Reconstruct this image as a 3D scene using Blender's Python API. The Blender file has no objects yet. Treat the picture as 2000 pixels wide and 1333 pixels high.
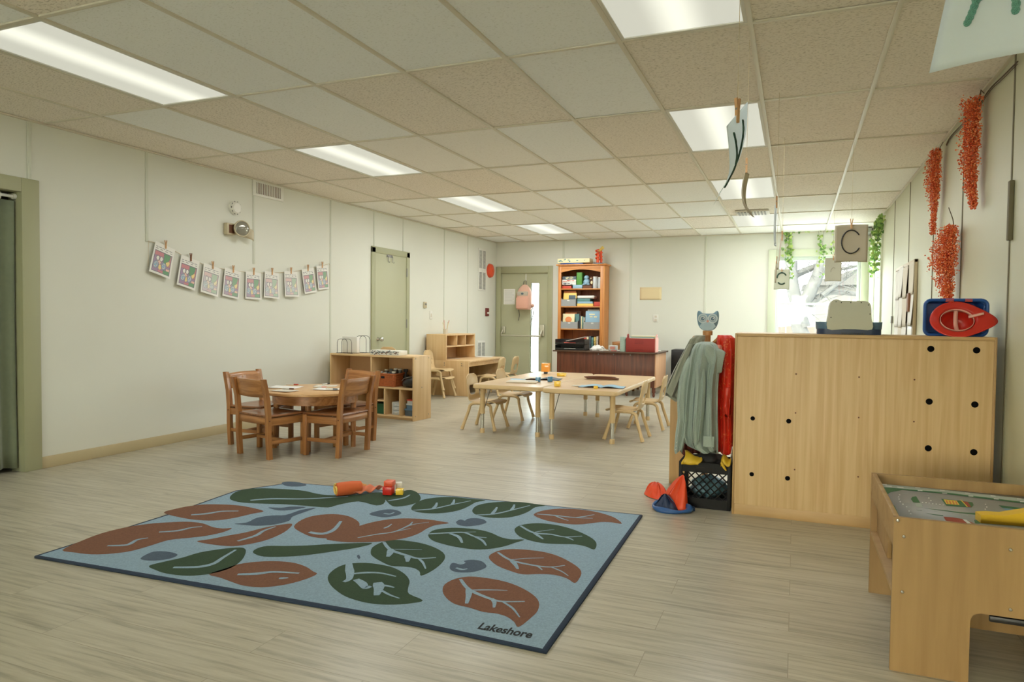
import bpy, bmesh, math, random
from mathutils import Vector, Matrix
PI = math.pi
SC = bpy.context.scene
C = SC.collection
rnd = random.Random(7)

# ------------------------------------------------------------------ camera
FPX, YAW, PIT, ROL, CAMH = 1360.155, .3868, -.0326, .0105, 1.13
_cy, _sy, _cp, _sp = math.cos(YAW), math.sin(YAW), math.cos(PIT), math.sin(PIT)
_f = Vector((-_sy*_cp, _cy*_cp, _sp)); _r = Vector((_cy, _sy, 0)); _u = _r.cross(_f)
_c, _s = math.cos(ROL), math.sin(ROL)
RIGHT = _c*_r + _s*_u; UP = -_s*_r + _c*_u; FWD = _f
CAM = Vector((0, 0, CAMH))
cd = bpy.data.cameras.new('camera'); cam = bpy.data.objects.new('camera', cd); C.objects.link(cam)
cd.sensor_width = 36; cd.lens = FPX/2000*36; cd.clip_start = .02; cd.clip_end = 300
m = Matrix.Identity(4)
for i in range(3):
    m[i][0] = RIGHT[i]; m[i][1] = UP[i]; m[i][2] = -FWD[i]; m[i][3] = CAM[i]
cam.matrix_world = m
SC.camera = cam

def ray(u, v): return (RIGHT*((u-1000)/FPX) - UP*((v-666.5)/FPX) + FWD)
def at_y(u, v, y): d = ray(u, v); return CAM + d*(y/d.y)
def at_x(u, v, x): d = ray(u, v); return CAM + d*(x/d.x)
def at_z(u, v, z): d = ray(u, v); return CAM + d*((z-CAMH)/d.z)

# ------------------------------------------------------------------ materials
def lin(c):
    return tuple(((x/255)/12.92 if x/255 <= .04045 else ((x/255+.055)/1.055)**2.4) for x in c)
MATS = {}
def _new(name):
    mt = bpy.data.materials.new(name); mt.use_nodes = True
    nt = mt.node_tree; b = nt.nodes['Principled BSDF']
    MATS[name] = mt
    return mt, nt, b
def mat(name, col, rough=.6, metal=0, noise=0, nscale=8, bump=0, bscale=60, sheen=0, spec=None, emit=None, estr=0, coat=0):
    mt, nt, b = _new(name)
    c = lin(col)
    b.inputs['Base Color'].default_value = (*c, 1)
    b.inputs['Roughness'].default_value = rough; b.inputs['Metallic'].default_value = metal
    if spec is not None: b.inputs['Specular IOR Level'].default_value = spec
    if sheen: b.inputs['Sheen Weight'].default_value = sheen
    if coat: b.inputs['Coat Weight'].default_value = coat
    if emit: b.inputs['Emission Color'].default_value = (*lin(emit), 1); b.inputs['Emission Strength'].default_value = estr
    if noise or bump:
        tc = nt.nodes.new('ShaderNodeTexCoord')
    if noise:
        n = nt.nodes.new('ShaderNodeTexNoise'); n.inputs['Scale'].default_value = nscale; n.inputs['Detail'].default_value = 4
        nt.links.new(tc.outputs['Object'], n.inputs['Vector'])
        r = nt.nodes.new('ShaderNodeMapRange'); r.inputs['From Min'].default_value = .25; r.inputs['From Max'].default_value = .75
        r.inputs['To Min'].default_value = 1-noise; r.inputs['To Max'].default_value = 1+noise
        nt.links.new(n.outputs['Fac'], r.inputs['Value'])
        h = nt.nodes.new('ShaderNodeVectorMath'); h.operation = 'SCALE'
        h.inputs[0].default_value = c
        nt.links.new(r.outputs['Result'], h.inputs['Scale']); nt.links.new(h.outputs['Vector'], b.inputs['Base Color'])
    if bump:
        n = nt.nodes.new('ShaderNodeTexNoise'); n.inputs['Scale'].default_value = bscale; n.inputs['Detail'].default_value = 3
        nt.links.new(tc.outputs['Object'], n.inputs['Vector'])
        bp = nt.nodes.new('ShaderNodeBump'); bp.inputs['Strength'].default_value = bump; bp.inputs['Distance'].default_value = .004
        nt.links.new(n.outputs['Fac'], bp.inputs['Height']); nt.links.new(bp.outputs['Normal'], b.inputs['Normal'])
    return mt
def wood(name, c1, c2, grain='z', sc=26, stretch=.06, rough=.45, coat=0):
    mt, nt, b = _new(name)
    tc = nt.nodes.new('ShaderNodeTexCoord'); mp = nt.nodes.new('ShaderNodeMapping')
    s = [sc, sc, sc]; s['xyz'.index(grain)] = sc*stretch
    mp.inputs['Scale'].default_value = s
    nt.links.new(tc.outputs['Object'], mp.inputs['Vector'])
    n = nt.nodes.new('ShaderNodeTexNoise'); n.inputs['Scale'].default_value = 1; n.inputs['Detail'].default_value = 7; n.inputs['Distortion'].default_value = .6
    nt.links.new(mp.outputs['Vector'], n.inputs['Vector'])
    r = nt.nodes.new('ShaderNodeValToRGB')
    r.color_ramp.elements[0].position = .36; r.color_ramp.elements[1].position = .64
    r.color_ramp.elements[0].color = (*lin(c2), 1); r.color_ramp.elements[1].color = (*lin(c1), 1)
    nt.links.new(n.outputs['Fac'], r.inputs['Fac']); nt.links.new(r.outputs['Color'], b.inputs['Base Color'])
    b.inputs['Roughness'].default_value = rough; b.inputs['Coat Weight'].default_value = coat
    return mt
def glass(name, tint=(235, 240, 238), gl=.06):
    mt, nt, b = _new(name)
    out = nt.nodes['Material Output']; nt.nodes.remove(b)
    t = nt.nodes.new('ShaderNodeBsdfTransparent'); t.inputs['Color'].default_value = (*lin(tint), 1)
    g = nt.nodes.new('ShaderNodeBsdfGlossy'); g.inputs['Roughness'].default_value = .03
    mx = nt.nodes.new('ShaderNodeMixShader'); mx.inputs['Fac'].default_value = gl
    nt.links.new(t.outputs[0], mx.inputs[1]); nt.links.new(g.outputs[0], mx.inputs[2]); nt.links.new(mx.outputs[0], out.inputs['Surface'])
    return mt

# ------------------------------------------------------------------ mesh builder
class MB:
    def __init__(s): s.bm = bmesh.new()
    def _tag(s, faces, mi):
        for f in faces: f.material_index = mi
    def box(s, x0, x1, y0, y1, z0, z1, bev=0, m=0, M=None, seg=2):
        bm = s.bm
        vs = [bm.verts.new((x, y, z)) for x in (x0, x1) for y in (y0, y1) for z in (z0, z1)]
        q = [(0, 1, 3, 2), (4, 6, 7, 5), (0, 4, 5, 1), (2, 3, 7, 6), (0, 2, 6, 4), (1, 5, 7, 3)]
        fs = [bm.faces.new([vs[i] for i in a]) for a in q]
        s._tag(fs, m)
        if bev:
            es = list({e for f in fs for e in f.edges})
            r = bmesh.ops.bevel(bm, geom=es, offset=bev, segments=seg, profile=.5, affect='EDGES')
            s._tag(r['faces'], m)
            vs = list({v for f in r['faces'] for v in f.verts} | {v for f in fs if f.is_valid for v in f.verts})
        if M is not None:
            for v in vs:
                if v.is_valid: v.co = M @ v.co
        return s
    def tube(s, pts, r, n=8, m=0, closed=False, caps=True):
        bm = s.bm; pts = [Vector(p) for p in pts]; N = len(pts)
        rs = r if isinstance(r, (list, tuple)) else [r]*N
        rings = []; up = None
        for i, p in enumerate(pts):
            if closed: t = pts[(i+1) % N]-pts[i-1]
            else: t = pts[min(i+1, N-1)]-pts[max(i-1, 0)]
            t.normalize()
            if up is None:
                up = Vector((0, 0, 1)) if abs(t.z) < .9 else Vector((1, 0, 0))
            a = t.cross(up)
            if a.length < 1e-4: a = t.orthogonal()
            a.normalize(); b = a.cross(t); b.normalize(); up = b
            rings.append([bm.verts.new(p+(a*math.cos(2*PI*k/n)+b*math.sin(2*PI*k/n))*rs[i]) for k in range(n)])
        for i in range(N if closed else N-1):
            A = rings[i]; B = rings[(i+1) % N]
            for k in range(n):
                bm.faces.new((A[k], A[(k+1) % n], B[(k+1) % n], B[k])).material_index = m
        if caps and not closed:
            bm.faces.new(list(reversed(rings[0]))).material_index = m
            bm.faces.new(rings[-1]).material_index = m
        return s
    def cyl(s, p0, p1, r0, r1=None, n=16, m=0):
        return s.tube([p0, p1], [r0, r0 if r1 is None else r1], n, m)
    def lathe(s, prof, c=(0, 0, 0), n=24, m=0, M=None):
        bm = s.bm; rings = []
        for r, z in prof:
            if r < 1e-5: rings.append([bm.verts.new((c[0], c[1], c[2]+z))])
            else: rings.append([bm.verts.new((c[0]+r*math.cos(2*PI*k/n), c[1]+r*math.sin(2*PI*k/n), c[2]+z)) for k in range(n)])
        for A, B in zip(rings, rings[1:]):
            for k in range(n):
                a, b = A[k % len(A)], A[(k+1) % len(A)]; d, e = B[k % len(B)], B[(k+1) % len(B)]
                f = []
                for v in (a, b, e, d):
                    if v not in f: f.append(v)
                if len(f) > 2: bm.faces.new(f).material_index = m
        if M is not None:
            for R in rings:
                for v in R: v.co = M @ v.co
        return s
    def prism(s, poly, z0, z1, m=0, M=None, mtop=None):
        bm = s.bm
        a = [bm.verts.new((x, y, z0)) for x, y in poly]; b = [bm.verts.new((x, y, z1)) for x, y in poly]
        n = len(poly)
        bm.faces.new(list(reversed(a))).material_index = m
        bm.faces.new(b).material_index = m if mtop is None else mtop
        for i in range(n): bm.faces.new((a[i], a[(i+1) % n], b[(i+1) % n], b[i])).material_index = m
        if M is not None:
            for v in a+b: v.co = M @ v.co
        return s
    def ngon(s, pts, m=0):
        f = s.bm.faces.new([s.bm.verts.new(p) for p in pts]); f.material_index = m; return s
    def grid(s, fn, nu, nv, m=0, mf=None, keep=None, wrapu=False):
        bm = s.bm
        V = [[bm.verts.new(fn(i/nu, j/nv)) for i in range(nu if wrapu else nu+1)] for j in range(nv+1)]
        for j in range(nv):
            for i in range(nu):
                if keep and not keep((i+.5)/nu, (j+.5)/nv): continue
                i2 = (i+1) % nu if wrapu else i+1
                f = bm.faces.new((V[j][i], V[j][i2], V[j+1][i2], V[j+1][i]))
                f.material_index = mf((i+.5)/nu, (j+.5)/nv) if mf else m
        for v in [v for R in V for v in R if not v.link_faces]: bm.verts.remove(v)
        return V
    def ball(s, c, r, n=12, m=0, M=None):
        rx, ry, rz = r if isinstance(r, (tuple, list)) else (r, r, r)
        bm = s.bm; k = max(4, n//2)
        T = Matrix.Translation(c) @ Matrix.Diagonal((rx, ry, rz, 1))
        if M is not None: T = M @ T
        pr = [(math.sin(PI*i/k), -math.cos(PI*i/k)) for i in range(k+1)]
        pr[0] = (0, -1); pr[-1] = (0, 1)
        return s.lathe(pr, n=n, m=m, M=T)
    def octa(s, c, r, m=0):
        bm = s.bm; c = Vector(c)
        v = [bm.verts.new(c+Vector(d)*r) for d in ((1, 0, 0), (0, 1, 0), (-1, 0, 0), (0, -1, 0), (0, 0, 1), (0, 0, -1))]
        for i in range(4):
            bm.faces.new((v[i], v[(i+1) % 4], v[4])).material_index = m
            bm.faces.new((v[(i+1) % 4], v[i], v[5])).material_index = m
    def build(s, name, mats, parent=None, loc=None, rot=None, smooth=38, solid=0, fixn=True):
        bm = s.bm
        if fixn: bmesh.ops.recalc_face_normals(bm, faces=bm.faces[:])
        th = math.radians(smooth)
        for f in bm.faces: f.smooth = True
        for e in bm.edges:
            if len(e.link_faces) == 2:
                e.smooth = e.calc_face_angle(0) < th
        me = bpy.data.meshes.new(name); bm.to_mesh(me); bm.free()
        if not isinstance(mats, (list, tuple)): mats = [mats]
        for mm in mats: me.materials.append(mm)
        o = bpy.data.objects.new(name, me); C.objects.link(o)
        if parent: o.parent = parent
        if loc is not None: o.location = loc
        if rot is not None: o.rotation_euler = rot
        if solid:
            md = o.modifiers.new('thickness', 'SOLIDIFY'); md.thickness = solid; md.offset = 0
        return o

def tag(o, label, cat, group=None, kind=None):
    o['label'] = label; o['category'] = cat
    if group: o['group'] = group
    if kind: o['kind'] = kind
    return o
def thing(name, label, cat, loc=(0, 0, 0), rz=0, group=None, rot=None):
    o = bpy.data.objects.new(name, None); o.empty_display_size = .1; C.objects.link(o)
    o.location = loc; o.rotation_euler = rot if rot else (0, 0, rz)
    return tag(o, label, cat, group)
def struct(name, mb, mats, parent=None, **k):
    o = mb.build(name, mats, parent, **k)
    if not parent: o['kind'] = 'structure'
    return o
def kids(o): return [c for c in C.objects if c.parent == o]
def dup(root, loc, rz, label, group=None, rot=None):
    r = root.copy(); C.objects.link(r); r.location = loc; r.rotation_euler = rot if rot else (0, 0, rz); r['label'] = label
    if group: r['group'] = group
    for ch in kids(root):
        c = ch.copy(); C.objects.link(c); c.parent = r
        for g in kids(ch):
            d = g.copy(); C.objects.link(d); d.parent = c
    return r
def spline(pts, k=4, closed=True):
    out = []; n = len(pts); P = [Vector(p) for p in pts]
    for i in range(n if closed else n-1):
        if closed: p0, p1, p2, p3 = P[i-1], P[i], P[(i+1) % n], P[(i+2) % n]
        else: p0, p1, p2, p3 = P[max(i-1, 0)], P[i], P[i+1], P[min(i+2, n-1)]
        for j in range(k):
            t = j/k
            out.append(.5*((2*p1)+(p2-p0)*t+(2*p0-5*p1+4*p2-p3)*t*t+(3*p1-p0-3*p2+p3)*t**3))
    if not closed: out.append(P[-1])
    return out
def rrect(w, d, r, n=5, cx=0, cy=0):
    out = []
    for sx, sy, a in ((1, 1, 0), (-1, 1, 90), (-1, -1, 180), (1, -1, 270)):
        for i in range(n+1):
            t = math.radians(a+90*i/n)
            out.append((cx+sx*(w/2-r)+r*math.cos(t), cy+sy*(d/2-r)+r*math.sin(t)))
    return out
def RZ(a): return Matrix.Rotation(a, 4, 'Z')
def TR(*p): return Matrix.Translation(p)
LAMP_W, SKY_S, EXPO = 15.0, 7.0, 0.74
# ------------------------------------------------------------------ material set
def floor_mat():
    mt, nt, b = _new('vinyl_plank'); L = nt.links.new; N = nt.nodes.new
    tc = N('ShaderNodeTexCoord')
    br = N('ShaderNodeTexBrick'); br.offset = .37
    br.inputs['Scale'].default_value = 1; br.inputs['Brick Width'].default_value = 1.22; br.inputs['Row Height'].default_value = .18
    br.inputs['Mortar Size'].default_value = .0014; br.inputs['Bias'].default_value = 0
    br.inputs['Color1'].default_value = (.0, .0, .0, 1); br.inputs['Color2'].default_value = (1, 1, 1, 1); br.inputs['Mortar'].default_value = (.5, .5, .5, 1)
    L(tc.outputs['Object'], br.inputs['Vector'])
    # per plank offset for the grain
    mp = N('ShaderNodeMapping'); mp.inputs['Scale'].default_value = (1.5, 26, 1)
    off = N('ShaderNodeVectorMath'); off.operation = 'SCALE'; off.inputs['Scale'].default_value = 7
    L(br.outputs['Color'], off.inputs[0])
    ad = N('ShaderNodeVectorMath'); ad.operation = 'ADD'
    L(tc.outputs['Object'], ad.inputs[0]); L(off.outputs['Vector'], ad.inputs[1]); L(ad.outputs['Vector'], mp.inputs['Vector'])
    n1 = N('ShaderNodeTexNoise'); n1.inputs['Scale'].default_value = 1.6; n1.inputs['Detail'].default_value = 7; n1.inputs['Roughness'].default_value = .62; n1.inputs['Distortion'].default_value = .5
    L(mp.outputs['Vector'], n1.inputs['Vector'])
    r1 = N('ShaderNodeValToRGB'); e = r1.color_ramp.elements
    e[0].position = .28; e[0].color = (*lin((140, 133, 116)), 1); e[1].position = .72; e[1].color = (*lin((194, 188, 170)), 1)
    x = e.new(.5); x.color = (*lin((178, 171, 151)), 1)
    L(n1.outputs['Fac'], r1.inputs['Fac'])
    # plank tone
    mr = N('ShaderNodeMapRange'); mr.inputs['To Min'].default_value = .96; mr.inputs['To Max'].default_value = 1.04
    L(br.outputs['Color'], mr.inputs['Value'])
    sc = N('ShaderNodeVectorMath'); sc.operation = 'SCALE'; L(r1.outputs['Color'], sc.inputs[0]); L(mr.outputs['Result'], sc.inputs['Scale'])
    mx = N('ShaderNodeMix'); mx.data_type = 'RGBA'; mx.inputs['B'].default_value = (*lin((150, 140, 120)), 1)
    L(br.outputs['Fac'], mx.inputs['Factor']); L(sc.outputs['Vector'], mx.inputs['A'])
    L(mx.outputs['Result'], b.inputs['Base Color'])
    b.inputs['Roughness'].default_value = .33; b.inputs['Specular IOR Level'].default_value = .5
    bp = N('ShaderNodeBump'); bp.inputs['Strength'].default_value = .12; bp.inputs['Distance'].default_value = .002
    L(n1.outputs['Fac'], bp.inputs['Height']); L(bp.outputs['Normal'], b.inputs['Normal'])
    return mt
def tile_mat(name, col, dark, thr):
    mt, nt, b = _new(name); L = nt.links.new; N = nt.nodes.new
    tc = N('ShaderNodeTexCoord'); mp = N('ShaderNodeMapping'); mp.inputs['Scale'].default_value = (60, 150, 60)
    L(tc.outputs['Object'], mp.inputs['Vector'])
    n = N('ShaderNodeTexNoise'); n.inputs['Scale'].default_value = 1; n.inputs['Detail'].default_value = 3; L(mp.outputs['Vector'], n.inputs['Vector'])
    r = N('ShaderNodeValToRGB'); e = r.color_ramp.elements
    e[0].position = thr; e[0].color = (*lin(dark), 1); e[1].position = thr+.09; e[1].color = (*lin(col), 1)
    L(n.outputs['Fac'], r.inputs['Fac']); L(r.outputs['Color'], b.inputs['Base Color'])
    b.inputs['Roughness'].default_value = .9; b.inputs['Specular IOR Level'].default_value = .1
    return mt
def diffuser_mat():
    # prismatic lens of a fluorescent troffer: brighter along the tube behind its middle
    mt, nt, b = _new('lamp_diffuser'); L = nt.links.new; N = nt.nodes.new
    tc = N('ShaderNodeTexCoord'); sx = N('ShaderNodeSeparateXYZ'); L(tc.outputs['Object'], sx.inputs[0])
    a = N('ShaderNodeMath'); a.operation = 'ABSOLUTE'; L(sx.outputs['X'], a.inputs[0])
    r = N('ShaderNodeValToRGB'); r.color_ramp.interpolation = 'EASE'; e = r.color_ramp.elements
    mr = N('ShaderNodeMapRange'); mr.inputs['From Max'].default_value = .29; L(a.outputs[0], mr.inputs['Value'])
    e[0].position = 0; e[0].color = (1, 1, 1, 1); e[1].position = .55; e[1].color = (.0, .0, .0, 1)
    L(mr.outputs['Result'], r.inputs['Fac'])
    ma = N('ShaderNodeMath'); ma.operation = 'MULTIPLY_ADD'; ma.inputs[1].default_value = .26; ma.inputs[2].default_value = .36
    L(r.outputs['Color'], ma.inputs[0])
    b.inputs['Base Color'].default_value = (.12, .12, .11, 1); b.inputs['Roughness'].default_value = .5
    b.inputs['Emission Color'].default_value = (*lin((250, 250, 232)), 1)
    L(ma.outputs[0], b.inputs['Emission Strength'])
    return mt
FLOOR = floor_mat()
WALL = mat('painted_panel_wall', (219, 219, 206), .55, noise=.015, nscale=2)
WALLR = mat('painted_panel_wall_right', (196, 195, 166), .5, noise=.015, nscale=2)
BATTEN = mat('painted_batten', (208, 210, 194), .5)
GROOVE = mat('panel_groove', (112, 104, 78), .7)
TILE_B = tile_mat('ceiling_tile_beige', (240, 232, 220), (204, 195, 180), .36)
TILE_G = tile_mat('ceiling_tile_grey', (244, 246, 245), (226, 228, 224), .33)
TILE_L = tile_mat('ceiling_tile_light', (244, 242, 236), (228, 225, 216), .33)
TBAR = mat('ceiling_tee_bar', (214, 207, 188), .45)
DIFF = diffuser_mat()
LFRAME = mat('lamp_frame', (215, 212, 200), .5)
SAGE = mat('sage_green_paint', (178, 178, 146), .5)
SAGED = mat('sage_green_frame_paint', (166, 166, 132), .5)
SAGEP = mat('pale_sage_window_paint', (206, 212, 186), .5)
BASEB = mat('tan_baseboard', (188, 172, 136), .5)
WHITE = mat('white_plastic', (226, 224, 214), .45)
def paper(name, col, tr):
    mt, nt, b = _new(name); b.inputs['Base Color'].default_value = (*lin(col), 1); b.inputs['Roughness'].default_value = .8
    t = nt.nodes.new('ShaderNodeBsdfTranslucent'); t.inputs['Color'].default_value = (*lin(col), 1)
    mx = nt.nodes.new('ShaderNodeMixShader'); mx.inputs['Fac'].default_value = tr
    nt.links.new(b.outputs[0], mx.inputs[1]); nt.links.new(t.outputs[0], mx.inputs[2]); nt.links.new(mx.outputs[0], nt.nodes['Material Output'].inputs['Surface'])
    return mt
CARDP = paper('thin_white_card', (240, 247, 250), .66)
CARDB = paper('thin_beige_card', (214, 206, 186), .4)
PAPER = mat('white_paper', (232, 230, 222), .8)
OFFP = mat('offwhite_paper', (214, 206, 188), .8)
GREYP = mat('grey_metal', (140, 138, 132), .4, metal=.6)
CHROME = mat('chrome', (205, 205, 200), .18, metal=1)
DARK = mat('dark_recess', (26, 24, 22), .8)
BLACK = mat('black_plastic', (28, 27, 27), .4)
CRATE = mat('black_crate_plastic', (15, 15, 16), .6, spec=.3)
BLACKM = mat('black_wire', (30, 30, 30), .4, metal=.5)
OAK = wood('orange_oak', (176, 122, 70), (142, 90, 46), 'z', 40, .05, .38, .2)
OAKX = wood('orange_oak_board', (182, 128, 76), (148, 96, 50), 'x', 40, .05, .38, .2)
SEATW = wood('worn_oak_seat', (150, 98, 56), (112, 66, 34), 'y', 40, .06, .3, .3)
TTOP = wood('round_table_laminate', (212, 170, 118), (198, 154, 102), 'x', 20, .08, .35)
MAPLE = wood('maple_laminate', (222, 190, 142), (210, 174, 124), 'z', 22, .05, .45)
MAPLEX = wood('maple_laminate_shelf', (224, 192, 146), (212, 177, 128), 'x', 22, .05, .45)
BIRCH = wood('birch_plywood', (186, 152, 104), (170, 136, 88), 'z', 18, .08, .5)
BIRCHX = wood('birch_plywood_long', (196, 162, 114), (182, 148, 98), 'x', 18, .08, .5)
PLYT = wood('play_table_birch', (164, 132, 86), (148, 116, 72), 'z', 18, .08, .5)
PLYTX = wood('play_table_birch_long', (172, 140, 94), (156, 124, 80), 'x', 18, .08, .5)
CABW = wood('oak_grain_laminate', (214, 184, 138), (200, 166, 118), 'z', 42, .035, .5)
PLYE = mat('plywood_edge', (222, 190, 140), .55)
PINE = wood('honey_pine', (212, 146, 78), (188, 116, 54), 'z', 30, .06, .4)
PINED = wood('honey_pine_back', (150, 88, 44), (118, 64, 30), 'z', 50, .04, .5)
MAHOG = wood('mahogany_panel', (116, 64, 42), (86, 46, 31), 'z', 34, .06, .4)
MAHOGL = wood('light_mahogany_side', (205, 160, 124), (188, 140, 104), 'z', 30, .06, .4)
DTOP = wood('dark_desk_top', (96, 70, 52), (76, 54, 40), 'x', 26, .06, .35)
KTOP = wood('kid_table_laminate', (214, 186, 146), (206, 174, 132), 'x', 14, .1, .33)
KTAN = mat('tan_plastic', (208, 180, 134), .45)
KTANL = mat('pale_tan_plastic', (216, 192, 150), .4)
CURT = mat('sage_curtain_cloth', (128, 136, 112), .9, noise=.05, nscale=30, sheen=.2)
RUGB = mat('rug_pale_blue_pile', (138, 162, 178), .95, noise=.16, nscale=110, bump=.5, bscale=300)
RUGG = mat('rug_green_pile', (44, 68, 44), .95, noise=.16, nscale=120, bump=.5, bscale=300)
RUGO = mat('rug_brown_pile', (118, 78, 56), .95, noise=.16, nscale=120, bump=.5, bscale=300)
RUGS = mat('rug_slate_pile', (72, 88, 104), .95, noise=.16, nscale=120, bump=.5, bscale=300)
RUGN = mat('rug_navy_binding', (34, 48, 68), .9)
RUGT = mat('rug_black_lettering', (30, 34, 36), .95)
PLUG = mat('matte_black_plug', (13, 13, 13), .9, spec=.1)
RED = mat('red_plastic', (196, 44, 30), .35)
BLUE = mat('blue_plastic', (40, 88, 160), .35)
BLUEG = mat('greyblue_plastic', (92, 124, 150), .4)
NAVY = mat('navy_plastic', (40, 58, 92), .4)
YEL = mat('yellow_plastic', (226, 184, 52), .4)
YELT = mat('translucent_yellow_block', (246, 206, 70), .2, coat=.4)
ORT = mat('translucent_orange_block', (250, 170, 70), .2, coat=.4)
BLT = mat('translucent_blue_block', (70, 130, 170), .2, coat=.4)
BEAD = mat('orange_berry', (236, 112, 52), .5)
BEADD = mat('deep_orange_berry', (216, 84, 38), .5)
BEADL = mat('pale_orange_berry', (250, 160, 96), .5)
STEM = mat('brown_stem', (84, 66, 44), .7)
LEAF = mat('ivy_leaf', (132, 168, 84), .6)
LEAFL = mat('ivy_leaf_light', (178, 200, 112), .6)
LEAFD = mat('ivy_leaf_dark', (98, 136, 72), .6)
PIN = wood('clothespin_wood', (214, 170, 122), (190, 142, 96), 'z', 60, .1, .6)
PIND = wood('dark_clothespin_wood', (140, 92, 60), (112, 70, 42), 'z', 60, .1, .6)
TWINE = mat('twine', (196, 178, 140), .8)
GLIT = mat('green_glitter', (112, 172, 152), .35, metal=.3, noise=.7, nscale=900, bump=.8, bscale=1200)
GLITD = mat('dark_green_glitter', (48, 76, 62), .4, metal=.3, noise=.4, nscale=400)
SHIRT = mat('greygreen_linen', (156, 170, 160), .95, noise=.07, nscale=160, sheen=.2, bump=.3, bscale=420)
JACK = mat('olive_grey_cloth', (146, 148, 132), .9, noise=.05, nscale=80, sheen=.2)
SATIN = mat('red_satin', (204, 50, 30), .38, noise=.1, nscale=9)
GOLD = mat('gold_fleck', (232, 150, 80), .4)
CAPEO = mat('orange_satin', (222, 74, 34), .4)
CAPEB = mat('blue_satin', (44, 84, 140), .32)
CAPEY = mat('yellow_satin', (206, 170, 44), .4)
CAPEK = mat('black_cloth', (30, 29, 30), .8)
PLAID = mat('dark_red_patterned_cloth', (90, 36, 28), .9, noise=.8, nscale=38)
PEG = wood('peg_wood', (196, 146, 92), (176, 124, 74), 'z', 26, .08, .5)
OWLB = mat('owl_dusty_blue', (124, 156, 174), .5)
OWLL = mat('owl_light_blue', (168, 192, 202), .5)
OWLD = mat('owl_dark_blue', (88, 118, 138), .5)
OWLW = mat('owl_white', (214, 222, 222), .5)
PINK = mat('dusty_pink', (216, 150, 134), .6)
PINKC = mat('pink_canvas', (222, 178, 156), .85)
GREYS = mat('grey_strap', (120, 118, 106), .8)
WICK = mat('wicker', (176, 96, 48), .7, noise=.25, nscale=90, bump=.8, bscale=130)
GLASSW = glass('window_glass')
GLASSJ = mat('smoky_jar_glass', (96, 92, 84), .15, coat=.3)
CLEARP = mat('cloudy_clear_plastic', (200, 205, 204), .25)
REDBOX = mat('red_card_box', (152, 50, 42), .6)
PINKW = mat('pale_pink_wood', (226, 170, 160), .6)
GREYF = mat('grey_felt_bin', (158, 160, 158), .9, noise=.05, nscale=60)
GRB = mat('green_board', (86, 146, 60), .6)
DKGREEN = mat('dark_green_plastic', (32, 92, 56), .5)
CREAM = mat('cream', (232, 222, 176), .6)
SKYB = mat('pale_blue_cover', (150, 186, 206), .6)
TEAL = mat('teal_cover', (96, 142, 138), .6)
ORCOV = mat('orange_cover', (226, 140, 84), .6)
YCOV = mat('yellow_cover', (234, 204, 110), .6)
RCOV = mat('red_cover', (200, 78, 60), .6)
BRCOV = mat('brown_cover', (110, 70, 48), .7)
SLATE = mat('slate_cover', (84, 98, 106), .6)
PLAYG = mat('play_mat_grey', (142, 142, 134), .5)
PLAYL = mat('play_mat_light', (166, 176, 164), .5)
PLAYGR = mat('play_mat_green', (44, 104, 62), .5)
PLAYR = mat('play_mat_red', (150, 56, 40), .5)
PLAYW = mat('play_mat_white', (214, 214, 206), .5)
PLAYY = mat('play_mat_yellow', (220, 190, 70), .5)
PLAYO = mat('play_mat_orange', (206, 110, 56), .5)
PLAYB = mat('play_mat_blue', (110, 150, 172), .5)
TOYG = mat('pale_grey_toy', (188, 188, 168), .5)
INK = mat('printed_ink', (112, 112, 116), .8)
# ------------------------------------------------------------------ room shell
XL, XR, YB, YF, ZC = -5.06, 1.0, 11.62, -6.4, 2.5
GX = lambda i: .6096*i-.2246
GY = lambda j: 1.2192*j+3.4141
b = MB(); b.box(XL-1.2, XR+.12, YF-.12, YB+.12, -.08, 0); struct('floor', b, FLOOR)
# ceiling: every tile a face; near rows have their own tones, far rows a painted glow; lamps fill their own cells
tone = {-1: {-8: 0, -7: 0, -6: 2, -5: 1, -4: 1, -3: 1, -2: 1, -1: 2, 0: 0, 1: 0},
        0: {-8: 0, -7: 1, -6: 0, -5: 1, -4: 0, -3: 0, -2: 1, -1: 0, 0: 0, 1: 0},
        1: {-8: 0, -7: 0, -6: 2, -5: 2, -4: 2, -3: 1, -2: 0, -1: 2, 0: 0, 1: 0},
        2: {-8: 0, -7: 0, -6: 0, -5: 0, -4: 2, -3: 2, -2: 0, -1: 0, 0: 0, 1: 0}}
LAMPS = [(-6, -1), (-6, 1), (-6, 3), (-6, 5), (-1, -1), (-1, 1), (-1, 3), (-1, 5)]
b = MB()
for j in range(-9, 7):
    for i in range(-8, 2):
        x0, x1 = max(GX(i), XL), min(GX(i+1), XR); y0, y1 = max(GY(j), YF), min(GY(j+1), YB)
        if y1 <= y0 or (i, j) in LAMPS: continue
        t = tone.get(j, {}).get(i)
        if t is None: t = rnd.choice([0, 2, 2, 1]) if j > 2 else rnd.choice([1, 1, 0])  # far rows get mostly lighter tiles, standing in for the glow there
        sag = rnd.uniform(0, .004)
        b.box(x0+.004, x1-.004, y0+.004, y1-.004, ZC+.002+sag, ZC+.02, m=t)
ceil = struct('ceiling', b, [TILE_B, TILE_G, TILE_L], smooth=10)
b = MB()
b.box(XL-.1, XR+.1, YF-.1, YB+.1, ZC+.14, ZC+.2)
struct('deck', b, DARK, ceil)
b = MB()
for i in range(-7, 2): b.box(GX(i)-.0125, GX(i)+.0125, YF, YB, ZC-.006, ZC+.004, bev=.002)
for j in range(-8, 7): b.box(XL, XR, GY(j)-.012, GY(j)+.012, ZC-.005, ZC+.0045, bev=.002)
struct('tee_grid', b, TBAR, ceil)
b = MB()
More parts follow.
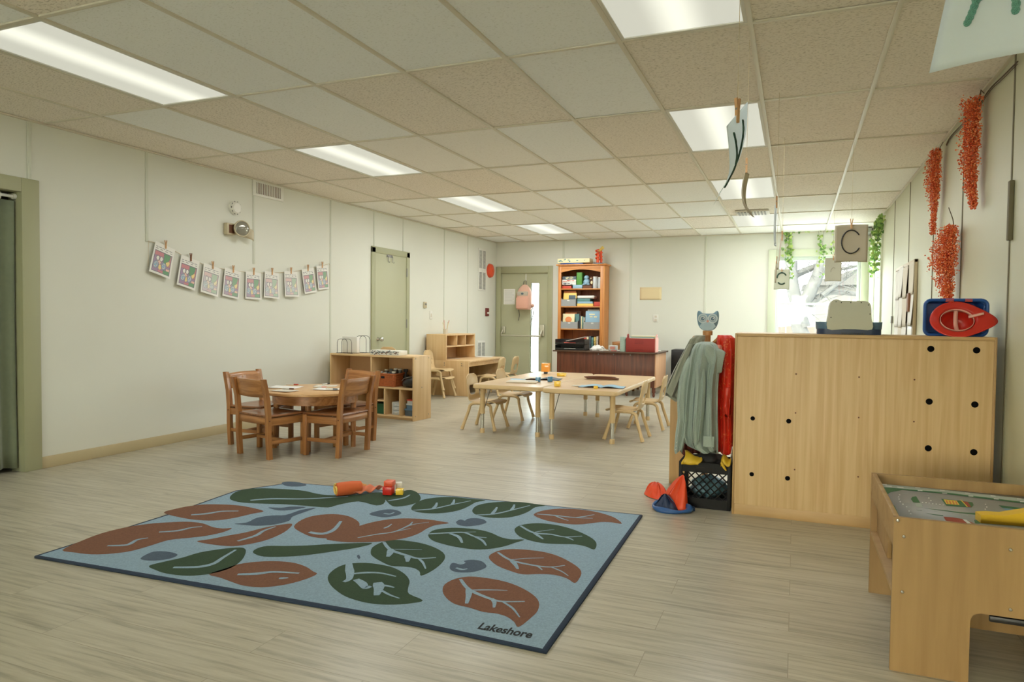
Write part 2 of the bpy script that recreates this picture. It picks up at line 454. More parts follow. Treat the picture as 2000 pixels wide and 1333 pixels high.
b.box(XL, XL+.02, YF, YB, ZC-.012, ZC); b.box(XR-.02, XR, YF, YB, ZC-.012, ZC); b.box(XL, XR, YB-.02, YB, ZC-.012, ZC)
struct('edge_angle', b, TBAR, ceil)

# left wall with the curtained opening
T = .12; OY0, OY1, OZ = 2.1, 3.27, 2.0
b = MB()
b.box(XL-T, XL, YF, OY0, 0, ZC+.14); b.box(XL-T, XL, OY1, YB, 0, ZC+.14); b.box(XL-T, XL, OY0, OY1, OZ, ZC+.14)
wl = struct('wall_left', b, WALL)
b = MB()
for y, z0 in ((3.31, 2.07), (4.275, 0), (5.52, 0), (6.765, 0), (7.67, 2.03), (8.39, 2.03), (9.61, 0), (10.445, 0)):
    if z0: b.box(XL, XL+.006, y-.014, y+.014, z0, ZC, bev=.002)
    elif y in (4.275, 5.52): b.box(XL, XL+.006, y-.014, y+.014, 1.74 if y < 5 else 1.65, ZC, bev=.002)
    else: b.box(XL, XL+.006, y-.014, y+.014, .07, ZC, bev=.002)
struct('panel_battens', b, BATTEN, wl)
b = MB()
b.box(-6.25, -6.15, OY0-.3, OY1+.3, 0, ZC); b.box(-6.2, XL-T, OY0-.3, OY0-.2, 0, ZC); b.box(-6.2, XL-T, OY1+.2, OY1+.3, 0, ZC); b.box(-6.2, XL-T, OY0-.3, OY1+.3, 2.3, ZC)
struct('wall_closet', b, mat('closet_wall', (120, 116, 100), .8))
# back wall with door and window openings
DX0, DX1, DZ = -5.0, -4.02, 1.99
WX0, WX1, WZ0, WZ1 = -.35, .93, .86, 2.17
b = MB()
b.box(XL-T, DX0, YB, YB+T, 0, ZC+.14); b.box(DX0, DX1, YB, YB+T, DZ, ZC+.14); b.box(DX1, WX0, YB, YB+T, 0, ZC+.14)
b.box(WX0, WX1, YB, YB+T, 0, WZ0); b.box(WX0, WX1, YB, YB+T, WZ1, ZC+.14); b.box(WX1, XR+T, YB, YB+T, 0, ZC+.14)
wb = struct('wall_back', b, WALL)
b = MB()
for x, z0 in ((-3.78, 2.05), (-2.59, 0), (-1.37, 0)): b.box(x-.02, x+.02, YB-.006, YB, z0, ZC, bev=.002)
struct('panel_battens', b, BATTEN, wb)
# right wall with side window
SY0, SY1, SZ0, SZ1 = 10.05, 11.4, .86, 2.17
b = MB()
b.box(XR, XR+T, YF, SY0, 0, ZC+.14); b.box(XR, XR+T, SY1, YB, 0, ZC+.14); b.box(XR, XR+T, SY0, SY1, 0, SZ0); b.box(XR, XR+T, SY0, SY1, SZ1, ZC+.14)
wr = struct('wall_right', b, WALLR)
b = MB()
for y in (4.255, 5.385, 6.43, 7.74, 8.86): b.box(XR-.004, XR, y-.009, y+.009, .1, ZC)
b.box(XR-.022, XR, 4.2, 4.235, 1.55, 1.85, bev=.004)
struct('panel_seams', b, GROOVE, wr)
FX0, FX1, FZ0, FZ1 = -4.4, .6, .7, 2.2  # unseen window added behind the camera to bring in fill light
b = MB(); b.box(XL-T, FX0, YF-T, YF, 0, ZC+.14); b.box(FX1, XR+T, YF-T, YF, 0, ZC+.14); b.box(FX0, FX1, YF-T, YF, 0, FZ0); b.box(FX0, FX1, YF-T, YF, FZ1, ZC+.14)
struct('wall_front', b, WALL)
b = MB()
for x in (FX0, -2.73, -1.07, FX1-.06): b.box(x, x+.06, YF-.09, YF-.03, FZ0, FZ1)
b.box(FX0, FX1, YF-.09, YF-.03, FZ0, FZ0+.06); b.box(FX0, FX1, YF-.09, YF-.03, FZ1-.06, FZ1)
w3 = struct('added_fill_window', b, SAGEP)
b = MB(); b.box(FX0, FX1, YF-.065, YF-.06, FZ0, FZ1); struct('pane', b, GLASSW, w3)
# baseboards
b = MB(); b.box(XL, XL+.014, OY1+.1, YB, 0, .085, bev=.003); b.box(XL, XL+.014, YF, OY0-.1, 0, .085, bev=.003); struct('baseboard_left', b, BASEB)
b = MB(); b.box(DX1+.06, XR, YB-.014, YB, 0, .085, bev=.003); struct('baseboard_back', b, BASEB)
b = MB(); b.box(XR-.014, XR, YF, YB, 0, .085, bev=.003); struct('baseboard_right', b, BASEB)
# curtained opening frame
b = MB()
b.box(XL-T-.01, XL+.018, OY1-.025, OY1+.10, 0, OZ+.08, bev=.004); b.box(XL-T-.01, XL+.018, OY0-.10, OY0+.025, 0, OZ+.08, bev=.004); b.box(XL-T-.01, XL+.018, OY0+.025, OY1-.025, OZ-.02, OZ+.08, bev=.004)
struct('door_3', b, SAGED)

# ------------------------------------------------------------------ door in the left wall (closed, sage green)
b = MB(); x0 = XL
b.box(x0, x0+.022, 7.60, 7.68, 0, 2.03, bev=.004); b.box(x0, x0+.022, 8.46, 8.54, 0, 2.03, bev=.004); b.box(x0, x0+.022, 7.60, 8.54, 1.96, 2.04, bev=.004)
d1 = struct('door_1', b, SAGED)
b = MB(); b.box(x0, x0+.012, 7.68, 8.46, .01, 1.96, bev=.002); struct('door_slab', b, SAGE, d1)
b = MB(); b.tube([(x0+.01, 7.75, .84), (x0+.05, 7.75, .84)], [.03, .014], 14); b.ball((x0+.07, 7.75, .84), (.028, .032, .032), 14); struct('door_knob', b, CHROME, d1)
b = MB()
b.box(x0+.01, x0+.014, 7.95, 8.10, 1.925, 1.96); b.tube([(x0+.014, 7.97, 1.95), (x0+.03, 7.97, 1.93), (x0+.03, 7.97, 1.86), (x0+.045, 7.97, 1.85), (x0+.05, 7.97, 1.87)], .004, 6); b.tube([(x0+.014, 8.08, 1.95), (x0+.03, 8.08, 1.93), (x0+.03, 8.08, 1.86), (x0+.045, 8.08, 1.85), (x0+.05, 8.08, 1.87)], .004, 6)
struct('over_door_hook', b, GREYP, d1)
for z in (1.75, 1.04, .3):
    b = MB(); b.cyl((x0+.02, 8.465, z-.06), (x0+.02, 8.465, z+.06), .008, n=8); struct('hinge', b, GREYP, d1)

# ------------------------------------------------------------------ exit door in the back wall
b = MB()
b.box(DX0-.05, DX0+.04, YB-.02, YB+T, 0, DZ+.07, bev=.004); b.box(DX1-.04, DX1+.05, YB-.02, YB+T, 0, DZ+.07, bev=.004); b.box(DX0+.04, DX1-.04, YB-.02, YB+T, DZ-.05, DZ+.07, bev=.004)
d2 = struct('door_2', b, SAGED)
LX0, LX1, LZ0, LZ1 = -4.39, -4.235, .18, 1.76
ya, yb = YB+.03, YB+.075
b = MB()
b.box(DX0+.04, LX0, ya, yb, .01, DZ-.05); b.box(LX1, DX1-.04, ya, yb, .01, DZ-.05); b.box(LX0, LX1, ya, yb, .01, LZ0); b.box(LX0, LX1, ya, yb, LZ1, DZ-.05)
struct('door_slab', b, SAGE, d2)
b = MB(); 
for q in ((LX0-.012, LX0, LZ0, LZ1), (LX1, LX1+.012, LZ0, LZ1), (LX0-.012, LX1+.012, LZ0-.012, LZ0), (LX0-.012, LX1+.012, LZ1, LZ1+.012)): b.box(q[0], q[1], ya-.006, yb+.006, q[2], q[3])
struct('window_frame', b, SAGED, d2)
b = MB(); b.box(LX0, LX1, ya+.02, ya+.026, LZ0, LZ1); struct('glass_pane', b, GLASSW, d2)
b = MB()
b.box(-4.93, -4.87, ya-.035, ya, .86, .98, bev=.006); b.box(-4.20, -4.12, ya-.035, ya, .82, 1.02, bev=.006)
b.tube([(-4.91, ya-.04, .92), (-4.915, ya-.09, .86), (-4.915, ya-.1, .82), (-4.16, ya-.1, .82), (-4.16, ya-.09, .86), (-4.155, ya-.04, .92)], .014, 10)
struct('push_bar', b, mat('push_bar_metal', (196, 192, 170), .35, metal=.4), d2)

# ------------------------------------------------------------------ windows
def win(name, M, w, z0, z1, zr):
    # local: x 0..w along the wall, y = into the wall (0 inner face), z up
    b = MB(); fr = .05
    b.box(-.07, fr, -.02, T, z0-.05, z1+.07, bev=.004, M=M); b.box(w-fr, w+.07, -.02, T, z0-.05, z1+.07, bev=.004, M=M)
    b.box(fr, w-fr, -.02, T, z1-.04, z1+.07, bev=.004, M=M); b.box(fr, w-fr, -.05, T, z0-.05, z0+.03, bev=.004, M=M)
    o = struct(name, b, SAGEP)
    b = MB(); s = .045
    b.box(fr, fr+s, .04, .075, z0+.03, z1-.04, M=M); b.box(w-fr-s, w-fr, .04, .075, z0+.03, z1-.04, M=M)
    b.box(fr+s, w-fr-s, .04, .075, z1-.1, z1-.04, M=M); b.box(fr+s, w-fr-s, .04, .075, z0+.03, z0+.08, M=M); b.box(fr+s, w-fr-s, .04, .075, zr-.018, zr+.018, M=M)
    struct('sash', b, mat('window_sash_grey', (204, 210, 206), .5) if 'window_sash_grey' not in MATS else MATS['window_sash_grey'], o)
    b = MB(); b.box(fr+s, w-fr-s, .055, .059, z0+.08, zr-.018, M=M); b.box(fr+s, w-fr-s, .055, .059, zr+.018, z1-.1, M=M)
    struct('pane', b, GLASSW, o)
    return o
win('window_1', TR(WX0, YB, 0), WX1-WX0, WZ0, WZ1, 1.40)
win('window_2', TR(XR, SY1, 0) @ RZ(-PI/2), SY1-SY0, SZ0, SZ1, 1.40)
# curtain pole end and blind box above the corner
b = MB(); b.box(.86, .98, 11.25, 11.6, 2.42, 2.49, bev=.006)
tag(b.build('blind_box', mat('grey_blind_box', (176, 178, 172), .5)), 'grey blind box at the ceiling in the window corner', 'blind box')

# ------------------------------------------------------------------ ceiling lamps
names = {(-6, -1): 'long fluorescent ceiling panel at the upper left, nearest of the left row', (-6, 1): 'fluorescent ceiling panel above the wall clipline, second of the left row', (-6, 3): 'fluorescent ceiling panel third along the left row', (-6, 5): 'fluorescent ceiling panel before the back door, farthest of the left row',
         (-1, -1): 'fluorescent ceiling panel cut by the top edge, nearest of the right row', (-1, 1): 'fluorescent ceiling panel behind the hanging V card, second of the right row', (-1, 3): 'fluorescent ceiling panel third along the right row', (-1, 5): 'fluorescent ceiling panel beyond the vent, farthest of the right row'}
for (i, j) in LAMPS:
    cx, cy = GX(i)+.3048, GY(j)+.6096
    if (i, j) in names:
        t = thing('ceiling_light', names[(i, j)], 'ceiling light', (cx, cy, ZC), group='fluorescent ceiling panels')
        b = MB()
        b.box(-.292, -.276, -.597, .597, -.004, .012); b.box(.276, .292, -.597, .597, -.004, .012); b.box(-.276, .276, -.597, -.581, -.004, .012); b.box(-.276, .276, .581, .597, -.004, .012)
        b.build('frame', LFRAME, t)
        b = MB(); b.box(-.276, .276, -.581, .581, .002, .010); b.build('diffuser', DIFF, t)
    else:
        b = MB(); b.box(GX(i), GX(i+1), GY(j), GY(j+1), ZC+.004, ZC+.02); struct('tile_cover', b, TILE_B, ceil)
    ld = bpy.data.lights.new('lamp_glow', 'AREA'); ld.shape = 'RECTANGLE'; ld.size = .5; ld.size_y = 1.1
    ld.energy = LAMP_W*{-1: .42, 1: .75, 3: 1.1, 5: 1.2}[j]; ld.color = (.96, .985, 1)
    lo = bpy.data.objects.new('lamp_glow', ld); C.objects.link(lo); lo.location = (cx, cy, ZC-.015)
# air vent in the ceiling
v = thing('ceiling_vent', 'white louvred vent in the ceiling between the lights at right', 'vent', tuple(at_z(1470, 414, ZC)))
v.location.z = ZC
b = MB(); b.box(-.2, .2, -.17, .17, -.02, 0, bev=.004); b.build('frame', LFRAME, v)
b = MB()
for k in range(9): b.box(-.17+k*.0385, -.15+k*.0385, -.14, .14, -.026, -.019)
b.build('louvre', GREYP, v)
# ------------------------------------------------------------------ round table with four oak chairs
def make_oak_chair(label, loc, rz, group):
    t = thing('wooden_chair', label, 'chair', loc, rz, group)
    # origin midway between the rear legs on the floor, faces +Y
    W, D, SH, TH = .2, .33, .345, .635
    for sx in (-1, 1):
        b = MB()
        pts = [(sx*W, .012, 0), (sx*W, 0, .2), (sx*W, 0, SH), (sx*W, -.012, .48), (sx*W, -.045, TH)]
        for (a, c) in zip(pts, pts[1:]):
            z0, z1 = a[2], c[2]
            vs = []
            for p, z in ((a, z0), (c, z1)):
                for dx, dy in ((-.019, -.017), (.019, -.017), (.019, .017), (-.019, .017)): vs.append(b.bm.verts.new((p[0]+dx, p[1]+dy, z)))
            for q in ((0, 1, 5, 4), (1, 2, 6, 5), (2, 3, 7, 6), (3, 0, 4, 7)): b.bm.faces.new([vs[i] for i in q])
            if a is pts[0]: b.bm.faces.new([vs[3], vs[2], vs[1], vs[0]])
            if c is pts[-1]: b.bm.faces.new(vs[4:8])
        bmesh.ops.remove_doubles(b.bm, verts=b.bm.verts[:], dist=1e-5)
        lg = b.build('leg', OAK, t)
        b = MB(); b.ball((sx*(W+.019), 0, .305), .006, 8); b.build('bolt_cap', BRCOV, lg)
        b = MB(); b.box(sx*W-.018, sx*W+.018, D-.018, D+.018, 0, SH-.012, bev=.003); b.build('leg', OAK, t)
        b = MB(); b.box(sx*W-.011, sx*W+.011, .016, D-.016, .265, .325, bev=.003); b.build('side_rail', OAKY, t)
        b = MB(); b.box(sx*W-.009, sx*W+.009, .016, D-.016, .115, .145, bev=.003); b.build('stretcher', OAKY, t)
    b = MB(); b.box(-W+.01, W-.01, .155, .175, .118, .142, bev=.003); b.build('stretcher', OAKX, t)
    b = MB()
    def rail(u, v): return Vector(((u-.5)*2*(W-.015), .0-.012*math.cos((u-.5)*PI), .275+.055*v))
    b.grid(rail, 10, 2); b.build('rear_rail', OAKX, t, solid=.02)
    b = MB(); b.box(-W+.015, W-.015, D-.012, D+.01, .27, .325, bev=.003); b.build('front_rail', OAKX, t)
    b = MB()
    def seat(u, v):
        x = (u-.5)*2*(W+.012); y = -.012+v*(D+.035)
        return Vector((x, y, SH-.008-.012*math.cos((u-.5)*PI)*math.sin(PI*min(1, v*1.1))+.003))
    b.grid(seat, 12, 12); b.build('seat', SEATW, t, solid=.016)
    b = MB()
    def back(u, v):
        z = .49+v*.132; y = -.018-(z-.48)*.2-.022*math.cos((u-.5)*PI)
        return Vector(((u-.5)*2*(W-.012), y+.02, z+.008*math.cos((u-.5)*PI)*(v-.5)))
    b.grid(back, 14, 4); b.build('backrest', OAKX, t, solid=.015)
    return t
OAKY = wood('orange_oak_rail', (176, 122, 70), (142, 90, 46), 'y', 40, .05, .38, .2)
G = 'oak chairs around the round table'
ch = make_oak_chair('oak chair front left at the round table, its back nearest the rug', (-4.0, 4.355, 0), math.radians(-14), G)
dup(ch, (-3.345, 4.795, 0), PI/2, 'oak chair front right at the round table, seen from behind and turned left', G)
dup(ch, (-4.573, 4.895, 0), -PI/2, 'oak chair at the round table with its back to the white wall', G)
dup(ch, (-3.745, 5.45, 0), math.radians(165.5), 'oak chair on the far side of the round table before the wicker basket', G)

TC = Vector((-3.87, 4.97, 0))
t = thing('round_table', 'low round wooden table among four oak chairs', 'table', TC)
b = MB(); b.lathe([(0, .47), (.44, .47), (.449, .476), (.45, .485), (.449, .493), (.44, .498), (0, .498)], n=64); b.build('tabletop', TTOP, t)
b = MB(); b.lathe([(.36, .39), (.36, .47), (.34, .47), (.34, .39), (.36, .39)], n=48); b.build('apron', OAKX, t)
for lx, ly in ((-3.735, 4.70), (-3.545, 5.065), (-4.15, 5.16), (-4.17, 4.82)):
    b = MB(); x, y = lx-TC.x, ly-TC.y; b.tube([(x, y, 0), (x, y, .39), (x, y, .475)], [.021, .026, .027], 14); b.build('leg', OAK, t)

# paper and markers on the round table
def sheet_on(name, label, cat, c, w, d, rz, z, m=PAPER, group=None, curl=.004, th=.0008):
    t = MB()
    ph = rnd.random()*6
    t.grid(lambda u, v: Vector(((u-.5)*w, (v-.5)*d, .0012+curl*(.5+.5*math.sin(u*4+ph))*abs(v-.5)*2)), 8, 8)
    o = t.build(name, m, solid=th, loc=(c[0], c[1], z), rot=(0, 0, rz))
    return tag(o, label, cat, group)
def marker(c, rz, z, col, label, l=.11, group=None):
    t = thing('marker', label, 'marker', (c[0], c[1], z+.006), rz, group)
    b = MB(); b.tube([(-l/2, 0, 0), (l*.12, 0, 0)], .0055, 10); b.build('barrel', WHITE, t)
    b = MB(); b.tube([(l*.12, 0, 0), (l*.42, 0, 0), (l/2, 0, 0)], [.0065, .0062, .004], 10); b.build('cap', col, t)
    return t
zt = .4985
gp = 'drawing papers on the round table'
p = at_z(556, 757, zt); sheet_on('paper_sheet', 'white drawing paper at the left rear of the round table', 'paper', p, .28, .2, .3, zt, group=gp)
p = at_z(555, 764.5, zt); sheet_on('paper_sheet', 'white drawing paper at the front left of the round table', 'paper', p, .22, .14, -.25, zt+.0035, OFFP, group=gp)
p = at_z(636, 754.5, zt); sheet_on('paper_sheet', 'white drawing paper at the far right of the round table', 'paper', p, .2, .16, .5, zt, OFFP, group=gp)
p = at_z(640, 761.5, zt); sheet_on('paper_sheet', 'white drawing paper beside the front right chair on the round table', 'paper', p, .24, .15, .2, zt+.0035, group=gp)
gm = 'markers on the round table'
for (u, v, a, c, l) in ((571, 754, .4, RCOV, 'red capped marker on the left rear paper of the round table'), (563, 762.5, .1, BRCOV, 'brown capped marker on the front left paper of the round table'),
                        (637, 753, 1.6, BLACK, 'black capped marker on the far right paper of the round table'), (648, 763, .15, SLATE, 'slate capped marker beside the front right oak chair'), (625, 759, .7, PINKW, 'pink capped marker between the right papers of the round table')):
    p = at_z(u, v, zt); marker(p, a, zt+.006, c, l, group=gm)

# ------------------------------------------------------------------ open shelf unit beside the round table
u = thing('shelf_unit', 'low maple shelf unit with open compartments against the left wall', 'shelf', (-3.811, 6.557, 0), math.radians(-5.5))
Wd, Dp, Hh = 1.19, .33, .705
def part(name, bx, m, parent, bev=.003):
    b = MB(); b.box(*bx, bev=bev); return b.build(name, m, parent)
sp = part('side_panel', (-.02, 0, 0, Dp, 0, Hh), MAPLE, u)
for yy, zz in ((.03, .68), (.28, .68), (.15, .36), (.03, .05), (.28, .05)):
    b = MB(); b.cyl((0, yy, zz), (.002, yy, zz), .006, n=8); b.build('screw', GREYP, sp)
part('side_panel', (-Wd, -Wd+.02, 0, Dp, 0, Hh), MAPLE, u)
part('top', (-Wd+.02, -.02, 0, Dp, Hh-.022, Hh), MAPLEX, u)
part('base', (-Wd+.02, -.02, .01, Dp, .025, .045), MAPLEX, u)
part('toe_board', (-Wd+.02, -.02, .03, .045, 0, .025), MAPLEX, u)
part('back_panel', (-Wd+.02, -.02, Dp-.008, Dp, .045, Hh-.022), mat('maple_back', (196, 156, 112), .6), u)
part('divider', (-.60, -.582, .004, Dp-.008, .045, Hh-.022), MAPLE, u)
part('shelf', (-.582, -.02, .004, Dp-.008, .335, .352), MAPLEX, u)
part('shelf', (-Wd+.02, -.60, .004, Dp-.008, .335, .352), MAPLEX, u)
part('divider', (-.2, -.183, .004, Dp-.008, .045, .335), MAPLE, u)
part('divider', (-.41, -.393, .004, Dp-.008, .045, .335), MAPLE, u)
part('shelf', (-.582, -.41, .004, Dp-.008, .19, .204), MAPLEX, u)
part('divider', (-.9, -.883, .004, Dp-.008, .045, .335), MAPLE, u)
UM = Matrix.Translation((-3.811, 6.557, 0)) @ RZ(math.radians(-5.5))
def on_u(x, y, z): return UM @ Vector((x, y, z+.0015))
URZ = math.radians(-5.5)
# wire sorter
t = thing('wire_sorter', 'black wire file sorter standing on the shelf unit top', 'file sorter', on_u(-.98, .13, Hh), URZ)
def arch(x, y, w, h): return [(x-w/2, y, .004), (x-w/2, y, h-.04), (x-w/2+.012, y, h-.012), (x-w/2+.04, y, h), (x+w/2-.04, y, h), (x+w/2-.012, y, h-.012), (x+w/2, y, h-.04), (x+w/2, y, .004)]
for y, dx in ((-.09, -.06), (-.045, -.035), (.075, .08), (.115, .1)):
    b = MB(); b.tube(arch(dx, y, .15, .165 if y < 0 else .2), .0026, 6); b.build('wire_divider', BLACKM, t)
b = MB(); b.tube([(-.14, -.1, .003), (.1, -.1, .003)], .0026, 6); b.tube([(-.13, -.1, .003), (.02, .13, .003)], .0026, 6); b.tube([(.02, -.1, .003), (.17, .13, .003)], .0026, 6); b.tube([(.02, .13, .003), (.18, .13, .003)], .0026, 6); b.build('base_wires', BLACKM, t)
b = MB(); b.box(-.13, .09, .0, .05, .0066, .19, bev=.002); o = b.build('paper_stack', PAPER, loc=on_u(-.98, .12, Hh), rot=(0, 0, URZ)); tag(o, 'stack of white paper standing in the wire sorter', 'paper')
# patterned box
t = thing('art_box', 'white flat box with dark brush stroke pattern on the shelf unit', 'box', on_u(-.42, .09, Hh), URZ)
b = MB(); b.box(-.2, .2, -.07, .09, 0, .052, bev=.003); b.build('box_body', WHITE, t)
b = MB(); rr = random.Random(3)
for k in range(34):
    x = -.18+.36*rr.random(); a = rr.uniform(-1, 1); l = rr.uniform(.02, .055); cx, cz = x, rr.uniform(.012, .04)
    dx, dz = l*math.cos(a)*.5, min(.016, abs(l*math.sin(a)*.5))*(1 if a > 0 else -1)
    b.tube([(cx-dx, -.0705, cz-dz), (cx+dx, -.0705, cz+dz)], rr.uniform(.0016, .0046), 5, m=rr.choice([0, 0, 1]))
b.build('brush_pattern', [SLATE, BRCOV], t)
# wicker basket with jars
t = thing('wicker_basket', 'brown wicker basket full of small jars in the right compartment', 'basket', on_u(-.44, .16, .352), URZ)
b = MB()
pr = rrect(.26, .2, .03, 4)
n = len(pr)
for k in range(14):
    z = .006+k*.0095
    b.tube([(x*(1+.004*k), y*(1+.004*k), z+.0022*math.sin(i*3.1+k*PI)) for i, (x, y) in enumerate(spline([(p[0], p[1], 0) for p in pr], 1))] if False else [(p[0]*(1+.005*k), p[1]*(1+.005*k), z+.002*(1 if (i+k) % 2 else -1)) for i, p in enumerate(pr)], .0062, 6, closed=True)
b.prism(rrect(.25, .19, .03, 4), 0, .012)
b.prism(rrect(.27, .208, .03, 4), .05, .052)
b.build('woven_body', WICK, t)
b = MB(); b.tube([(p[0]*1.08, p[1]*1.08, .138) for p in pr], .009, 8, closed=True); b.build('rim', WICK, t)
b = MB(); b.box(-.045, .005, -.114, -.107, .09, .115, bev=.004); b.build('handle_hole', DARK, t)
rr = random.Random(5)
for k, (x, y, h) in enumerate(((-.09, -.05, 0), (-.03, -.06, -.012), (.03, -.05, -.008), (.085, -.05, .004), (-.07, .02, .02), (.0, .02, .026), (.06, .02, .035), (.1, .05, .03))):
    j = thing('glass_jar', ['small smoky jar at the front left of the wicker basket', 'small jar second from left in the front of the wicker basket', 'small jar third from left in the front of the wicker basket', 'small jar at the front right of the wicker basket', 'small jar at the rear left of the wicker basket', 'small jar in the rear middle of the wicker basket', 'raised jar right of middle in the wicker basket', 'small jar at the rear right of the wicker basket'][k], 'jar', on_u(-.44+x, .16+y, .352+.092+h), URZ, 'jars in the wicker basket')
    b = MB(); b.lathe([(0, 0), (.024, 0), (.026, .006), (.026, .05), (.02, .058), (0, .058)], n=14); b.build('jar_body', GLASSJ, j)
    b = MB(); b.lathe([(0, .057), (.022, .057), (.022, .072), (0, .072)], n=14); b.build('lid', [WHITE, OFFP, SLATE][k % 3], j)
# black bag
t = thing('black_bag', 'black soft pouch slumped beside the wicker basket', 'bag', on_u(-.135, .15, .352), URZ)
b = MB()
def bag(uu, vv):
    a = 2*PI*uu; ph = PI*vv
    r = math.sin(ph)**.7
    x = .108*math.cos(a)*r; y = .1*math.sin(a)*r; z = .06-.06*math.cos(ph)
    z *= 1+.55*(x/.11)*(1 if z > .02 else 0)*.6
    return Vector((x, y, max(0, z+.004*math.sin(9*a+5*vv))))
b.grid(bag, 28, 14, wrapu=True); b.build('pouch', mat('dark_shiny_nylon', (40, 40, 40), .35), t)
b = MB(); b.tube([(-.1, -.05, .07), (-.05, -.08, .1), (.02, -.085, .12), (.09, -.06, .125)], .004, 6); b.build('zip', GREYP, t)
t = thing('spray_bottle', 'black spray bottle nozzle behind the jars in the basket', 'bottle', on_u(-.28, .24, .352), URZ)
b = MB(); b.lathe([(0, 0), (.035, 0), (.035, .11), (.014, .14), (.014, .16), (0, .16)], n=16); b.build('bottle_body', BLACK, t)
b = MB(); b.box(-.03, .02, -.012, .012, .158, .19, bev=.004); b.build('nozzle', BLACK, t)
# lower compartments
t = thing('drawer_box', 'small clear drawer box with white frame in the lower shelf', 'drawer box', on_u(-.275, .12, .046), URZ)
b = MB(); b.box(-.055, .055, -.07, .1, .0, .006); b.box(-.055, .055, -.07, .1, .134, .14); b.box(-.055, -.047, -.07, .1, 0, .14); b.box(.047, .055, -.07, .1, 0, .14); b.box(-.055, .055, .094, .1, 0, .14); b.build('frame', WHITE, t)
for k in range(3):
    b = MB(); b.box(-.045, .045, -.068, .09, .009+k*.042, .047+k*.042, bev=.003); dr = b.build('drawer', CLEARP, t)
    b = MB(); b.box(-.012, .012, -.076, -.068, .024+k*.042, .03+k*.042); b.build('knob', WHITE, dr)
def tub(label, x, y, z, w, d, h, mb, ml, grp):
    t = thing('food_tub', label, 'container', on_u(x, y, z), URZ, grp)
    b = MB(); b.prism(rrect(w*.92, d*.92, .015, 3), 0, h); b.build('tub', mb, t)
    b = MB(); b.prism(rrect(w, d, .018, 3), h, h+.014); b.build('lid', ml, t)
g = 'tubs stacked in the lower right compartment'
tub('blue grey tub at the bottom of the lower right compartment stack', -.1, .13, .046, .14, .16, .06, SLATE, BLUEG, g)
tub('pale tub in the middle of the lower right compartment stack', -.095, .13, .121, .125, .14, .042, BLUEG, CLEARP, g)
tub('red lidded tub topmost of the lower right compartment stack', -.09, .13, .178, .12, .13, .032, CLEARP, RCOV, g)
t = thing('green_bin', 'dark green bin in the lower narrow compartment behind the chair', 'bin', on_u(-.495, .13, .046), URZ)
b = MB(); b.prism(rrect(.13, .18, .015, 3), 0, .1); b.prism(rrect(.145, .195, .018, 3), .1, .112); b.build('bin_body', DKGREEN, t)
t = thing('white_basket', 'white paper tray on the left shelf behind the oak chairs', 'tray', on_u(-.74, .14, .046), URZ)
b = MB(); b.box(-.12, .12, -.1, .1, 0, .008); b.box(-.12, .12, -.1, -.094, 0, .06); b.box(-.12, .12, .094, .1, 0, .06); b.box(-.12, -.114, -.1, .1, 0, .06); b.box(.114, .12, -.1, .1, 0, .06); b.build('tray_body', WHITE, t)
b = MB(); b.box(-.1, .1, -.08, .08, .0095, .045); o = b.build('paper_pile', PAPER, loc=on_u(-.74, .14, .046), rot=(0, 0, URZ)); tag(o, 'pile of paper lying in the white tray on the low left shelf', 'paper')
b = MB(); b.prism(rrect(.2, .18, .02, 3), 0, .1); o = b.build('wicker_bin', WICK, loc=on_u(-.93, .15, .352), rot=(0, 0, URZ)); tag(o, 'brown woven bin in the upper left compartment of the shelf unit', 'basket')
# ------------------------------------------------------------------ kid tables and tan plastic chairs
def make_kid_chair(label, loc, rz, group, m=KTAN):
    t = thing('plastic_chair', label, 'chair', loc, rz, group)
    prof = spline([(.165, .262, 0), (.155, .281, 0), (.11, .288, 0), (0, .282, 0), (-.09, .281, 0), (-.135, .292, 0), (-.158, .33, 0), (-.172, .39, 0), (-.186, .47, 0), (-.198, .555, 0)], 8, closed=False)
    NP = len(prof)-1; NU = 26
    def half(v):
        w = .144-.014*min(1, v*1.4)
        if v > .90: w *= max(.3, (1-((v-.90)/.10)**2.6*.92))**.5
        if v < .10: w *= (1-((.10-v)/.10)**2.4*.35)
        return w
    def sh(uu, vv):
        p = prof[int(round(vv*NP))]; x = (uu-.5)*2
        back = max(0, min(1, (vv-.5)/.25))
        return Vector((x*half(vv), p.x+back*.018*(x*x)-.0, p.y+(1-back)*.006*x*x))
    def keep(uu, vv):
        x = (uu-.5)*2*half(vv)
        i = vv*NP; z = prof[min(NP, int(i))].y
        return not (vv > .6 and abs(x/.074)**3+abs((z-.385)/.048)**3 < 1)
    b = MB(); b.grid(sh, NU, NP, keep=keep); b.build('seat_shell', [m], t, solid=.009, smooth=60)
    for sx in (-1, 1):
        for top, foot in (((sx*.138, .09, .268), (sx*.172, .165, .012)), ((sx*.138, -.11, .268), (sx*.172, -.195, .012))):
            tx, ty, tz = top; fx, fy, fz = foot; s = 1 if ty > 0 else -1
            b = MB(); b.tube(spline([(tx*.98, ty-s*.1, tz+.004), (tx, ty-s*.03, tz+.002), (tx+(fx-tx)*.06, ty+s*.012, tz-.022), (tx+(fx-tx)*.25, ty+(fy-ty)*.3, tz-.075), (fx, fy, fz)], 5, closed=False), .0155, 10)
            lg = b.build('leg', KTAN, t)
            b = MB(); d = Vector((fx-tx, fy-ty, fz-tz)).normalized(); b.tube([Vector(foot)-d*.03, Vector(foot)+d*.0045], .0185, 10)
            b.build('foot_cap', KTAN, lg)
    b = MB(); b.tube([(-.132, .06, .266), (.132, .06, .266)], .009, 8); b.tube([(-.132, -.08, .266), (.132, -.08, .266)], .009, 8); b.build('cross_bar', GREYP, t)
    return t
G = 'tan plastic chairs for small children'
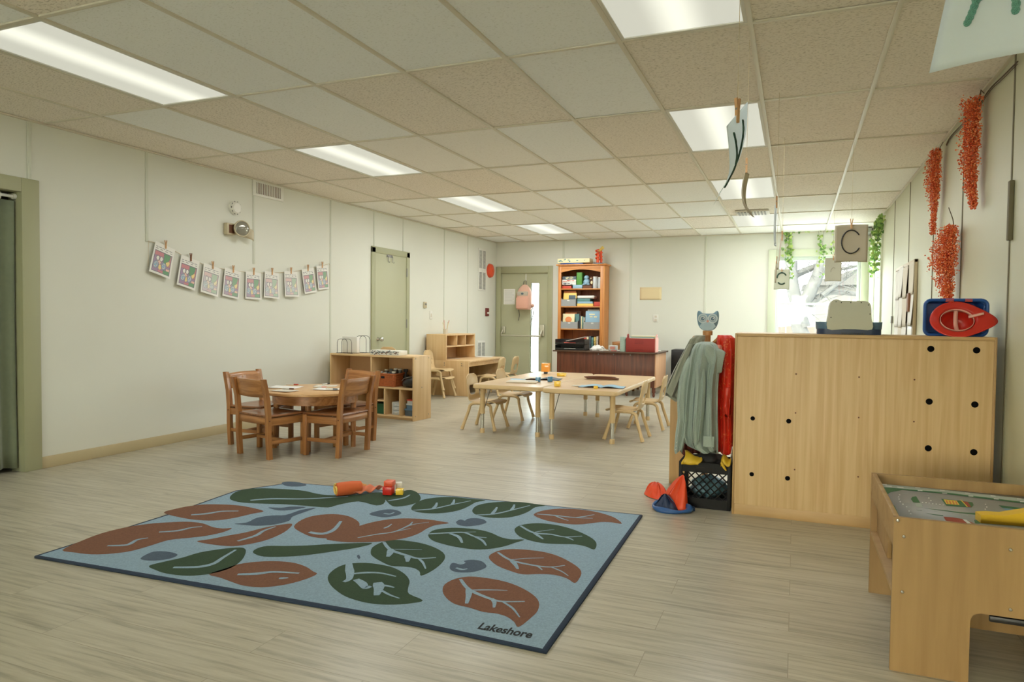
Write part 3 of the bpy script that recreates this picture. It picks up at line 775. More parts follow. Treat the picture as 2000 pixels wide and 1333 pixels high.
kc = make_kid_chair('tan plastic chair at the near left side of the joined tables', (-2.905, 6.47, 0), -PI/2, G)
def kcd(loc, rz, label): return dup(kc, loc, rz, label, G)
kcd((-2.91, 7.24, 0), -PI/2, 'tan plastic chair at the far left side of the joined tables')
kcd((-1.475, 6.51, 0), PI/2, 'tan plastic chair at the near right side of the joined tables')
kcd((-1.42, 7.27, 0), PI/2, 'tan plastic chair at the far right side beside the green jacket')
kcd((-4.66, 8.74, 0), -PI/2, 'tan plastic chair at the bottom of the stack of two by the writing desk')
kcd((-4.675, 8.74, .11), -PI/2, 'tan plastic chair on top of the stack of two by the writing desk')
kcd((-4.13, 9.34, 0), PI/2, 'tan plastic chair pushed under the writing desk, nearer of two')
kcd((-4.10, 9.80, 0), PI/2, 'tan plastic chair pushed under the writing desk, farther of two')
kcd((-4.46, 7.29, 0), math.radians(-10), 'tan plastic chair lowest in the stack hidden behind the shelf unit')
kcd((-4.46, 7.29, .11), math.radians(-10), 'tan plastic chair in the middle of the stack hidden behind the shelf unit')
kcd((-4.46, 7.29, .22), math.radians(-10), 'tan plastic chair behind the shelf unit, its back rim showing over the art box')

def make_kid_table(label, loc):
    t = thing('activity_table', label, 'table', loc, 0, 'pair of long low activity tables')
    W, L, H = .71, 1.88, .487
    b = MB(); pl = rrect(W, L, .05, 6)
    n = len(pl)
    prof = [(-.012, H-.044), (0, H-.036), (0, H-.01), (-.006, H)]
    rings = [[b.bm.verts.new((x*(1+o/(W/2)), y*(1+o/(L/2)), z)) for x, y in pl] for o, z in prof]
    for A, B in zip(rings, rings[1:]):
        for i in range(n): b.bm.faces.new((A[i], A[(i+1) % n], B[(i+1) % n], B[i])).material_index = 1
    b.bm.faces.new(list(reversed(rings[0]))).material_index = 1
    in_ = [b.bm.verts.new((x*.975, y*.99, H)) for x, y in pl]
    for i in range(n): b.bm.faces.new((rings[-1][i], rings[-1][(i+1) % n], in_[(i+1) % n], in_[i])).material_index = 1
    b.bm.faces.new(in_).material_index = 0
    b.build('tabletop', [KTOP, KTAN], t)
    for sx in (-1, 1):
        for sy in (-1, 1):
            x, y = sx*.29, sy*.815
            b = MB(); b.tube([(x, y, .19), (x, y, H-.04)], .0245, 14); lg = b.build('leg', KTAN, t)
            b = MB(); b.tube([(x, y, .03), (x, y, .2)], .019, 14); b.build('chrome_tube', CHROME, lg)
            b = MB(); b.lathe([(0, 0), (.0235, 0), (.0245, .03), (.021, .045), (0, .045)], c=(x, y, 0), n=14); b.build('foot', KTAN, lg)
            b = MB(); b.tube([(x-sx*.012, y, .2), (x-sx*.012, y-sy*.0, .21), (x-sx*.05, y-sy*.09, H-.04)], .004, 6); b.build('brace_wire', GREYP, lg)
    return t
ta = make_kid_table('left one of two long low tables joined in mid room', (-2.552, 7.04, 0))
dup(ta, (-1.812, 6.985, 0), 0, 'right one of two long low tables joined in mid room', 'pair of long low activity tables')

# things on the tables
ZT = .4885
def book_open(label, c, rz, w, d, m1, m2, z, name='open_book', cover=BRCOV):
    t = thing(name, label, 'book', (c[0], c[1], z), rz)
    for s, mm in ((-1, m1), (1, m2)):
        b = MB(); b.grid(lambda u, v: Vector((s*u*w/2, (v-.5)*d, .003+.016*math.sin(PI*min(1, u*1.25))*(1-u*.5))), 10, 4); b.build('page_block', mm, t, solid=.003)
    b = MB(); b.box(-w/2-.004, w/2+.004, -d/2-.004, d/2+.004, 0, .0015); b.build('cover', cover, t)
    return t
def block(label, c, z, s, mm, rz=0, h=None, group='translucent building blocks on the joined tables'):
    t = thing('building_block', label, 'toy block', (c[0], c[1], z), rz, group)
    h = h or s
    b = MB(); b.box(-s/2, s/2, -s/2, s/2, 0, h, bev=.003); b.build('block_body', mm, t)
    b = MB(); 
    for q in (-.25, .25): b.box(q*s-.0015, q*s+.0015, -s/2-.0012, s/2+.0012, .004, h-.004)
    b.build('ridge', mm, t)
    return t
p = at_z(1021, 747, ZT); b = MB(); b.box(-.15, .15, -.11, .11, 0, .014, bev=.003); o = b.build('closed_book', OFFP, loc=(p.x, p.y, ZT), rot=(0, 0, .2)); tag(o, 'flat cream book lying near the left edge of the joined tables', 'book')
book_open('open grey picture book on the left low table', at_z(1058, 741, ZT), .15, .4, .24, OFFP, SLATE, ZT)
sheet_on('paper_sheet', 'pale paper under the open grey book on the left table', 'paper', at_z(1012, 742.5, ZT), .16, .2, .4, ZT, SKYB)
book_open('open blue magazine at the near end of the right low table', at_z(1176, 756.5, ZT), .12, .42, .2, SKYB, SKYB, ZT)
sheet_on('paper_sheet', 'white paper left of the open blue magazine', 'paper', at_z(1136, 754.5, ZT), .18, .1, .1, ZT, OFFP)
block('blue translucent block left of the open grey book', at_z(1051, 746.5, ZT), ZT, .048, BLT, .2)
block('blue translucent block right of the open grey book', at_z(1074, 746, ZT), ZT+.002, .05, BLT, .4)
block('yellow translucent block at the seam edge of the right table', at_z(1089, 755, ZT), ZT, .055, YELT, .1, .05)
block('small yellow translucent block before the blue magazine', at_z(1163.5, 759.5, ZT), ZT, .04, YELT, .3, .026)
block('pale yellow flat block behind the open grey book', at_z(1097, 735, ZT), ZT, .09, YELT, .1, .035)
p = at_z(1066, 730.5, ZT)
t = thing('block_tower', 'orange translucent block tower at the far end of the left table', 'toy block', (p.x, p.y, ZT), .1)
b = MB(); b.box(-.02, .02, -.02, .02, 0, .025, bev=.002); b.build('base', SLATE, t)
b = MB(); b.box(-.045, .045, -.045, .045, .025, .125, bev=.004); b.build('block_body', ORT, t)
p = at_z(1176, 741, ZT)
t = thing('bead_necklace', 'dark brown beaded string heaped on the right low table', 'beads', (p.x, p.y, ZT), 0)
b = MB(); rr = random.Random(9)
for k in range(5): b.tube([(.17*math.cos(a)*(1+.08*math.sin(3*a+k)), .1*math.sin(a)*(1+.1*math.cos(2*a+k))-.01*k, .006+.004*k) for a in [2*PI*i/26 for i in range(26)]], .005, 6, closed=True)
b.build('strand', BRCOV, t)
# ------------------------------------------------------------------ writing desk with hutch at the left wall
D = thing('writing_desk', 'maple writing desk with cubby hutch at the left wall', 'desk', (0, 0, 0))
def pt(name, bx, m, parent, bev=.003):
    b = MB(); b.box(*bx, bev=bev); return b.build(name, m, parent)
X0, X1, Y0, Y1, ZD = -5.02, -4.33, 8.99, 10.3, .51
e = pt('end_panel', (X0, X1, Y0, Y0+.022, 0, ZD), MAPLE, D)
for xx, zz in ((-4.44, .47), (-4.44, .44), (-4.72, .47), (-4.72, .44)):
    b = MB(); b.cyl((xx, Y0, zz), (xx, Y0-.003, zz), .008, n=8); b.build('screw', GREYP, e)
pt('end_panel', (X0, X1, Y1-.022, Y1, 0, ZD), MAPLE, D)
pt('desk_top', (X0, X1+.01, Y0+.022, Y1-.022, ZD-.025, ZD), MAPLEX, D)
pt('rail', (X1-.03, X1-.008, Y0+.022, Y1-.022, ZD-.085, ZD-.025), MAPLEX, D)
pt('back_panel', (X0, X0+.015, Y0+.022, Y1-.022, .05, ZD-.025), MAHOG, D)
HX, HY1, HZ = -4.69, 9.97, .885
pt('hutch_side', (X0, HX, Y0, Y0+.02, ZD, HZ), MAPLE, D); pt('hutch_side', (X0, HX, HY1-.02, HY1, ZD, HZ), MAPLE, D)
pt('hutch_top', (X0, HX, Y0+.02, HY1-.02, HZ-.02, HZ), MAPLEX, D); pt('hutch_shelf', (X0, HX, Y0+.02, HY1-.02, .695, .713), MAPLEX, D)
pt('hutch_back', (X0, X0+.01, Y0+.02, HY1-.02, ZD, HZ-.02), MATS['maple_back'], D)
for yy in (9.34, 9.63): pt('cubby_divider', (X0+.01, HX-.004, yy, yy+.016, .713, HZ-.02), MAPLE, D)
b = MB(); b.box(-5.004, -4.999, 9.12, 9.5, ZD+.002, ZD+.165); o = b.build('white_board_sheet', PAPER); tag(o, 'white sheet standing inside the desk hutch below the cubbies', 'paper')
sheet_on('paper_sheet', 'white paper lying on the far end of the writing desk', 'paper', (-4.6, 10.1), .28, .2, .3, ZD+.001)
sheet_on('paper_sheet', 'paper lying on the writing desk beneath the hutch', 'paper', (-4.85, 9.5), .24, .16, -.2, ZD+.001, OFFP)
p = at_x(870, 655, -4.84)
t = thing('brush_cup', 'small cup of pale paint brushes on top of the desk hutch', 'brush cup', (-4.84, 9.25, HZ))
b = MB(); b.lathe([(0, 0), (.032, 0), (.036, .075), (.032, .075), (.03, .006), (0, .006)], n=16); b.build('cup', OFFP, t)
rr = random.Random(2)
for k in range(8):
    a = rr.uniform(0, 6.28); r = rr.uniform(.3, 1); b = MB()
    q = Vector((math.cos(a)*.05*r, math.sin(a)*.05*r, rr.uniform(.13, .2)))
    b.tube([(q.x*.3, q.y*.3, .008), q, q+Vector((q.x*.2, q.y*.2, .03))], [.003, .0035, .006], 6); b.build('brush', [CREAM, OFFP, PINKW][k % 3], t)
# ------------------------------------------------------------------ pine bookcase at the back wall
BX0, BX1, BY0, BY1, BZ = -3.76, -2.95, 11.29, 11.595, 2.03
B = thing('bookcase', 'tall honey pine bookcase with arched top rail beside the exit door', 'bookcase', (0, 0, 0))
def pb(name, bx, m, bev=.003, parent=None):
    b = MB(); b.box(*bx, bev=bev); return b.build(name, m, parent or B)
pb('side_panel', (BX0, BX0+.022, BY0+.012, BY1, 0, BZ), PINE); pb('side_panel', (BX1-.022, BX1, BY0+.012, BY1, 0, BZ), PINE)
pb('front_stile', (BX0, BX0+.052, BY0-.006, BY0+.012, 0, BZ), PINE); pb('front_stile', (BX1-.075, BX1, BY0-.006, BY0+.012, 0, BZ), PINE)
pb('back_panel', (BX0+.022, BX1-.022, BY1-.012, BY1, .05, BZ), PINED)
pb('cornice', (BX0-.03, BX1+.03, BY0-.035, BY1, BZ, BZ+.022), PINE)
SHZ = [1.645, 1.345, .965, .62, .3]
PINEX = wood('honey_pine_shelf', (214, 150, 84), (190, 120, 58), 'x', 30, .06, .4)
for z in SHZ: pb('shelf', (BX0+.022, BX1-.022, BY0+.012, BY1-.012, z-.02, z), PINEX)
pb('plinth', (BX0+.052, BX1-.075, BY0-.004, BY0+.012, 0, .08), PINEX)
b = MB(); xa, xb = BX0+.052, BX1-.075; nseg = 16
top = [(xa+(xb-xa)*i/nseg, BZ-.115+.05*math.sin(PI*i/nseg)) for i in range(nseg+1)]
poly = [(xa, BZ), (xb, BZ)] + list(reversed(top))
b.prism(poly, 0, .018, M=TR(0, BY0+.012, 0) @ Matrix.Rotation(PI/2, 4, 'X')); b.build('arched_rail', PINEX, B)
# helper: front elevation of the bookcase measured on its shelves
def bx_(u): return BX0+.05+(u-1096)*(.69/75)
def bbox(name, label, cat, u0, u1, z0, z1, mt, y0=11.34, dep=.2, group=None, bev=.003, rz=0):
    b = MB(); x0, x1 = bx_(u0), bx_(u1); w = x1-x0
    b.box(-w/2, w/2, 0, dep, 0, z1-z0, bev=bev)
    o = b.build(name, mt, loc=((x0+x1)/2, y0, z0+.0012), rot=(0, 0, rz)); return tag(o, label, cat, group)
def stripe_box(name, label, cat, u0, u1, z0, z1, m1, m2, seed, group=None, y0=11.34):
    x0, x1 = bx_(u0), bx_(u1); w = x1-x0; h = z1-z0
    t = thing(name, label, cat, ((x0+x1)/2, y0, z0+.0012), 0, group)
    b = MB(); b.box(-w/2, w/2, 0, .22, 0, h, bev=.002); b.build('box_body', m1, t)
    b = MB(); rr = random.Random(seed)
    for k in range(9):
        a = rr.uniform(-w/2+.01, w/2-.05); c = rr.uniform(.15, .7)*h; b.box(a, a+rr.uniform(.02, .045), -.0015, .0005, c, c+h*rr.uniform(.12, .28))
    b.build('printed_lid_art', m2, t); return t
g = 'game boxes on the top shelf of the bookcase'
z = SHZ[0]
bbox('game_box', 'red game box at the lower left of the top bookcase shelf', 'box', 1096.5, 1114, z, z+.045, RCOV, group=g)
bbox('game_box', 'pale blue flat box beside the red one on the top bookcase shelf', 'box', 1117, 1135, z, z+.06, SKYB, group=g)
bbox('game_box', 'brown flat box under the plush toys on the top bookcase shelf', 'box', 1136.5, 1153, z, z+.05, BRCOV, group=g)
stripe_box('game_box', 'white game box with black print above the red box', 'box', 1096.5, 1123, z+.062, z+.105, WHITE, SLATE, 1, g)
stripe_box('game_box', 'white game box with red print, middle of the left box stack', 'box', 1096.5, 1123, z+.107, z+.15, WHITE, RCOV, 2, g)
stripe_box('game_box', 'black patterned box topmost in the left box stack', 'box', 1097, 1123, z+.152, z+.205, SLATE, CREAM, 3, g)
bbox('green_folder_box', 'bright green upright box on the top bookcase shelf', 'box', 1124, 1134, z+.062, z+.27, GRB)
t = thing('plush_toy', 'pale blue plush toy heaped beside the green box', 'plush toy', (bx_(1141), 11.42, z+.05))
b = MB(); b.ball((0, 0, .06), (.06, .06, .06), 14); b.ball((.0, -.01, .135), (.045, .045, .04), 14); b.ball((-.04, -.03, .02), (.03, .04, .02), 10); b.ball((.04, -.03, .02), (.03, .04, .02), 10); b.build('body', SKYB, t)
t = thing('plush_toy', 'small brown and white plush toy right of the blue plush', 'plush toy', (bx_(1152), 11.40, z+.05))
b = MB(); b.ball((0, 0, .05), (.04, .04, .05), 12); b.ball((-.01, -.01, .12), (.034, .034, .034), 12); b.build('body', BRCOV, t)
b = MB(); b.ball((-.01, -.045, .115), (.014, .01, .012), 8); b.ball((0, -.035, .05), (.02, .012, .03), 8); b.build('muzzle', CREAM, t)
for u, h, r, lb in ((1158, .2, .042, 'tall cloudy jar on the right of the top bookcase shelf'), (1167, .19, .035, 'cloudy jar in the right corner of the top bookcase shelf')):
    t = thing('storage_jar', lb, 'jar', (bx_(u), 11.40, z+.0012), 0, 'cloudy jars on the bookcase')
    b = MB(); b.lathe([(0, 0), (r, 0), (r*1.04, .02), (r*1.04, h*.85), (r*.9, h*.9), (0, h*.9)], n=16); b.build('jar_body', CLEARP, t)
    b = MB(); b.lathe([(0, h*.9), (r*.98, h*.9), (r*.98, h), (0, h)], n=16); b.build('lid', WHITE, t)
def felt_bin(label, u0, u1, z, h=.12):
    x0, x1 = bx_(u0), bx_(u1); w = x1-x0
    t = thing('felt_bin', label, 'bin', ((x0+x1)/2, 11.305, z+.0012), 0, 'grey felt bins in the bookcase')
    b = MB(); th = .006
    b.box(-w/2, w/2, 0, th, 0, h*.95); b.box(-w/2, w/2, .22, .226, 0, h*1.4); b.box(-w/2, -w/2+th, th, .22, 0, h*1.1); b.box(w/2-th, w/2, th, .22, 0, h*1.1); b.box(-w/2+th, w/2-th, th, .22, 0, th); b.build('bin_body', GREYF, t)
    b = MB(); b.box(-.02, .02, -.003, 0, h*.72, h*.86, bev=.001); b.build('label_tab', WHITE, t)
    return t
gb = 'books and magazines standing in the bookcase'
def bk(label, u0, u1, z0, z1, mt, y0, name='book', lean=0, dep=.014):
    x0, x1 = bx_(u0), bx_(u1); w = x1-x0
    t = thing(name, label, 'book', ((x0+x1)/2, y0, z0+.004), group=gb, rot=(-.12, 0, lean))
    b = MB(); b.box(-w/2, w/2, 0, dep, 0, z1-z0, bev=.002); b.build('cover', mt, t)
    return t
z = SHZ[1]
felt_bin('grey felt bin at the left of the second bookcase shelf', 1096, 1124, z)
k = bk('yellow book standing in the left bin on the second shelf', 1099, 1124, z+.02, z+.225, YCOV, 11.33)
b = MB(); w = .15; b.box(-.02, .1, -.002, 0, .095, .165); b.build('title_panel', SLATE, k)
bk('orange book behind the yellow one on the second shelf', 1098, 1122, z+.02, z+.25, ORCOV, 11.36); bk('pink book behind the orange one on the second shelf', 1097, 1120, z+.02, z+.265, PINK, 11.39)
bk('dark book at the back of the left bin on the second shelf', 1104, 1128, z+.02, z+.27, BRCOV, 11.44)
bbox('book', 'yellow book lying at the bottom of the second shelf stack', 'book', 1125.5, 1156, z, z+.045, YCOV, group=gb); bbox('book', 'pale blue book above the lying yellow book', 'book', 1126, 1155, z+.046, z+.08, SKYB, group=gb)
bbox('book', 'teal book lying third in the second shelf stack', 'book', 1126, 1150, z+.081, z+.13, TEAL, group=gb)
t = thing('folded_cloth', 'folded white cloth lying on top of the second shelf stack', 'cloth', (bx_(1142), 11.43, z+.131)); b = MB(); b.box(-.15, .15, -.1, .1, 0, .05, bev=.02, seg=3); b.build('fold', PAPER, t)
bbox('small_box', 'dark red small box at the right end of the second shelf', 'box', 1157.5, 1170, z, z+.075, RCOV)
z = SHZ[2]
felt_bin('grey felt bin at the left of the third bookcase shelf', 1096, 1128, z); felt_bin('grey felt bin at the right of the third bookcase shelf', 1140, 1172, z)
k = bk('pale yellow picture book in the left bin on the third shelf', 1098, 1121, z+.05, z+.25, CREAM, 11.33, lean=-.05)
b = MB(); b.ball((0, -.003, .1), (.06, .003, .05), 12); b.build('round_picture', ORCOV, k)
bk('green picture book behind the pale yellow one', 1108, 1128, z+.03, z+.25, TEAL, 11.38); bk('brown book at the back of the left bin on the third shelf', 1104, 1130, z+.03, z+.3, BRCOV, 11.42); bk('orange book in the left bin of the third shelf', 1100, 1122, z+.03, z+.275, ORCOV, 11.40)
for q, (u, mt, lb) in enumerate(((1131, SLATE, 'slate spine'), (1133.5, CREAM, 'cream spine'), (1136, TEAL, 'teal spine'), (1138.3, OFFP, 'off white spine'))):
    bbox('book', 'thin upright book with %s between the bins on the third shelf' % lb, 'book', u, u+2, z, z+.22-.01*q, mt, group=gb)
k = bk('pale blue picture book in the right bin on the third shelf', 1142, 1169, z+.09, z+.3, SKYB, 11.33)
b = MB()
for zz, aa, c in ((.14, -.06, .1), (.14, .0, .06), (.1, -.05, .08), (.1, .02, .09)): b.box(aa, aa+c*.6, -.002, 0, zz, zz+.022)
b.build('title_print', CREAM, k)
bk('white book behind the blue one in the right bin', 1144, 1166, z+.06, z+.325, PAPER, 11.37); bk('teal book behind the white one in the right bin', 1150, 1171, z+.06, z+.315, TEAL, 11.41)
for q, mt in enumerate((RCOV, CREAM, SLATE, TEAL, YCOV, OFFP)):
    bbox('book', ['red', 'cream', 'slate', 'teal', 'yellow', 'off white'][q]+' upright book on the lower shelf behind the desk', 'book', 1140+q*4.6, 1143.5+q*4.6, SHZ[3], SHZ[3]+.2+.01*(q % 3), mt, group=gb)
# on top
z = BZ+.0225
stripe_box('puzzle_box', 'colourful flat box stacked on top of the bookcase', 'box', 1089, 1150, z+.022, z+.095, CREAM, TEAL, 8, y0=11.28)
b = MB(); b.box(-.2, .2, 0, .2, 0, .02, bev=.003); tag(b.build('blue_board', BLUE, loc=(bx_(1116), 11.29, z)), 'thin blue board under the colourful box on the bookcase', 'board')
t = thing('marble_tower', 'orange toy tower with yellow chute on top of the bookcase', 'toy', (bx_(1164), 11.40, z))
b = MB(); b.lathe([(0, 0), (.085, 0), (.085, .02), (0, .024)], n=20); b.build('base', BLUEG, t)
b = MB()
for a in range(3): b.tube([(.04*math.cos(a*2.1+.4), .04*math.sin(a*2.1+.4), .02), (.03*math.cos(a*2.1+.4), .03*math.sin(a*2.1+.4), .24-.03*a)], .02, 10)
for zz in (.07, .13, .19): b.tube([(.055*math.cos(x), .055*math.sin(x), zz+.01*x) for x in [i*.45 for i in range(12)]], .011, 8)
b.build('spiral_track', mat('bright_orange_plastic', (230, 84, 34), .4), t)
b = MB(); b.tube([(.0, 0, .22), (.05, -.02, .26), (.075, -.03, .275)], [.02, .024, .03], 10); b.build('chute', YCOV, t)

# ------------------------------------------------------------------ teacher desk
K = thing('teacher_desk', 'dark mahogany desk with pale side panel before the bookcase', 'desk', (0, 0, 0))
QX0, QX1, QY0, QY1, QZ = -3.37, -1.86, 10.1, 10.92, .655
def pk(name, bx, m, bev=.003, parent=None):
    b = MB(); b.box(*bx, bev=bev); return b.build(name, m, parent or K)
pk('desk_top', (QX0-.05, QX1+.03, QY0-.06, QY1+.03, QZ-.022, QZ), DTOP, .004)
fp = pk('front_panel', (QX0, QX1-.02, QY0, QY0+.02, .14, QZ-.022), MAHOG)
for x in (-2.72, -2.49, -2.24):
    b = MB(); b.lathe([(0, 0), (.012, 0), (.009, .004), (0, .005)], n=12, M=TR(x, QY0, .61) @ Matrix.Rotation(PI/2, 4, 'X')); b.build('screw_cap', GREYP, fp)
pk('side_panel', (QX1-.02, QX1, QY0, QY1, .14, QZ-.022), MAHOGL); pk('side_panel', (QX0, QX0+.02, QY0+.02, QY1, .14, QZ-.022), MAHOG)
for x, y in ((QX0+.04, QY0+.035), (QX1-.035, QY0+.035), (QX0+.04, QY1-.035), (QX1-.035, QY1-.035), (-2.88, QY0+.06), (-2.3, QY0+.06)):
    b = MB(); b.lathe([(0, 0), (.012, 0), (.022, .03), (.016, .055), (.027, .075), (.027, .142), (0, .142)], c=(x, y, 0), n=14); b.build('leg', MAHOG, K)
def dk(u, v, y): p = at_y(u, v, y); return p.x
zq = QZ+.0012
# letter trays
x0, x1 = dk(1089, 680, 10.2), dk(1146, 680, 10.2)
t = thing('letter_tray', 'black two tier letter tray on the left end of the dark desk', 'letter tray', ((x0+x1)/2, 10.2, zq)); w = (x1-x0)
for k in range(2):
    b = MB(); z = k*.085; b.box(-w/2, w/2, -.12, .14, z, z+.006); b.box(-w/2, -w/2+.006, -.12, .14, z, z+.08); b.box(w/2-.006, w/2, -.12, .14, z, z+.08); b.box(-w/2, w/2, .134, .14, z, z+.08)
    b.box(-w/2, -w*.2, -.12, -.114, z, z+.034); b.box(w*.2, w/2, -.12, -.114, z, z+.034); b.box(-w*.2, w*.2, -.12, -.114, z, z+.022)
    b.build('tray', BLACK, t)
g = 'papers lying in the letter tray'
for k, (z, mt, lb) in enumerate(((.012, PAPER, 'white papers in the lower black letter tray'), (.096, RCOV, 'red folder in the upper black letter tray'))):
    b = MB(); b.box(-w*.42, w*.3, -.1, .1, 0, .016, bev=.002); tag(b.build('folder', mt, loc=((x0+x1)/2, 10.2, zq+z)), lb, 'folder', g)
b = MB(); b.box(-w*.2, w*.45, -.1, .1, 0, .006, M=Matrix.Rotation(-.22, 4, 'Y')); tag(b.build('folder', PAPER, loc=((x0+x1)/2+.02, 10.2, zq+.155)), 'white folder sticking up out of the upper letter tray', 'folder', g)
# wire stand, crumpled bag, clear box, scissors
t = thing('wire_stand', 'black wire desk stand behind the crumpled paper', 'wire stand', (dk(1158, 672, 10.45), 10.45, zq))
b = MB(); 
for a in (-.05, .03): b.tube([(a, -.04, .002), (a, -.04, .13), (a+.02, -.04, .14), (a+.06, -.04, .14), (a+.08, -.04, .13), (a+.08, -.04, .002)], .003, 6)
for cx in (.0, .05): b.tube([(cx+.025*math.cos(i*.6), -.045, .07+.025*math.sin(i*.6)) for i in range(10)], .003, 6, closed=True)
b.tube([(-.06, -.04, .003), (.12, -.04, .003)], .003, 6); b.build('wire_frame', BLACKM, t)
b = MB(); rr = random.Random(4); px_ = [rr.uniform(.75, 1.2) for _ in range(200)]
def crum(uu, vv):
    a = 2*PI*uu; ph = PI*vv*.5; i = (int(uu*16) % 16)*7+int(vv*6)
    r = px_[i]*math.cos(ph)**.6
    return Vector((.12*math.cos(a)*r, .09*math.sin(a)*r, .075*math.sin(ph)*px_[(i*3+5) % 190]))
b.grid(crum, 16, 6, wrapu=True); tag(b.build('crumpled_bag', PAPER, loc=(dk(1168, 680, 10.25), 10.25, zq), smooth=5), 'crumpled white paper bag in the middle of the dark desk', 'paper bag')
t = thing('clear_box', 'small clear box holding something pink on the dark desk', 'box', (dk(1194, 677, 10.32)+.03, 10.32, zq))
b = MB(); b.box(-.06, .06, -.05, .05, 0, .08, bev=.006); b.build('box_body', CLEARP, t); b = MB(); b.box(-.038, .038, -.0515, -.049, .02, .066); b.build('label_patch', PINK, t)
t = thing('scissors', 'dark red handled scissors lying at the front of the dark desk', 'scissors', (dk(1203, 683, 10.12), 10.12, zq+.008), .2)
b = MB()
for s in (-1, 1): b.tube([(-.03+s*.02+.018*math.cos(i*.63), .018*math.sin(i*.63), 0) for i in range(10)], .006, 6, closed=True)
b.build('finger_loop', RCOV, t); b = MB(); b.box(.0, .12, -.004, .004, -.003, .001); b.build('blade', GREYP, t)
sheet_on('paper_sheet', 'white papers spread flat behind the scissors on the dark desk', 'paper', (dk(1190, 683, 10.2)+.05, 10.42), .5, .25, .1, zq)
sheet_on('paper_sheet', 'white paper at the right rear corner of the dark desk', 'paper', (-1.98, 10.6), .2, .25, .2, zq)
# red file box
x0, x1 = dk(1224, 686, 10.1), dk(1279, 686, 10.1); w = x1-x0
t = thing('file_box', 'red file box with pale pink ends standing on the dark desk', 'file box', ((x0+x1)/2, 10.10, zq))
b = MB(); b.box(-w/2, w/2, 0, .01, 0, .2, bev=.002); b.box(-w/2, w/2, .2, .21, 0, .2, bev=.002); b.box(-w/2+.012, w/2-.012, .01, .2, 0, .01); b.build('box_body', REDBOX, t)
b = MB(); rr = random.Random(6)
for zz in (.03, .12, .14, .16): b.box(-w*.22, w*.1, -.001, .0005, zz, zz+.006)
b.build('faded_print', mat('faded_dark_red_print', (120, 34, 30), .6), t)
for s in (-1, 1):
    b = MB(); xx = s*(w/2+.006); pl = [(-.0, 0), (.21, 0), (.21, .2), (.15, .215), (.14, .25), (.105, .262), (.07, .25), (.06, .215), (0, .2)]
    b.prism(pl, -.006, .006, M=Matrix(((0, 0, 1, xx), (1, 0, 0, 0), (0, 1, 0, 0), (0, 0, 0, 1)))); en = b.build('end_board', PINKW if s > 0 else REDBOX, t)
    b = MB(); b.ball((xx, .105, .225), (.0075, .022, .014), 12); b.build('grip_hole', DARK, en)
for k, (mt, lb) in enumerate(((OFFP, 'off white folder at the front of the red file box'), (TEAL, 'green folder in the middle of the red file box'), (CREAM, 'cream folder at the back of the red file box'), (PAPER, 'white folder behind the cream one in the red file box'))):
    b = MB(); b.box(-w*.43, w*.43, -.004, .004, 0, .2+.012*k, bev=.001); tag(b.build('folder', mt, loc=((x0+x1)/2+.005*k, 10.10+.04+.04*k, zq+.011)), lb, 'folder', 'folders in the red file box')
b = MB(); b.tube([(0, 0, 0), (0, 0, .22)], .045, 16)
for k in range(9): b.tube([(.0463*math.cos(a*PI/8), .0463*math.sin(a*PI/8), .012+.024*k) for a in range(16)], .003, 5, closed=True)
tag(b.build('cup_stack', mat('pale_green_cup', (170, 190, 178), .5), loc=(x0-.065, 10.14, zq)), 'stack of pale cups left of the red file box', 'cups')
# chair behind the desk and black cabinet
t = thing('desk_chair', 'wooden chair behind the dark desk, only its curved back showing', 'chair', (-2.55, 11.15, 0))
b = MB(); b.grid(lambda u, v: Vector(((u-.5)*.46, .05-.04*math.cos((u-.5)*PI), .6+.16*v+.02*math.cos((u-.5)*PI))), 14, 4); b.build('backrest', OAKX, t, solid=.02)
b = MB(); b.box(-.21, .21, -.28, .05, .4, .425, bev=.008); b.build('seat', SEATW, t)
for sx in (-1, 1):
    b = MB(); b.box(sx*.2-.018, sx*.2+.018, .03, .066, 0, .7, bev=.004); b.build('leg', OAK, t)
    b = MB(); b.box(sx*.19-.018, sx*.19+.018, -.27, -.235, 0, .4, bev=.004); b.build('leg', OAK, t)
t = thing('black_cabinet', 'low black cabinet against the back wall right of the desk', 'cabinet', (-1.55, 11.36, 0))
b = MB(); b.box(-.27, .27, -.2, .2, 0, .66, bev=.004); b.build('body', BLACK, t)
for k in range(2):
    b = MB(); b.box(-.25, .25, -.212, -.2, .03+.31*k, .32+.31*k, bev=.003); dr = b.build('drawer', BLACK, t)
    b = MB(); b.box(-.05, .05, -.225, -.212, .2+.31*k, .21+.31*k); b.build('handle', GREYP, dr)

# ------------------------------------------------------------------ things on the back door and walls
yd = YB+.03
p = at_y(1005, 580, yd)
t = thing('backpack', 'pale pink backpack hanging on the sage exit door', 'backpack', (at_y(1027, 580, yd).x, yd-.004, 0))
zt_, zb_ = at_y(1020, 557, yd).z, at_y(1020, 605, yd).z
hh = zt_-zb_
b = MB()
def bpk(uu, vv):
    a = 2*PI*uu; k = vv
    w = .135*(1 if k < .55 else (1-((k-.55)/.45)**2.4*.75)); w *= (1 if k > .06 else .9+k*1.6)
    d = .085*(1 if k < .6 else 1-(k-.6)*1.3); s = lambda x, e: math.copysign(abs(x)**e, x)
    return Vector((w*s(math.cos(a), .6), -d+d*s(math.sin(a), .7)*.98, zb_+hh*k))
b.grid(bpk, 28, 18, wrapu=True); b.prism([(bpk(i/28, 0).x, bpk(i/28, 0).y) for i in range(28)], zb_-.002, zb_+.001); b.prism([(bpk(i/28, 1).x, bpk(i/28, 1).y) for i in range(28)], zt_-.001, zt_+.002)
b.build('bag_body', PINKC, t, smooth=60)
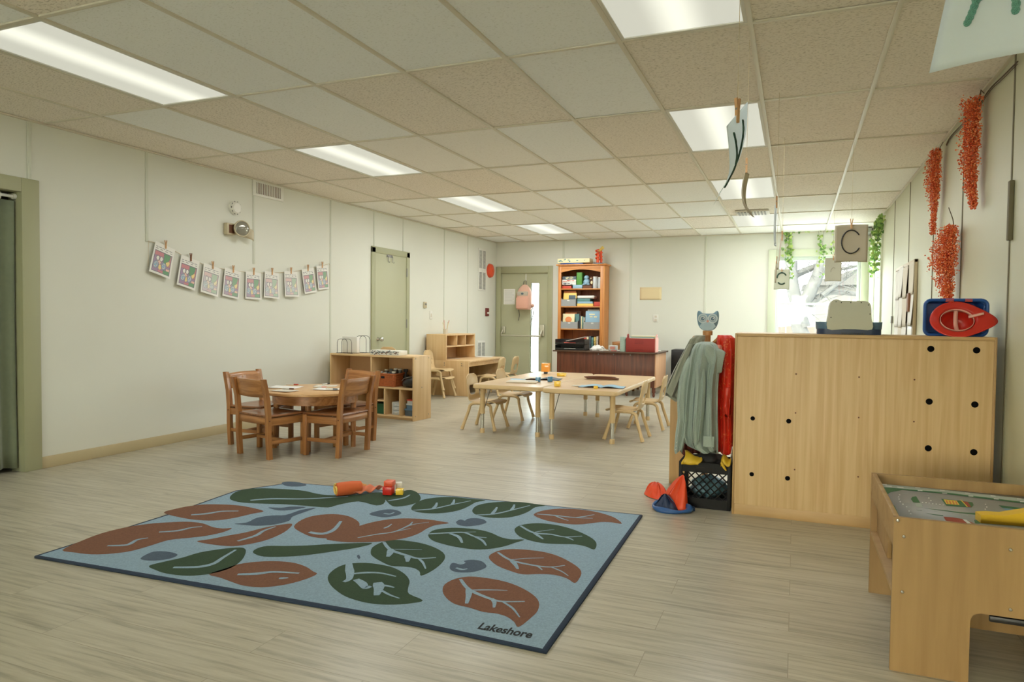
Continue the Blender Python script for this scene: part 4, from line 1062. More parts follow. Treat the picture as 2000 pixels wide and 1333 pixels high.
b = MB(); b.box(-.115, .115, -.2, -.15, zb_+.012, zb_+hh*.48, bev=.02, seg=3); b.build('front_pocket', mat('pink_pocket_canvas', (224, 170, 148), .85), t)
b = MB(); b.box(-.1, .1, -.171, -.14, zb_+hh*.55, zb_+hh*.72, bev=.008); b.build('grey_panel', mat('grey_pink_mesh', (188, 178, 160), .85), t)
b = MB(); b.ball((0, -.172, zb_+hh*.63), (.026, .004, .018), 12); b.build('badge', SLATE, t)
b = MB(); b.tube([(-.03, -.05, zt_-.02), (-.025, -.04, zt_+.06), (0, -.03, zt_+.085), (.025, -.04, zt_+.06), (.03, -.05, zt_-.02)], .007, 8); b.build('top_loop', GREYS, t)
b = MB(); b.tube([(-.11, -.06, zb_+.02), (-.1, -.05, zb_-.1), (-.115, -.05, zb_-.2)], .008, 6); b.build('strap', GREYS, t)
b = MB(); b.tube([(.12, -.06, zb_+.06), (.16, -.06, zb_+.02), (.17, -.055, zb_-.08), (.13, -.05, zb_-.21)], .008, 6); b.build('strap', GREYS, t)
b = MB(); b.ball((.155, -.05, zb_+.07), (.03, .03, .035), 10); b.build('side_pocket', PINKC, t)
b = MB(); b.box(-.008, .008, 0, .003, zt_+.07, DZ-.06); b.tube([(0, 0, zt_+.08), (0, -.04, zt_+.07), (0, -.05, zt_+.09)], .004, 6); o = b.build('over_door_hook', WHITE, loc=(at_y(1027, 580, yd).x, yd-.004, 0)); tag(o, 'white over-door hook above the pink backpack', 'hook')
q0, q1 = at_y(984, 565, yd), at_y(1006, 595, yd)
b = MB(); b.box(q0.x, q1.x, yd-.003, yd-.001, q1.z, q0.z); t = tag(b.build('notice_sheet', PAPER), 'white printed notice taped to the sage exit door', 'notice')
b = MB()
for k in range(11):
    zz = q0.z-.03-.023*k; b.box(q0.x+.02, q1.x-.02-(.03 if k % 3 == 2 else 0), yd-.0036, yd-.003, zz, zz+.005)
b.build('printed_lines', mat('pale_printed_lines', (190, 188, 180), .8), t)
# yellow note, switch on the back wall
b = MB(); b.grid(lambda u, v: Vector((-2.43+.36*u, YB-.002-.006*math.sin(PI*u)*math.sin(PI*v), 1.46+.21*v)), 8, 6)
tag(b.build('tan_note', mat('faded_tan_paper', (228, 208, 164), .8), solid=.001), 'faded tan paper sheet taped on the back wall', 'paper')
def plate(name, label, cat, c, ax, w, h, mt=WHITE, parts=()):
    t = thing(name, label, cat, c, 0)
    M = TR(0, 0, 0) if ax == 'y' else RZ(PI/2)
    if ax == 'x-': M = RZ(-PI/2)
    b = MB(); b.box(-w/2, w/2, -.008, 0, -h/2, h/2, bev=.003, M=M); b.build('plate', mt, t)
    for nm, x0, x1, z0, z1, d, m2 in parts:
        b = MB(); b.box(x0, x1, -.008-d, -.007, z0, z1, bev=.0015, M=M); b.build(nm, m2, t)
    return t
plate('wall_socket', 'white socket plate on the back wall under the tan paper', 'socket', (-2.157, YB, 1.156), 'y', .085, .12, WHITE, (('outlet', -.02, .02, .01, .045, .003, OFFP), ('outlet', -.02, .02, -.045, -.01, .003, OFFP)))
plate('light_switch', 'white light switch on the left wall beyond the sage door', 'switch', (XL, 9.19, 1.164), 'x', .08, .12, WHITE, (('toggle', -.012, .012, -.025, .025, .006, OFFP),))
t = thing('thermostat', 'small tan thermostat on the left wall beyond the sage door', 'thermostat', (XL, 9.0, 1.313))
b = MB(); b.box(0, .02, -.04, .04, -.045, .045, bev=.006); b.build('housing', mat('tan_plastic_cover', (196, 184, 152), .5), t)
b = MB(); b.box(.02, .024, -.025, .025, 0, .025); b.build('dial_window', GREYP, t)
t = thing('fire_pull', 'dark red fire alarm pull box on the left wall near the corner', 'alarm pull', (XL, 11.212, 1.235))
b = MB(); b.box(0, .03, -.055, .055, -.07, .07, bev=.005); b.build('box_body', mat('dark_red_metal', (112, 44, 38), .5), t); b = MB(); b.box(.03, .042, -.035, .035, -.03, .0, bev=.003); b.build('pull_handle', WHITE, t)
t = thing('alarm_bell', 'round orange alarm bell high on the left wall near the corner', 'alarm bell', (XL, 11.33, 1.97))
b = MB(); b.lathe([(0, .07), (.07, .066), (.112, .045), (.125, .012), (.125, 0), (0, 0)], n=28, M=Matrix.Rotation(PI/2, 4, 'Y')); b.build('gong', mat('orange_red_enamel', (214, 78, 42), .4), t)
b = MB(); b.lathe([(0, .078), (.02, .076), (.02, .066), (0, .066)], n=14, M=Matrix.Rotation(PI/2, 4, 'Y')); b.build('hub', mat('orange_hub', (228, 106, 64), .4), t)
def grille(label, y, z0, z1, w, name='wall_grille'):
    t = thing(name, label, 'grille', (XL, y, 0), 0, 'white wall grilles near the corner')
    b = MB(); b.box(0, .012, -w/2, w/2, z0-.03, z1+.03, bev=.003); b.box(.012, .016, -.012, .012, z0, z1); b.build('frame', WHITE, t)
    b = MB(); n = int((z1-z0)/.014)
    for s in (-1, 1):
        for k in range(n):
            a, c = sorted((s*.02, s*(w/2-.02))); b.box(.0115, .0135, a, c, z0+.014*k, z0+.014*k+.008)
    b.build('louvre', GREYP, t); return t
grille('upper white grille high on the left wall above the alarm pull', 11.0, 1.99, 2.3, .3); grille('lower half of the tall white grille high on the left wall', 11.0, 1.63, 1.93, .3)
grille('white grille low on the left wall beyond the desk hutch', 10.99, .4, .71, .32)
# supply register by the ceiling
t = thing('supply_register', 'dark slotted air register on the left wall under the ceiling', 'vent', (XL, 5.725, 2.415))
b = MB(); b.box(0, .012, -.225, .225, -.08, .08, bev=.004); b.build('frame', WHITE, t)
b = MB(); b.box(.011, .013, -.18, .18, -.055, .055); b.build('slot_recess', BRCOV, t)
b = MB()
for k in range(15): b.box(.012, .018, -.178+.0248*k, -.166+.0248*k, -.055, .055)
b.build('louvre', WHITE, t)
# smoke detector, emergency lamp
t = thing('smoke_detector', 'round white smoke detector on the left wall above the emergency lamp', 'smoke detector', (XL, 5.25, 2.168))
b = MB(); b.lathe([(0, .05), (.045, .05), (.055, .042), (.062, .02), (.066, .018), (.066, 0), (0, 0)], n=28, M=Matrix.Rotation(PI/2, 4, 'Y')); b.build('housing', WHITE, t)
b = MB()
for k in range(10): a = k*2*PI/10; b.box(.03, .036, .058*math.cos(a)-.004, .058*math.cos(a)+.004, .058*math.sin(a)-.008, .058*math.sin(a)+.008)
b.build('vent_slot', GREYP, t)
t = thing('emergency_lamp', 'beige emergency lamp with round lens on the left wall', 'emergency lamp', (XL, 5.26, 1.955))
BEI = mat('beige_metal', (198, 186, 156), .45)
b = MB(); b.box(0, .05, -.14, -.03, -.055, .055, bev=.005); b.build('bracket', BEI, t)
b = MB(); b.box(.05, .052, -.12, -.05, -.04, .04); b.build('label_plate', BRCOV, t)
M = TR(.09, -.01, .01) @ RZ(-.35) @ Matrix.Rotation(PI/2, 4, 'Y')
b = MB(); b.lathe([(0, -.05), (.04, -.045), (.07, -.01), (.078, .02), (.072, .024), (.0, .022)], n=28, M=M); hd = b.build('lamp_head', BEI, t)
b = MB(); b.lathe([(.07, .024), (.06, .034), (.03, .042), (0, .044)], n=28, M=M); b.build('lens', mat('ribbed_lens', (150, 147, 134), .12, metal=.3), hd)
b = MB(); b.tube([M @ Vector((.074*math.cos(i*PI/14), .074*math.sin(i*PI/14), .026)) for i in range(28)], .006, 8, closed=True); b.build('lens_rim', BEI, hd)
b = MB(); b.grid(lambda u, v: Vector((.04+.05*math.sin(u*2.2), .07+.1*u, -.06+.1*v-.03*u)), 8, 4); b.build('second_shade', BEI, t, solid=.006)
b = MB(); b.tube([(.03, -.03, 0), (.06, 0, 0), (.06, .09, -.01)], .012, 8); b.build('arm', BEI, t)

# ------------------------------------------------------------------ curtain in the opening
t = thing('curtain', 'sage green curtain hanging in the left doorway', 'curtain', (XL-.05, 0, 0))
b = MB()
def cur(u, v):
    y = 2.13+1.105*u; z = .035+1.89*v
    a = .026*(1-.35*v)*math.sin(u*52+.6*math.sin(v*3))+.012*math.sin(u*23+2*v)
    return Vector((a-.01, y, z+.006*math.sin(u*30)))
b.grid(cur, 150, 14); b.build('drape', CURT, t, solid=.003, smooth=80)
b = MB(); b.tube([(0, 2.126, 1.95), (0, 3.24, 1.95)], .011, 10); b.build('rod', WHITE, t)
b = MB(); b.lathe([(0, 0), (.02, 0), (.02, .02), (0, .02)], n=12, M=TR(0, 3.244, 1.95) @ Matrix.Rotation(PI/2, 4, 'X')); b.build('rod_end', WHITE, t)
for k in range(9):
    b = MB(); y = 2.3+.105*k; b.tube([(.0+.019*math.sin(a*PI/6), y+.004*math.cos(a), 1.945+.022*math.cos(a*PI/6)) for a in range(12)], .0028, 6, closed=True); b.build('ring', WHITE, t)
# ------------------------------------------------------------------ big cabinet seen from behind
CY = 4.23; CX0, CX1, CH, CD = -.325, .955, 1.058, .42
K = thing('storage_cabinet', 'large maple storage cabinet turned with its back to the room, black hole plugs', 'cabinet', (0, CY, 0))
def pc(name, bx, m, bev=.002, parent=None):
    b = MB(); b.box(*bx, bev=bev); return b.build(name, m, parent or K)
pc('back_panel', (CX0+.012, CX1-.012, 0, .012, .062, CH-.018), CABW)
pc('side_panel', (CX0, CX0+.012, -.004, CD, 0, CH), BIRCH); pc('side_panel', (CX1-.012, CX1, -.004, CD, 0, CH), BIRCH)
pc('top', (CX0+.012, CX1-.012, -.004, CD, CH-.018, CH), BIRCHX); pc('base_board', (CX0+.012, CX1-.012, .003, CD-.01, 0, .062), BIRCHX)
pc('front_panel', (CX0+.012, CX1-.012, CD-.012, CD, .062, CH-.018), CABW)
for x, z, r in ((.661, .992, .0165), (.866, .99, .0165), (.661, .713, .0165), (.866, .709, .0165), (.663, .465, .0165), (.868, .461, .0165), (-.219, .567, .0125), (-.026, .564, .0135), (-.218, .243, .0125), (-.025, .238, .0135)):
    b = MB(); b.lathe([(0, .003), (r*.8, .003), (r, .0005), (r, 0), (0, 0)], n=20, M=TR(x, 0, z) @ Matrix.Rotation(PI/2, 4, 'X')); b.build('hole_plug', PLUG, K)
for x, z in ((.007, .833), (.326, .829), (.59, .826), (.009, .613), (.329, .607), (.593, .602), (.011, .291), (.334, .281)):
    b = MB(); b.lathe([(0, .002), (.004, .0015), (.0045, 0), (0, 0)], n=10, M=TR(x, 0, z) @ Matrix.Rotation(PI/2, 4, 'X')); b.build('screw', BRCOV, K)
# toy on top : pale grey hood in a blue tray
t = thing('toy_workbench', 'pale grey rounded toy hood in a blue tray on the cabinet', 'toy', (.278, 4.42, CH+.0012))
b = MB(); pl = [(x, y+.02) for x, y in rrect(.345, .17, .06, 6)]; b.prism([(x*.93, y*.93) for x, y in pl], .008, .02); 
rings = [[b.bm.verts.new((x*s, y*s, z)) for x, y in pl] for s, z in ((.93, .02), (.98, .03), (1, .07), (.97, .07), (.95, .032))]
for A, B in zip(rings, rings[1:]):
    for i in range(len(pl)): b.bm.faces.new((A[i], A[(i+1) % len(pl)], B[(i+1) % len(pl)], B[i]))
b.bm.faces.new(rings[-1]); b.build('tray', BLUEG, t)
b = MB(); b.prism([(x, y+.01) for x, y in rrect(.33, .18, .055, 6)], .0, .03); b.build('tray_base', NAVY, t)
b = MB()
for k in range(12): b.box(-.04+.01*k, -.036+.01*k, -.1, -.09, .0, .01)
b.build('grip_teeth', BLACK, t)
b = MB()
out = [(-.112, .03), (-.03, .03), (.03, .03), (.112, .03), (.109, .09), (.105, .15), (.097, .176), (.075, .187), (.03, .188), (-.03, .188), (-.05, .189), (-.062, .195), (-.078, .195), (-.092, .187), (-.102, .168), (-.107, .12)]
out = [(p.x, p.y) for p in spline([(x, z, 0) for x, z in out], 3)]
b.prism(out, -.05, .103, M=Matrix.Rotation(PI/2, 4, 'X')); es = [e for e in b.bm.edges if e.calc_face_angle(0) > 1.2]; bmesh.ops.bevel(b.bm, geom=es, offset=.006, segments=2, affect='EDGES', profile=.5)
hd = b.build('hood', TOYG, t)
for x, z in ((-.072, .183), (-.045, .178), (.003, .178), (.055, .178), (.092, .165), (.1, .115), (-.096, .095)):
    b = MB(); b.lathe([(0, .0015), (.003, .001), (.003, 0), (0, 0)], n=8, M=TR(x, -.1032, z) @ Matrix.Rotation(PI/2, 4, 'X')); b.build('screw_hole', DARK, hd)
# blue slotted basket and red helmet
t = thing('plastic_basket', 'blue slotted plastic basket lying on its side behind the red helmet', 'basket', (.797, 4.55, CH+.1005), rot=(PI/2, 0, 0))
b = MB(); w, d, h = .29, .19, .17
def bsk(s, z): return [(x*s, y*s, z) for x, y in rrect(w, d, .03, 5)]
rg = [[b.bm.verts.new(p) for p in bsk(s, z)] for s, z in ((.86, 0), (.9, .02), (.96, .115))]
for A, B in zip(rg, rg[1:]):
    for i in range(len(A)): b.bm.faces.new((A[i], A[(i+1) % len(A)], B[(i+1) % len(A)], B[i]))
b.bm.faces.new(list(reversed(rg[0])))
b.build('basket_body', BLUE, t, solid=.004)
b = MB(); pl = rrect(w, d, .03, 5)
b.tube([(x, y, h-.008) for x, y in pl], .0085, 8, closed=True); b.tube([(x*.965, y*.965  , .12) for x, y in pl], .006, 8, closed=True); b.build('rim', BLUE, t)
b = MB()
for k in range(15):
    x = -.115+.0165*k
    for yy in (-1, 1): b.tube([(x*.97, yy*d/2*.965, .117), (x, yy*d/2, h-.01)], .0032, 6)
for k in range(9):
    y = -.07+.0175*k
    for xx in (-1, 1): b.tube([(xx*w/2*.965, y*.97, .117), (xx*w/2, y, h-.01)], .0032, 6)
b.build('slot_bars', BLUE, t)
b = MB(); b.box(-.05, -.01, d/2-.01, d/2+.006, h-.012, h-.0, bev=.002); b.box(.04, .075, d/2-.01, d/2+.006, h-.012, h-.0, bev=.002); b.build('clip', RCOV, t)
t = thing('toy_helmet', 'red plastic toy fire helmet lying on its side on the cabinet', 'helmet', (.79, 4.308, CH+.088))
H = Matrix.Rotation(math.radians(-116), 4, 'X')     # opening towards the room and up
b = MB(); N = 40
def brim(u, v):
    a = 2*PI*u; c, s = math.cos(a), math.sin(a)
    ri = Vector((.085*c, .07*s, 0)); tail = max(0, c)**3
    ro = Vector(((.125+.06*tail)*c, (.105-.02*tail)*s, .012-.03*tail*0-.02*abs(s)))
    return H @ (ri.lerp(ro, v))
b.grid(brim, N, 5, wrapu=True); b.build('brim', RED, t, solid=.004, smooth=80)
b = MB()
def dome(u, v):
    a = 2*PI*u; ph = v*PI/2
    return H @ Vector((.085*math.cos(a)*math.cos(ph)**.7, .07*math.sin(a)*math.cos(ph)**.7, .085*math.sin(ph)))
b.grid(dome, N, 9, wrapu=True); b.build('dome', RED, t, solid=.003, smooth=80)
b = MB(); b.grid(lambda u, v: H @ Vector(((.077)*math.cos(2*PI*u), .062*math.sin(2*PI*u), -.004+.026*v)), 40, 1, wrapu=True); b.grid(lambda u, v: H @ Vector((-.01+.02*v, -.062+.124*u, .012+.03*math.sin(PI*u))), 12, 1); b.grid(lambda u, v: H @ Vector((.05+.07*u, -.02+.014*v-.02*u, -.01-.004*u)), 6, 1); b.build('head_band', mat('pale_pink_band', (226, 170, 156), .4), t, solid=.002)

# ------------------------------------------------------------------ owl coat rack with clothes
R = thing('coat_rack', 'wooden child coat rack with a blue owl head on its post', 'coat rack', (-.522, 4.6, 0))
b = MB(); b.tube([(0, 0, .02), (0, 0, 1.05)], .019, 16); post = b.build('post', PEG, R)
b = MB(); b.lathe([(0, 1.035), (.03, 1.035), (.031, 1.06), (.027, 1.064), (0, 1.064)], n=24); b.build('collar', PEG, R)
for a in (.5, 2.07, 3.75, 5.65):
    b = MB(); d = Vector((math.cos(a), math.sin(a), 0)); b.tube([d*.012+Vector((0, 0, .96)), d*.06+Vector((0, 0, .99)), d*.1+Vector((0, 0, 1.02))], [.013, .0135, .015], 12); b.build('peg', PEG, R)
b = MB(); b.box(-.13, .16, -.022, .022, 0, .03, bev=.004); b.build('base_bar', PEG, R)
b = MB(); b.box(-.022, .022, .022, .2, 0, .03, bev=.004); b.build('base_bar', PEG, R)
# owl head : thick cut-out board with painted face
ow, oz = .066, 1.064
def owl_out(k=1.0):
    pts = [(0, 0), (-.022, .002), (-.042, .012), (-.056, .032), (-.064, .06), (-.067, .09), (-.065, .116), (-.057, .127), (-.045, .121), (-.032, .111), (0, .109), (.032, .111), (.045, .121), (.057, .127), (.065, .116), (.067, .09), (.064, .06), (.056, .032), (.042, .012), (.022, .002)]
    return [(p.x*k, (p.y-.06)*k+.06) for p in spline([(x, z, 0) for x, z in pts], 3)]
MX = TR(0, 0, oz) @ Matrix.Rotation(PI/2, 4, 'X')
b = MB(); b.prism(owl_out(), -.011, .011, m=0, M=MX)
def disc(cx, cz, rx, rz, y, m, n=26, a0=0, a1=2*PI): b.ngon([Vector((cx+rx*math.cos(a0+(a1-a0)*i/n), -.011-y, oz+cz+rz*math.sin(a0+(a1-a0)*i/n))) for i in range(n)], m)
b.ngon([Vector((x, -.0114, oz+z)) for x, z in [(-.05, .028), (-.033, .055), (0, .062), (.033, .055), (.05, .028), (.03, .006), (0, .001), (-.03, .006)]], 1)
for s in (-1, 1):
    disc(s*.031, .078, .03, .03, .0006, 3, 30)
    disc(s*.031, .078, .026, .026, .0009, 1, 30); disc(s*.031, .077, .019, .019, .0012, 2, 24); disc(s*.031, .077, .0165, .0165, .0015, 3, 24); disc(s*.031, .076, .012, .012, .0018, 2, 20); disc(s*.031+.004, .08, .004, .004, .0021, 3, 12)
b.ngon([Vector((-.01, -.0132, oz+.066)), Vector((.01, -.0132, oz+.066)), Vector((0, -.0132, oz+.05))], 4)
for q in (.042, .03): b.ngon([Vector((-.022, -.0118, oz+q)), Vector((.022, -.0118, oz+q)), Vector((.022, -.0118, oz+q+.0012)), Vector((-.022, -.0118, oz+q+.0012))], 0)
b.build('owl_head', [OWLB, OWLL, OWLD, OWLW, PINK], R, fixn=False)
# plywood upright behind the clothes
b = MB(); b.box(-.79, -.655, 4.84, 4.86, 0, .66, bev=.003); tag(b.build('plywood_upright', BIRCH), 'upright plywood board standing behind the hanging green jacket', 'board')

def drape(rows, seed, folds=5, n=56, amp=.018, cx=0):
    # rows: (z, xl, xr, y, half depth); a closed pleated tube, deeper folds towards the hem
    rr = random.Random(seed); ph = [rr.uniform(0, 6.28) for _ in range(6)]
    R2 = []
    zs = [r[0] for r in rows]
    M_ = 34
    def samp(t):
        i = min(len(rows)-2, int(t*(len(rows)-1))); f = t*(len(rows)-1)-i; f2 = f*f*(3-2*f)*.5+f*.5
        return [rows[i][k]+(rows[i+1][k]-rows[i][k])*f2 for k in range(5)]
    def fn(u, v):
        z, xl, xr, y, d = samp(v); a = 2*PI*u; c, s = math.cos(a), math.sin(a)
        x = (xl+xr)/2+(xr-xl)/2*math.copysign(abs(c)**.8, c)
        k = min(1, v*2.2)
        f = math.sin(folds*2.2*c+ph[0]+1.6*v)+.6*math.sin(folds*4.3*c+ph[1]-2.1*v)+.45*math.sin(folds*1.1*c+ph[2]+3*v)+.3*math.sin(folds*7.7*c+ph[4]+2.6*v)
        yy = y+d*s+amp*k*f*(.5+.5*abs(s))*math.copysign(1, s)
        zz = z+.012*math.sin(3*a+ph[3])*v
        return Vector((x, yy, zz))
    b = MB(); V = b.grid(fn, n, M_, wrapu=True)
    b.bm.faces.new(list(reversed(V[0]))); b.bm.faces.new(V[-1])
    return b
YS = 4.39
t = thing('linen_shirt', 'grey green linen shirt hanging at the front of the owl rack', 'shirt', (0, 0, 0), group='clothes hanging on the owl coat rack')
b = drape([(.998, -.54, -.475, YS+.04, .022), (.985, -.572, -.445, YS+.015, .036), (.955, -.59, -.425, YS, .044), (.9, -.605, -.41, YS-.008, .05), (.8, -.613, -.425, YS-.01, .05), (.7, -.625, -.43, YS-.01, .048), (.55, -.635, -.428, YS-.01, .046), (.42, -.64, -.424, YS-.01, .042), (.36, -.62, -.422, YS-.01, .038), (.33, -.54, -.422, YS-.01, .034)], 3, 4.2, n=110, amp=.02)
b.build('shirt_body', SHIRT, t, smooth=70)
b = drape([(.93, -.595, -.565, YS+.01, .012), (.86, -.632, -.58, YS-.02, .024), (.76, -.658, -.595, YS-.038, .03), (.64, -.668, -.6, YS-.045, .032), (.52, -.662, -.598, YS-.045, .03), (.42, -.674, -.612, YS-.045, .027), (.318, -.68, -.632, YS-.045, .022)], 8, 2.6, n=44, amp=.008); sl = b.build('sleeve', SHIRT, t, smooth=70)
b = MB()
for k in range(3): b.ball((-.664+.002*k, YS-.0745, .335+.022*k), (.004, .002, .004), 8)
b.build('cuff_button', WHITE, sl)
b = drape([(.95, -.555, -.52, YS, .012), (.86, -.566, -.505, YS-.042, .026), (.75, -.56, -.495, YS-.056, .03), (.6, -.566, -.5, YS-.06, .03), (.47, -.572, -.512, YS-.058, .026), (.385, -.57, -.525, YS-.054, .018)], 11, 2.6, n=44, amp=.009); b.build('sleeve', SHIRT, t, smooth=70)
b = MB()
b.grid(lambda u, v: Vector((-.505+.115*u-.02*u*u*v, YS-.048-.022*math.sin(PI*min(1, v*1.1))+.03*u, .985-.05*u**1.5-.15*v*(.3+.7*math.sin(PI*(.12+.62*u)))+.005*math.sin(9*u))), 14, 10); b.build('collar_flap', SHIRT, t, solid=.005, smooth=70)
b = MB(); b.box(-.505, -.44, YS-.066, YS-.06, .365, .43, bev=.002); b.build('pocket', SHIRT, t)
t = thing('olive_jacket', 'olive grey jacket hanging at the left of the owl rack', 'jacket', (0, 0, 0), group='clothes hanging on the owl coat rack')
b = drape([(1.035, -.585, -.525, 4.50, .03), (1.01, -.62, -.525, 4.50, .045), (.93, -.66, -.55, 4.50, .05), (.82, -.715, -.57, 4.51, .055), (.71, -.765, -.6, 4.52, .055), (.655, -.765, -.63, 4.52, .05), (.615, -.70, -.63, 4.52, .04)], 15, 3, amp=.014); b.build('jacket_body', JACK, t, smooth=70)
b = drape([(.98, -.62, -.585, 4.45, .02), (.88, -.67, -.62, 4.44, .026), (.76, -.715, -.66, 4.435, .028), (.66, -.755, -.70, 4.44, .028)], 17, 2, n=24, amp=.005); b.build('sleeve', JACK, t, smooth=70)
t = thing('red_robe', 'shiny red robe with pale flecks hanging beside the cabinet', 'robe', (0, 0, 0), group='clothes hanging on the owl coat rack')
rows = [(1.04, -.45, -.37, 4.5, .03), (1.02, -.455, -.345, 4.5, .05), (.95, -.46, -.335, 4.5, .06), (.8, -.46, -.333, 4.5, .06), (.6, -.45, -.333, 4.5, .055), (.42, -.44, -.333, 4.5, .05), (.31, -.44, -.335, 4.5, .045)]
b = drape(rows, 21, 4.5, amp=.014)
bm = b.bm; bm.faces.ensure_lookup_table(); rr = random.Random(12)
ro = b.build('robe_body', SATIN, t, smooth=70)
b = MB(); me = ro.data
cand = [p for p in me.polygons if p.normal.y < -.3]
for p in rr.choices(cand, weights=[q.area*(1 if q.center.z < 1.0 else .3) for q in cand], k=130):
    vs_ = [me.vertices[i].co for i in p.vertices]; c = vs_[0].lerp(vs_[1], rr.random()).lerp(vs_[3].lerp(vs_[2], rr.random()), rr.random()) if len(vs_) == 4 else p.center; n_ = p.normal; a = n_.orthogonal().normalized(); d = n_.cross(a)
    for k in range(3):
        an = k*2.1+rr.random()*2; v = (a*math.cos(an)+d*math.sin(an)); w_ = n_.cross(v)
        o0 = c+n_*.0016; l = rr.uniform(.005, .011)
        b.ngon([o0, o0+v*l*.5+w_*.0016, o0+v*l, o0+v*l*.5-w_*.0016])
b.build('gold_flecks', GOLD, t, fixn=False)
b = drape([(.98, -.46, -.42, 4.43, .016), (.94, -.465, -.41, 4.425, .018), (.92, -.455, -.415, 4.43, .014)], 2, 2, n=20, amp=.004); b.build('lining', mat('pale_pink_satin', (224, 150, 138), .4), t)
b = drape([(.72, -.40, -.355, 4.43, .016), (.6, -.405, -.36, 4.42, .02), (.55, -.395, -.365, 4.42, .014)], 4, 2, n=20, amp=.004); b.build('sash_end', SATIN, t)
b = drape([(.42, -.66, -.545, 4.47, .03), (.36, -.665, -.53, 4.46, .04), (.295, -.66, -.535, 4.46, .035)], 30, 3, n=40, amp=.012); tag(b.build('patterned_cloth', PLAID, smooth=70), 'dark red patterned cloth hanging below the linen shirt', 'cloth', 'clothes hanging on the owl coat rack')

# black milk crate
t = thing('milk_crate', 'black plastic crate on the floor left of the cabinet', 'crate', (-.487, 4.41, 0))
w, d, h = .305, .27, .275
b = MB(); e = .022
for sx in (-1, 1):
    for sy in (-1, 1): b.box(*sorted((sx*w/2, sx*(w/2-e))), *sorted((sy*d/2, sy*(d/2-e))), 0, h, bev=.003)
for z0, z1 in ((0, .06), (.215, h)):
    b.box(-w/2+.004, w/2-.004, -d/2+.002, -d/2+.016, z0, z1); b.box(-w/2+.004, w/2-.004, d/2-.016, d/2-.002, z0, z1); b.box(-w/2+.002, -w/2+.016, -d/2+.004, d/2-.004, z0, z1); b.box(w/2-.016, w/2-.002, -d/2+.004, d/2-.004, z0, z1)
b.box(-w/2+.01, w/2-.01, -d/2+.01, d/2-.01, .0, .012)
b.build('crate_frame', CRATE, t)
b = MB()
for k in range(-6, 12):
    for s in (1, -1):
        x0 = -w/2+.03+.045*k; 
        p0 = Vector((x0, -d/2+.007, .058)); p1 = Vector((x0+s*.158, -d/2+.007, .217))
        lo, hi = -w/2+.02, w/2-.02
        def cut(p, q):
            if p.x < lo:
                if q.x <= lo: return None
                p = p+(q-p)*((lo-p.x)/(q.x-p.x))
            elif p.x > hi:
                if q.x >= hi: return None
                p = p+(q-p)*((p.x-hi)/(p.x-q.x))
            return p
        a, c = cut(p0, p1), cut(p1, p0)
        if a is None or c is None or (a-c).length < .02: continue
        b.tube([a, c], .0042, 6)
        q = Matrix.Rotation(PI/2, 4, 'Z'); b.tube([(-a.y-.003-(d-w)/2-w/2*0, a.x*.93, a.z), (-c.y-.003-(d-w)/2, c.x*.93, c.z)], .0042, 6)
b.build('lattice', CRATE, t)
b = MB(); b.box(-.05, .05, -d/2-.002, -d/2+.003, .225, .25, bev=.001); b.build('hand_hole', DARK, t)
g = 'dress-up clothes stuffed in the black crate'
b = MB(); rr = random.Random(3)
def lump(sx, sy, sz, seed, k=3):
    r2 = random.Random(seed); p = [r2.uniform(0, 6.3) for _ in range(4)]
    def f(u, v):
        a = 2*PI*u; q = PI*v; r = 1+.13*math.sin(k*a+p[0]+2*q)+.09*math.sin((k+3)*a+p[1]-3*q)+.06*math.sin(7*q+p[2])
        return Vector((sx*math.cos(a)*math.sin(q)*r, sy*math.sin(a)*math.sin(q)*r, -sz*math.cos(q)*(1+.1*math.sin(2*a+p[3]))))
    return f
b.grid(lump(.105, .092, .07, 5), 36, 18, wrapu=True); tag(b.build('blue_cloth', mat('crumpled_blue_grey_cloth', (96, 132, 146), .5, noise=.3, nscale=30), loc=(-.483, 4.41, .105), smooth=70), 'crumpled blue grey cloth seen through the crate lattice', 'cloth', g)
b = MB(); b.grid(lump(.098, .082, .045, 9), 36, 16, wrapu=True); tag(b.build('black_cape', CAPEK, loc=(-.475, 4.41, .275), smooth=70), 'black cloth bulging out of the top of the crate', 'cloth', g)
t = thing('yellow_mask', 'shiny yellow cloth hanging over the left rim of the crate', 'cloth', (0, 0, 0), group=g)
b = MB(); b.grid(lambda u, v: Vector((-.615+.1*u+.01*math.sin(5*v), 4.272-.012*math.sin(PI*v)+.07*(1-v)**2+.006*math.sin(9*u), .318-.062*v*(1-.25*u)+.014*math.cos(4*u)*(1-v)-.01*u)), 14, 10); b.build('fold', CAPEY, t, solid=.004, smooth=70)
t = thing('yellow_mask', 'shiny yellow cloth on the right rim of the crate by the cabinet', 'cloth', (0, 0, 0), group=g)
b = MB(); b.grid(lambda u, v: Vector((-.395+.055*u, 4.27-.008*math.sin(PI*v)+.07*(1-v)**2, .312-.05*v*(1-.4*u)+.012*math.sin(6*u))), 10, 8); b.tube([(-.39, 4.262, .29), (-.375, 4.26, .262), (-.362, 4.26, .245)], [.008, .006, .003], 6); b.build('fold', CAPEY, t, solid=.004, smooth=70)
b = MB(); b.grid(lambda u, v: Vector((-.352+.016*u+.01*v, 4.4+.06*u, .29+.075*v)), 4, 4); tag(b.build('white_card', PAPER, solid=.002), 'white card corner sticking up between crate and cabinet', 'card')
